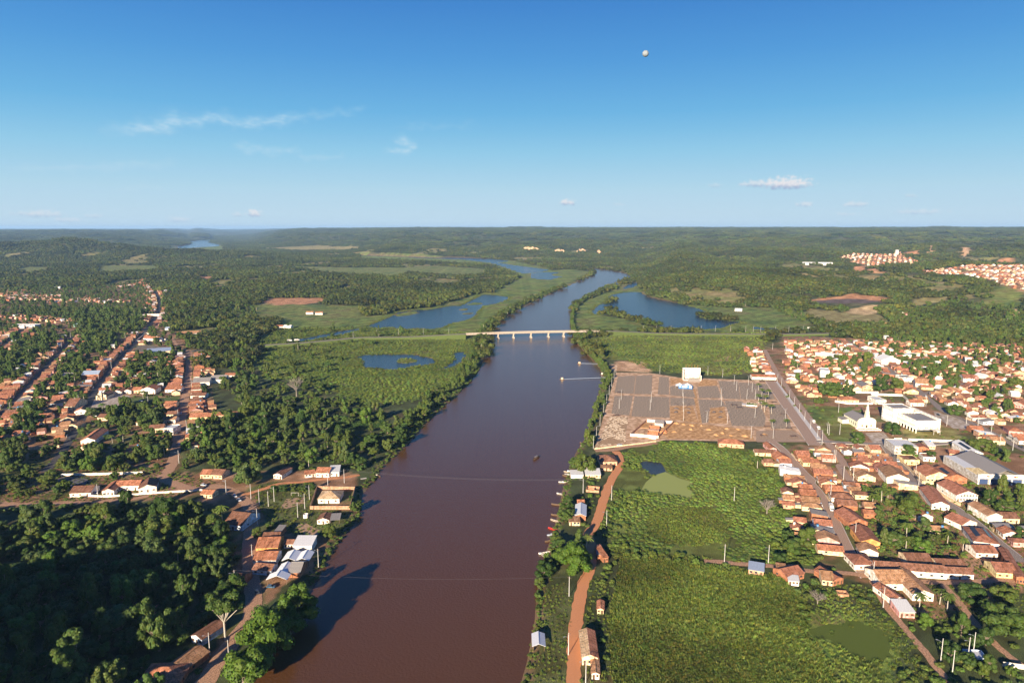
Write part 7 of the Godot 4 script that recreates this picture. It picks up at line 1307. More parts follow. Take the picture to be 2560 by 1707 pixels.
func make_vehicles():
	var body := Shape.new(); var cabin := Shape.new(); var roof := Shape.new()
	# x across, z along, front at -z
	body.hexa([Vector3(-0.85, 0.32, 2.05), Vector3(0.85, 0.32, 2.05), Vector3(0.85, 0.32, -2.1), Vector3(-0.85, 0.32, -2.1), Vector3(-0.85, 0.92, 2.0), Vector3(0.85, 0.92, 2.0), Vector3(0.82, 0.80, -2.05), Vector3(-0.82, 0.80, -2.05)])
	cabin.hexa([Vector3(-0.82, 0.86, 1.85), Vector3(0.82, 0.86, 1.85), Vector3(0.8, 0.86, -1.05), Vector3(-0.8, 0.86, -1.05), Vector3(-0.64, 1.42, 1.35), Vector3(0.64, 1.42, 1.35), Vector3(0.62, 1.42, -0.3), Vector3(-0.62, 1.42, -0.3)])
	roof.box(Vector3(0, 1.423, 0.52), Vector3(1.26, 0.06, 1.66))
	var bm := body.mesh(); var cm := cabin.mesh(); var rm := roof.mesh()
	var says := ["parked near the playing field on dirt road", "parked behind another car by the playing field", "driving on the dirt road beside long brown roof", "standing in the shaded road widening by market", "parked next to the broad white market tent", "parked at the road fork under trees", "in the school yard between the buildings", "parked against the pale quay retaining wall", "", "", "", "on the lower main street", "on the shaded main street by white box house", "on the main street near red row houses", "on main street beside the church square corner", "parked in the lane below the church square", "on the asphalt street bend", "parked by the sports court", "parked at the lane beside pale yellow house", "beside the curved cream wall", "parked along the low white wall", "on the lane beside grey corner block", "lower on the lane below the grey corner block", "parked behind the grey corner block", "parked under the long white wall by the lane", "parked by the long white wall near solar hall", "on the market avenue by the pole", "parked at the avenue tree", "parked on the far market avenue", "at the end of the far market avenue", "", "", "", "on the inner brick lane near the truck"]
	for i in CARS.size():
		var c: Array = CARS[i]
		var p := Vector2(c[0], c[1])
		var y := land(p.x, p.y) + 0.33
		var turn := -float(c[2])
		if c[3].begins_with("car"):
			var paint: String = {"car_white": "white", "car_dark": "black", "car_blue": "dark blue", "car_red": "red"}[c[3]]
			var t := thing("car", "%s car %s" % [paint, says[i]], "car", Vector3(p.x, y, p.y), turn)
			var pm: Material = {"white": M.carwhite, "black": M.carblack, "dark blue": M.carblue, "red": M.carred}[paint]
			part(t, "body", bm, pm); part(t, "windows", cm, M.glass); part(t, "roof", rm, pm)
			for sx in [-0.8, 0.8]:
				for sz in [-1.3, 1.3]: wheel(t, sx, sz, 0.33)
		else:
			var high: bool = c[3] == "truck"
			if high and i > 28: y += 2.3
			var t := thing("truck" if high else "van", "white box truck %s" % ["parked on the inner brick lane", "leading on the embanked highway", "following on the embanked highway", "on the highway beyond the bridge"][[8, 30, 31, 32].find(i)] if high else "white van %s" % ["parked on the avenue beside church lawn", "parked behind another van on the avenue"][i - 9], "truck" if high else "van", Vector3(p.x, y, p.y), turn)
			var l := 7.5 if high else 4.6
			part(t, "cargo_box", block(2.3, l * 0.72, 2.5 if high else 1.7), M.wall_white, Vector3(0, 0.75, l * 0.14))
			part(t, "cab", block(2.1, l * 0.24, 1.8 if high else 1.3), M.carwhite, Vector3(0, 0.6, -l * 0.36))
			part(t, "windscreen", block(1.9, 0.1, 0.7), M.glass, Vector3(0, 1.5 if high else 1.15, -l * 0.485))
			part(t, "chassis", block(1.2, l * 0.94, 0.3), M.dark, Vector3(0, 0.35, 0))
			for sx in [-1.0, 1.0]:
				for sz in [-0.33, 0.3]: wheel(t, sx, l * sz, 0.45)

func make_boats():
	var hull := Shape.new()
	var n := 9
	var prev := []
	for i in n + 1:
		var k := float(i) / n
		var z := (k - 0.5) * 7.5
		var wd := 0.72 * pow(sin(PI * clampf(k * 0.92 + 0.05, 0.0, 1.0)), 0.55) + 0.02
		var rise_ := 0.35 * pow(absf(k - 0.5) * 2.0, 2.5)
		var row := [Vector3(-wd, 0.45 + rise_, z), Vector3(-wd * 0.7, -0.15 + rise_ * 0.6, z), Vector3(wd * 0.7, -0.15 + rise_ * 0.6, z), Vector3(wd, 0.45 + rise_, z), Vector3(wd * 0.86, 0.45 + rise_, z), Vector3(wd * 0.6, 0.0 + rise_ * 0.6, z), Vector3(-wd * 0.6, 0.0 + rise_ * 0.6, z), Vector3(-wd * 0.86, 0.45 + rise_, z)]
		if prev:
			for m in 8: hull.quad(prev[m], prev[(m + 1) % 8], row[(m + 1) % 8], row[m])
		prev = row
	var hm := hull.mesh()
	for i in BOATS.size():
		var p := Vector2(BOATS[i][0], BOATS[i][1])
		var roofed := i in [0, 5, 17]
		var paint: Material = [M.wall_grey, M.wood, M.concrete, M.redpaint, M.wall_blue, M.wood, M.wall_white][i % 7] if i > 0 else M.wood
		var colour: String = ["grey", "brown", "pale grey", "red", "pale blue", "brown", "white"][i % 7]
		var where := "moored at the wooded bank below the walled yard" if i >= 17 else ("moored at the quay steps" if i < 4 else "moored along the bank by the red road")
		var t := thing("river_boat", "brown roofed motor boat under way in mid river" if i == 0 else "%s %s boat %s" % [colour, "canopied" if roofed else "narrow open", where], "boat", Vector3(p.x, WATER + 0.12, p.y), rng.randf_range(-0.8, 0.8) + (PI / 2 - 0.2 if i != 0 else -0.5), "" if i == 0 else "boats moored along the banks")
		var big := 1.0 if i else 1.3
		part(t, "hull", hm, paint, Vector3.ZERO, Vector3.ONE * big)
		for k in 3: part(t, "bench", block(1.1, 0.25, 0.06), M.wood, Vector3(0, 0.35, -1.8 + 1.8 * k))
		if roofed:
			part(t, "canopy", block(1.5, 4.2, 0.1), M.wall_white if i else M.roof_grey0, Vector3(0, 1.7, 0))
			for sx in [-0.6, 0.6]:
				for sz in [-1.8, 1.8]: part(t, "canopy_post", block(0.07, 0.07, 1.4), M.wood, Vector3(sx, 0.3, sz))
	for i in PUMPS.size():
		var p := Vector2(PUMPS[i][0], PUMPS[i][1])
		var t := thing("pump_raft", ["floating pump raft with long pipe in mid channel", "small pump raft with pipe near the bridge", "white floating pump house at the quay"][i], "raft", Vector3(p.x, WATER, p.y))
		part(t, "deck", block(6.0, 4.0, 0.6), M.wood, Vector3(0, -0.2, 0)); part(t, "pump_house", block(2.6, 2.2, 2.0), M.wall_white if i == 2 else M.wall_cream, Vector3(0, 0.402, 0)); part(t, "roof", block(3.2, 2.8, 0.15), M.roof_grey0, Vector3(0, 2.403, 0))
		if i < 2:
			var s := Shape.new()
			s.tube(Vector3(2.5, 0.5, 0), Vector3([58.0, 45.0][i], 1.2, [-6.0, 10.0][i]), 0.22, 0.22, 6)
			part(t, "pipe", s.mesh(), M.roof_steel0)

# ------------------------------------------------------------------ vegetation
const GREEN := Color(0.086, 0.142, 0.030)

func leaf_tone(spread := 0.3) -> Color:
	var k := rng.randf_range(1.0 - spread, 1.0 + spread)
	return Color(GREEN.r * k * rng.randf_range(0.85, 1.25), GREEN.g * k, GREEN.b * k * rng.randf_range(0.8, 1.2))

func leaf_ball(s: Shape, at: Vector3, r: Vector3, n: int, size: float, low := -0.45):
	for k in n:
		var y := rng.randf_range(low, 1.0)
		var a := rng.randf() * TAU
		var q := sqrt(maxf(0.0, 1.0 - y * y))
		var d := Vector3(cos(a) * q, y, sin(a) * q)
		var p := at + d * r * rng.randf_range(0.84, 1.08)
		var nn := (d + Vector3(rng.randf_range(-1, 1), rng.randf_range(-0.6, 1), rng.randf_range(-1, 1)) * 0.55).normalized()
		var e := nn.cross(Vector3(rng.randf_range(-1, 1), rng.randf_range(-1, 1), rng.randf_range(-1, 1))).normalized() * size * rng.randf_range(0.6, 1.25)
		var f := nn.cross(e) * rng.randf_range(0.55, 0.95)
		s.quad(p - e * 0.5 - f * 0.32, p + f * -0.55 + e * 0.1, p + e * 0.5 + f * 0.3, p + f * 0.55 - e * 0.1, leaf_tone())

# crown of unit radius round (0, height, 0) and its trunk; several lobes, uneven outline, gaps between them
func tree_shapes(kind: String, seed_: int) -> Array:
	rng.seed = seed_
	var crown := Shape.new(); crown.coloured = true
	var trunk := Shape.new()
	var high := 1.25
	var lobes := []
	match kind:
		"tree":
			high = 0.95
			var n := rng.randi_range(8, 11)
			for k in n:
				var a := TAU * k / n * 1.9 + rng.randf_range(-0.5, 0.5)
				var q := rng.randf_range(0.1, 0.62)
				lobes.append([Vector3(cos(a) * q, high + rng.randf_range(-0.2, 0.36) + 0.26 * (1.0 - q), sin(a) * q), rng.randf_range(0.28, 0.44)])
			var form := seed_ % 6
			if form >= 3:  # other species: many small clumps, open and flat-topped, or narrow and tall
				lobes.clear()
				for k in 22:
					var a := rng.randf() * TAU
					var q := sqrt(rng.randf()) * (0.82 if form != 5 else 0.5)
					lobes.append([Vector3(cos(a) * q, (0.95 + rng.randf_range(-0.12, 0.3) - 0.25 * q) if form != 5 else rng.randf_range(0.5, 1.9), sin(a) * q), rng.randf_range(0.15, 0.27)])
			for k in 5:
				var a := TAU * k / 5.0 + rng.randf_range(-0.4, 0.4)
				var q := rng.randf_range(0.35, 0.6)
				lobes.append([Vector3(cos(a) * q, rng.randf_range(0.36, 0.6), sin(a) * q), rng.randf_range(0.28, 0.4)])
		"tall":
			high = 2.1
			for k in 15:
				var a := TAU * k / 15.0 * 2.1
				var q := rng.randf_range(0.3, 0.8)
				lobes.append([Vector3(cos(a) * q, high + rng.randf_range(-0.45, 0.45), sin(a) * q), rng.randf_range(0.22, 0.34)])
		"bamboo":
			high = 1.0
			for k in 30:
				var a := rng.randf() * TAU
				var q := sqrt(rng.randf()) * 0.75
				lobes.append([Vector3(cos(a) * q, 0.35 + rng.randf() * 1.5 * (1.1 - q), sin(a) * q), rng.randf_range(0.24, 0.38)])
		"bush":
			high = 0.45
			for k in 6:
				var a := TAU * k / 6.0 + rng.randf()
				var q := rng.randf_range(0.2, 0.6)
				lobes.append([Vector3(cos(a) * q, rng.randf_range(0.25, 0.6), sin(a) * q), rng.randf_range(0.34, 0.5)])
	var per := {"tree": 105, "tall": 150, "bamboo": 120, "bush": 42}[kind] as int
	for l in lobes:
		crown.blob(l[0], Vector3.ONE * l[1] * 0.80, leaf_tone(0.1), 6, 4)
		leaf_ball(crown, l[0], Vector3(l[1], l[1] * 0.85, l[1]), per, {"tree": 0.12, "tall": 0.10, "bamboo": 0.095, "bush": 0.24}[kind])
		if kind in ["tree", "tall"]:
			trunk.tube(Vector3(0, high * 0.45, 0), l[0] - Vector3(0, l[1] * 0.5, 0), 0.045 if kind == "tree" else 0.028, 0.012, 5)
	trunk.tube(Vector3(0, -0.15, 0), Vector3(0, high * (0.62 if kind != "bush" else 0.3), 0), {"tree": 0.085, "tall": 0.05, "bamboo": 0.25, "bush": 0.08}[kind], 0.04, 7)
	return [crown.mesh(), trunk.mesh()]

func bare_shapes() -> Array:
	var t := Shape.new(); var c := Shape.new()
	t.tube(Vector3(0, -0.1, 0), Vector3(0, 0.8, 0), 0.08, 0.05, 7)
	for k in 16:
		var a := TAU * k / 16.0 * 2.3
		var b := Vector3(cos(a), rng.randf_range(0.9, 1.6), sin(a)) * Vector3(0.5, 1, 0.5)
		c.tube(Vector3(0, rng.randf_range(0.5, 0.8), 0), b, 0.035, 0.02, 5)
		for m in 4:
			var e := b + Vector3(rng.randf_range(-0.4, 0.4) + cos(a) * 0.3, rng.randf_range(0.1, 0.5), rng.randf_range(-0.4, 0.4) + sin(a) * 0.3)
			c.tube(b, e, 0.02, 0.008, 4)
			for z in 3: c.tube(b.lerp(e, 0.6), e + Vector3(rng.randf_range(-0.25, 0.25), rng.randf_range(0.0, 0.25), rng.randf_range(-0.25, 0.25)), 0.012, 0.006, 3)
	return [c.mesh(), t.mesh()]

func palm_shapes(seed_: int) -> Array:
	rng.seed = seed_
	var t := Shape.new(); var c := Shape.new(); c.coloured = true
	t.tube(Vector3(0, -0.2, 0), Vector3(0.1, 4.0, 0.1), 0.22, 0.16, 7); t.tube(Vector3(0.1, 4.0, 0.1), Vector3(0.25, 7.6, 0.15), 0.16, 0.13, 7)
	var top := Vector3(0.25, 7.6, 0.15)
	for k in 17:
		var a := TAU * k / 17.0 * 1.618 * 2.0
		var up := rng.randf_range(0.1, 1.0)
		var out := Vector3(cos(a), 0, sin(a))
		var side := Vector3(-out.z, 0, out.x)
		var l := rng.randf_range(2.6, 3.4)
		var prev := top
		var tone := leaf_tone(0.2)
		for i in 5:
			var q := (i + 1) / 5.0
			var p := top + out * l * q + Vector3(0, up * 1.6 * q - 2.0 * q * q * (1.15 - up * 0.4), 0)
			var w := 0.55 * (1.0 - q * 0.55)
			c.quad(prev, p, p + side * w - Vector3(0, 0.25, 0), prev + side * w * 1.1 - Vector3(0, 0.25, 0), tone)
			c.quad(prev, prev - side * w * 1.1 - Vector3(0, 0.25, 0), p - side * w - Vector3(0, 0.25, 0), p, tone)
			prev = p
	return [c.mesh(), t.mesh()]

func banana_mesh() -> ArrayMesh:
	var c := Shape.new(); c.coloured = true
	for k in 9:
		var a := TAU * k / 9.0 * 1.618 + rng.randf()
		var out := Vector3(cos(a), 0, sin(a)); var side := Vector3(-out.z, 0, out.x) * 0.17
		var tone := leaf_tone(0.25)
		var prev := Vector3(0, 0.5, 0)
		for i in 3:
			var q := (i + 1) / 3.0
			var p := Vector3(0, 0.5, 0) + out * q * 0.95 + Vector3(0, 1.1 * q - 0.95 * q * q, 0)
			var w := 1.0 if i < 2 else 0.25
			c.quad(prev - side, p - side * w, p + side * w, prev + side, tone)
			prev = p
	c.tube(Vector3.ZERO, Vector3(0, 0.7, 0), 0.07, 0.05, 5, Color(0.1, 0.11, 0.04))
	return c.mesh()

func shrub_mesh(seed_: int) -> ArrayMesh:
	# head-high broad-leaved marsh plants growing in a tight patch
	rng.seed = seed_
	var c := Shape.new(); c.coloured = true
	c.blob(Vector3(0, 0.28, 0), Vector3(0.75, 0.5, 0.75), leaf_tone(0.1), 7, 4)
	leaf_ball(c, Vector3(0, 0.35, 0), Vector3(0.95, 0.62, 0.95), 64, 0.34, -0.2)
	return c.mesh()

func reed_mesh(seed_: int) -> ArrayMesh:
	rng.seed = seed_
	var c := Shape.new(); c.coloured = true
	for k in 26:
		var a := rng.randf() * TAU
		var q := sqrt(rng.randf()) * 0.75
		var p := Vector3(cos(a) * q, -0.05, sin(a) * q)
		var lean := Vector3(rng.randf_range(-0.5, 0.5), rng.randf_range(0.7, 1.2), rng.randf_range(-0.5, 0.5))
		var side := Vector3(-sin(a * 3.0), 0, cos(a * 3.0)) * rng.randf_range(0.07, 0.15)
		var tone := leaf_tone(0.35)
		if rng.randf() < 0.22: tone = Color(tone.r * 1.6, tone.g * 1.15, tone.b * 1.2)
		c.quad(p - side, p + side, p + lean * 0.6 + side * 1.3, p + lean * 0.6 - side * 1.3, tone)
		c.tri(p + lean * 0.6 - side * 1.3, p + lean * 0.6 + side * 1.3, p + lean + Vector3(lean.x, -0.1, lean.z) * 0.4, tone)
	return c.mesh()

func clump_mesh(seed_: int, trees: int, spread: float, tree_r: float, leaves: int) -> ArrayMesh:
	# a stand of crowns seen from afar
	rng.seed = seed_
	var c := Shape.new(); c.coloured = true
	for k in trees:
		var a := k * 2.4
		var q := sqrt((k + 0.5) / trees) * spread
		var r := tree_r * rng.randf_range(0.65, 1.25)
		var at := Vector3(cos(a) * q + rng.randf_range(-2, 2), r * rng.randf_range(0.75, 1.25), sin(a) * q + rng.randf_range(-2, 2))
		var tone := leaf_tone(0.28)
		c.blob(at, Vector3(r * 0.8, r * 0.72, r * 0.8), tone, 5, 3)
		leaf_ball(c, at, Vector3(r, r * 0.9, r), leaves, r * 0.55)
	return c.mesh()

func copies(root: Node3D, called: String, mesh: Mesh, m: Material, list: Array):
	# list: [transform, colour]
	if list.is_empty(): return
	var mm := MultiMesh.new()
	mm.transform_format = MultiMesh.TRANSFORM_3D
	mm.use_colors = true
	mm.mesh = mesh
	mm.instance_count = list.size()
	for i in list.size():
		mm.set_instance_transform(i, list[i][0])
		mm.set_instance_color(i, list[i][1])
	var o := MultiMeshInstance3D.new()
	o.name = called
	o.multimesh = mm
	o.material_override = m
	o.set_meta("kind", "stuff")
	root.add_child(o, true)

func stuff(called: String, label: String, category: String) -> Node3D:
	var o := Node3D.new()
	o.name = numbered(called)
	add_child(o)
	tag(o, label, category, "", "stuff")
	return o

func place(x: float, z: float, sx: float, sy: float, drop := 0.0) -> Transform3D:
	return Transform3D(Basis(Vector3.UP, rng.randf() * TAU).scaled(Vector3(sx, sy, sx)), Vector3(x, land(x, z) - drop, z))

func hue(dark := 1.0, warm := 0.0) -> Color:
	var k := dark * rng.randf_range(0.72, 1.2)
	return Color(k * (1.0 + warm * rng.randf()), k * (1.0 + warm * 0.4 * rng.randf()), k * rng.randf_range(0.7, 1.15))

func near(p: Vector2) -> String:
	var best := 1e9
	var say := ""
	for n in NEAR:
		var d := p.distance_to(Vector2(n[1], n[2]))
		if d < best:
			best = d; say = n[0]
	return say

const KINDS := {"leaf_dark": "dark green", "leaf_mid": "green", "leaf_olive": "olive green", "leaf_grey": "grey green", "leaf_bright": "bright green"}

func make_plants():
	var seeds := 40
	var tree_v := []
	for k in 6: tree_v.append(tree_shapes("tree", seeds + k))
	var tall_v := tree_shapes("tall", 71)
	var bamboo_v := [tree_shapes("bamboo", 81), tree_shapes("bamboo", 82)]
	var bush_v := []
	for k in 3: bush_v.append(tree_shapes("bush", 90 + k)[0])
	rng.seed = 95
	var bare_v := bare_shapes()
	var palm_v := [palm_shapes(100), palm_shapes(101)]
	var banana := banana_mesh()
	var shrub_v := [shrub_mesh(110), shrub_mesh(111)]
	var reed_v := [reed_mesh(120), reed_mesh(121)]
	print("plant shapes ", Time.get_ticks_msec())
	rng.seed = 4242
	# hand-placed trees
	var count := 0
	for i in TREES.size():
		var d: Array = TREES[i]
		var r: float = d[2]
		var kind: String = d[3]
		var at := Vector3(d[0], land(d[0], d[1]), d[1])
		var shapes: Array = tall_v if kind == "tall" else (bamboo_v[i % 2] if kind == "bamboo" else (bare_v if kind == "bare" else tree_v[i % 6]))
		var m: Material = M.leaf_bamboo if kind == "bamboo" else (M.leaf_grey if kind == "grey" else (M.deadwood if kind == "bare" else [M.leaf_mid, M.leaf_dark, M.leaf_olive][i % 3]))
		if d[5].contains("bright") and kind == "tree": m = M.leaf_bright
		var says: String = d[5]
		if says.begins_with("sunlit"): says = "sunlit crown rising near %s in the shaded hillside wood" % near(Vector2(d[0], d[1]))
		var t := thing("bamboo_clump" if kind == "bamboo" else "tree", says, "bamboo" if kind == "bamboo" else "tree", at, rng.randf() * TAU, ("sunlit crowns of the shaded wood" if d[5].begins_with("sunlit") else "row or clump: " + d[5]) if d[5].begins_with("sunlit") or d[5].begins_with("round tree in hedge") or d[5].begins_with("dense tree") or d[5].begins_with("leafy tree on the bank") or d[5].begins_with("bright bamboo") else "")
		var s := Vector3(r, r * d[4] * rng.randf_range(0.92, 1.08), r)
		if kind == "tall" : s.y = r * 0.95
		part(t, "crown" if kind != "bare" else "branches", shapes[0], m, Vector3.ZERO, s)
		part(t, "trunk", shapes[1], M.barkpale if kind == "tall" else (M.deadwood if kind == "bare" else M.bark), Vector3.ZERO, s)
		mark_disc(Vector2(d[0], d[1]), r * 0.6, 5)
		count += 1
	for i in PALMS.size():
		var p := Vector2(PALMS[i][0], PALMS[i][1])
		var t := thing("palm_tree", "slender palm tree %s" % ("on the plaza paving" if i < 10 else "standing near %s" % near(p)), "palm tree", Vector3(p.x, land(p.x, p.y), p.y), rng.randf() * TAU, "palms on the plaza" if i < 10 else "palms among the gardens")
		var s := Vector3.ONE * rng.randf_range(0.95, 1.3)
		part(t, "fronds", palm_v[i % 2][0], M.leaf_olive, Vector3.ZERO, s)
		part(t, "trunk", palm_v[i % 2][1], M.barkpale, Vector3.ZERO, s)
	# scattered plants
	var cand := []
	var lists := {}
	for k in ["bush0", "bush1", "bush2", "shrub0", "shrub1", "reed0", "reed1", "banana", "crop0", "crop1"]: lists[k] = []
	for zone in VEG:
		var poly := pv(zone[5])
		var b := boxed(poly)
		var sp: float = zone[1]
		var z := b.position.y
		while z < b.end.y:
			var x := b.position.x
			while x < b.end.x:
				var p := Vector2(x + rng.randf_range(-0.45, 0.45) * sp, z + rng.randf_range(-0.45, 0.45) * sp)
				x += sp
				if absf(p.x) > -p.y * 0.95 + 40.0 or not Geometry2D.is_point_in_polygon(p, poly): continue
				var code := at_cell(p)
				var r := lerpf(zone[2], zone[3], pow(rng.randf(), 1.4)) * (1.45 if zone[0] == "tree" and rng.randf() < 0.08 else 1.0)
				match zone[0]:
					"tree":
						if code != 0 or at_cell(p + Vector2(r * 0.5, 0)) in [1, 2] or at_cell(p - Vector2(r * 0.5, 0)) in [1, 2] or at_cell(p - Vector2(0, r * 0.5)) in [2]: continue
						cand.append([p, r, zone[4]])
					"bush":
						if code != 0 or patch.get_noise_2d(p.x * 1.6, p.y * 1.6) < -0.12: continue
						lists["bush%d" % rng.randi_range(0, 2)].append([place(p.x, p.y, r, r * rng.randf_range(0.7, 1.1), 0.1), hue(1.2, 0.4)])
					"shrub":
						if code in [1, 2, 3, 4, 5]: continue
						var q := patch.get_noise_2d(p.x, p.y)
						if q < -0.35: continue
						lists["shrub%d" % rng.randi_range(0, 1)].append([place(p.x, p.y, r, r * (0.65 + 0.5 * q), 0.1), hue(1.65 + 1.0 * q, 0.4)])
					"reed":
						if code in [1, 2, 3]: continue
						var q := patch.get_noise_2d(p.x * 1.4, p.y * 1.4)
						lists["reed%d" % rng.randi_range(0, 1)].append([place(p.x, p.y, r, r * (1.0 + 0.6 * q), 0.05), hue(1.35 + 0.9 * q, 0.3 + 0.5 * maxf(0.0, -q))])
					"weed":
						if patch.get_noise_2d(p.x * 3.0, p.y * 3.0) > 0.02: lists["reed%d" % rng.randi_range(0, 1)].append([place(p.x, p.y, r * 1.3, r * 0.7, 0.05), hue(1.2, 0.3)])
					"crop":
						if code != 0: continue
						lists["crop%d" % rng.randi_range(0, 1)].append([place(p.x, p.y, r, r, 0.0), Color(0.7, 0.95, 1.1)])
					"banana":
						if code != 0: continue
						lists.banana.append([place(p.x, p.y, r, r * 1.1, 0.0), hue(1.5, 0.2)])
			z += sp
	# wooded strip along both river banks
	for bk in [[BANK_L[0], -1.0, 5.0, 24.0, "on the wooded river bank below the bridge"], [BANK_R[0], 1.0, 3.0, 8.0, "on the far bank near the bridge"]]:
		var line := smooth_line(pv(bk[0]), 3.0)
		for i in line.size() - 1:
			var d := line[i].length()
			if d < (610.0 if bk[1] < 0.0 else 840.0) or d > 2100.0: continue
			var t := (line[i + 1] - line[i]).normalized()
			var rt: Vector2 = Vector2(-t.y, t.x) * bk[1]
			for k in 3:
				var p: Vector2 = line[i] + rt * rng.randf_range(bk[2], bk[3]) + t * rng.randf_range(-2, 2)
				if at_cell(p) in [2, 3, 4]: continue
				if rng.randf() < 0.55: lists["bush%d" % rng.randi_range(0, 2)].append([place(p.x, p.y, rng.randf_range(1.8, 3.6), rng.randf_range(1.8, 3.4), 0.3), hue(0.95, 0.3)])
				elif rng.randf() < 0.45: cand.append([p, rng.randf_range(2.6, 4.6), bk[4]])
		for i in line.size() - 1:
			if line[i].length() > 900.0: continue
			var t := (line[i + 1] - line[i]).normalized()
			var rt: Vector2 = Vector2(-t.y, t.x) * bk[1]
			for k in 4:
				var p: Vector2 = line[i] + rt * rng.randf_range(0.8, 7.0)
				if at_cell(p) in [2, 3, 4] or rng.randf() < 0.3: continue
				lists["bush%d" % rng.randi_range(0, 2)].append([place(p.x, p.y, rng.randf_range(0.7, 2.0), rng.randf_range(0.5, 1.7), 0.9), hue(1.1, 0.4)])
	for c in cand:
		c.append(c[1] / c[0].length() * (0.02 if absf(c[0].x) > -c[0].y * 0.80 or c[0].y > -245.0 else 1.0))
	cand.sort_custom(func(a, b): return a[3] > b[3])
	print("trees ", cand.size(), " bushes ", lists.bush0.size() * 3, " shrubs ", lists.shrub0.size() * 2, " reeds ", lists.reed0.size() * 2, " ", Time.get_ticks_msec())
	var woods := [[], [], [], [], [], []]
	var tones := ["leaf_dark", "leaf_mid", "leaf_mid", "leaf_olive", "leaf_dark", "leaf_grey", "leaf_bright"]
	for i in cand.size():
		var c: Array = cand[i]
		var p: Vector2 = c[0]
		var r: float = c[1]
		var v := rng.randi_range(0, 5)
		var sy := r * (rng.randf_range(0.72, 1.2) if rng.randf() < 0.85 else 1.5)
		if i < 235:
			var m: String = tones[rng.randi_range(0, 6)]
			var size := "large " if r > 4.9 else ("small " if r < 3.6 else "")
			var full := "%s%s leafy tree near %s, %s" % [size, KINDS[m], near(p), c[2]]
			if full.split(" ", false).size() > 16: full = full.get_slice(",", 0)
			var t := thing("tree", full, "tree", Vector3(p.x, land(p.x, p.y), p.y), rng.randf() * TAU, "trees near " + near(p))
			part(t, "crown", tree_v[v][0], M[m], Vector3.ZERO, Vector3(r, sy, r))
			part(t, "trunk", tree_v[v][1], M.bark, Vector3.ZERO, Vector3(r, sy, r))
		else: woods[v].append([place(p.x, p.y, r, sy, 0.0), hue(1.0, 0.35)])
	var wild_palms := [[], []]
	for i in woods[0].size():
		if i % 5 == 0: wild_palms[(i / 5) % 2].append([woods[0][i][0].translated(Vector3(3.0, 0.0, 2.0)).orthonormalized().scaled_local(Vector3.ONE * rng.randf_range(0.9, 1.5)), hue(1.1, 0.4)])
	for li in [0, 1, 2, 9, 10]:
		var line := smooth_line(pv(LAKES[li]), 4.0)
		for p in line:
			for k in 3:
				var q := p + Vector2(rng.randf_range(-9, 9), rng.randf_range(-9, 9))
				if at_cell(q) == 0: lists["reed%d" % rng.randi_range(0, 1)].append([place(q.x, q.y, rng.randf_range(1.2, 2.6), rng.randf_range(0.7, 1.5), 0.4), hue(1.25, 0.5)])
	var root := stuff("woodland", "woods and garden trees massed through both towns and along the banks", "woodland")
	for v in 6:
		copies(root, "crowns", tree_v[v][0], M.leaf_copy, woods[v])
		copies(root, "trunks", tree_v[v][1], M.bark, woods[v].map(func(a): return [a[0], Color.WHITE]))
	for v in 2:
		copies(root, "palm_fronds", palm_v[v][0], M.leaf_copy, wild_palms[v])
		copies(root, "palm_trunks", palm_v[v][1], M.barkpale, wild_palms[v].map(func(a): return [a[0], Color.WHITE]))
	root = stuff("undergrowth", "bushes and thickets along river banks, marsh edges and lanes", "bushes")
	for v in 3: copies(root, "bushes", bush_v[v], M.leaf_copy, lists["bush%d" % v])
	root = stuff("marsh_plants", "bright broad leaved plants covering the wetland beside the algae pond", "marsh plants")
	for v in 2: copies(root, "leaves", shrub_v[v], M.leaf_copy, lists["shrub%d" % v])
	root = stuff("reed_grass", "tall olive reed grass filling the marsh between red road and crossroads", "reeds")
	for v in 2: copies(root, "blades", reed_v[v], M.leaf_copy, lists["reed%d" % v])
	root = stuff("crop_rows", "blue green crop patch in a clearing of the river wood", "crop")
	for v in 2: copies(root, "blades", reed_v[v], M.leaf_copy, lists["crop%d" % v])
	root = stuff("banana_grove", "banana plants with broad pale leaves beside the river wood and lanes", "banana plants")
	copies(root, "leaves", banana, M.leaf_copy, lists.banana)
	far_forest(tree_v)

func wild(p: Vector2) -> bool:
	if at_cell(p) != 0: return false
	for w in waters:
		if w[1].has_point(p) and Geometry2D.is_point_in_polygon(p, w[0]): return false
	# clearings run on a little towards the river plain, where the slope is grazed bare
	if open_patch(p.x, p.y) and rng.randf() > 0.1: return false
	var q := p * (1.0 + 70.0 / p.length()) if p.length() > 1500.0 else p
	for c in cleared:
		if c[1].has_point(p) and Geometry2D.is_point_in_polygon(p, c[0]) or c[1].has_point(q) and Geometry2D.is_point_in_polygon(q, c[0]): return false
	return true

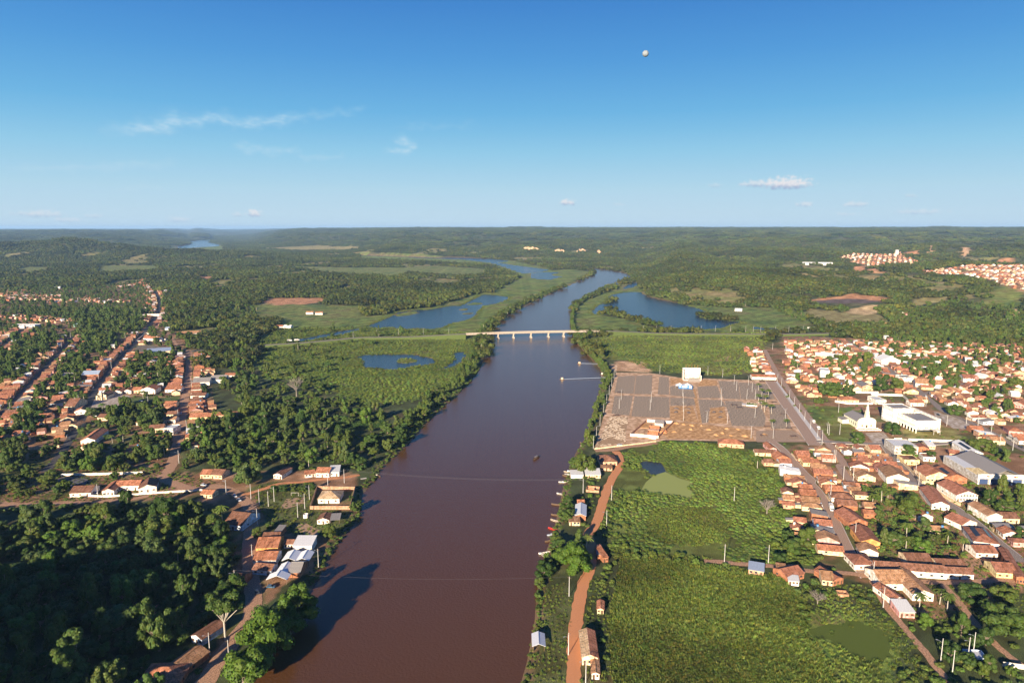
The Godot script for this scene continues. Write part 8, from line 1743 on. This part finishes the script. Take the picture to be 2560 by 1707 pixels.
func far_forest(tree_v: Array):
	rng.seed = 777
	var stands := [clump_mesh(301, 6, 9.0, 4.6, 26), clump_mesh(302, 6, 9.0, 4.2, 26), clump_mesh(303, 5, 8.5, 5.0, 26)]
	var wide := [clump_mesh(311, 30, 28.0, 5.2, 9), clump_mesh(312, 30, 28.0, 4.8, 9)]
	var lists := [[], [], [], [], []]
	var singles := [[], [], []]
	for band in [[960.0, 5200.0, 17.0, 0], [5200.0, 15500.0, 50.0, 3]]:
		var r: float = band[0]
		while r < band[1]:
			var step: float = band[2] * (1.0 if band[3] else clampf(r / 2400.0, 0.9, 1.35))
			var a := -0.73
			while a < 0.73:
				var q := a + rng.randf_range(-0.5, 0.5) * step / r
				var rr := r + rng.randf_range(-0.5, 0.5) * step
				a += step / r
				var p := Vector2(sin(q), -cos(q)) * rr
				if not wild(p): continue
				var n := patch.get_noise_2d(p.x * 0.25, p.y * 0.25)
				var dense := 0.95 if rr > 1900.0 else 0.82
				if rng.randf() > dense + n * 0.5: continue
				var k: int = band[3] + rng.randi_range(0, 2 if band[3] == 0 else 1)
				var s := rng.randf_range(0.8, 1.2)
				lists[k].append([place(p.x, p.y, s, s * rng.randf_range(0.8, 1.25), 0.4), hue(0.7 + 0.4 * n + 0.35 * relief.get_noise_2d(p.x * 2.0, p.y * 2.0), 0.4) * Color(1.15, 0.97, 1.0)])
			r += step
	var root := stuff("hill_forest", "dry green forest covering the plain and the far wooded hills", "forest")
	for k in 3: copies(root, "crowns", stands[k], M.leaf_copy, lists[k])
	for k in 2: copies(root, "far_crowns", wide[k], M.leaf_copy, lists[3 + k])
	print("forest ", lists[0].size() * 3, " ", lists[3].size() * 2)

func make_moon():
	var az := deg_to_rad(MOON[0]); var el := deg_to_rad(MOON[1])
	var s := SphereMesh.new()
	s.radius = 0.5; s.height = 1.0; s.radial_segments = 48; s.rings = 24
	var o := part(self, "sky_moon", s, M.moonstone, Vector3(sin(az) * cos(el), sin(el), -cos(az) * cos(el)) * 30000.0 + Vector3(0, CAM_H, 0), Vector3.ONE * 250.0)
	tag(o, "pale gibbous daytime moon high in the blue sky", "moon", "", "thing")

func _ready():
	rng.seed = 11
	relief.seed = 4; relief.frequency = 0.0011; relief.fractal_octaves = 5
	patch.seed = 8; patch.frequency = 0.012; patch.fractal_octaves = 4
	fine.seed = 15; fine.frequency = 0.05; fine.fractal_octaves = 4
	make_light()
	make_materials()
	mat("sandstone", Color(0.52, 0.34, 0.20), 0.95, "strong", 0.02, 20.0)
	var lc: StandardMaterial3D = M.leaf.duplicate()
	lc.albedo_color = Color(0.66, 0.66, 0.66).linear_to_srgb()
	M.leaf_copy = lc
	occ.resize(GW * GH)
	river = pv(RIVER[0])
	waters.append([river, boxed(river, 10.0), WATER])
	for l in LAKES:
		var p := pv(l)
		waters.append([p, boxed(p, 8.0), LAKE])
	for i in ISLANDS:
		var p := pv(i)
		islands.append([p, boxed(p, 10.0)])
	for z in ZONES:
		var p := pv(z[1])
		zones.append([z[0], p, boxed(p)])
		if z[0] != "brownpatch": cleared.append([p, boxed(p)])
	for f in FILLS:
		if f[3] == "in the hill quarter":
			var p := pv(f[0])
			zones.append(["soil", p, boxed(p)])
			cleared.append([p, boxed(p)])
	for w in waters: mark_poly(w[0], 1)
	for i in islands: mark_poly(i[0], 0)
	mark_poly(pv(SWAMP[0]), 1)
	mark_poly(pv(OLIVE[0]), 5)
	print("start ", Time.get_ticks_msec())
	make_terrain()
	print("terrain ", Time.get_ticks_msec())
	make_water()
	make_roads()
	make_plaza()
	make_bridge()
	make_landmarks()
	print("landmarks ", Time.get_ticks_msec())
	make_houses()
	make_posts()
	make_vehicles()
	make_boats()
	make_plants()
	make_moon()
	print("done ", Time.get_ticks_msec())
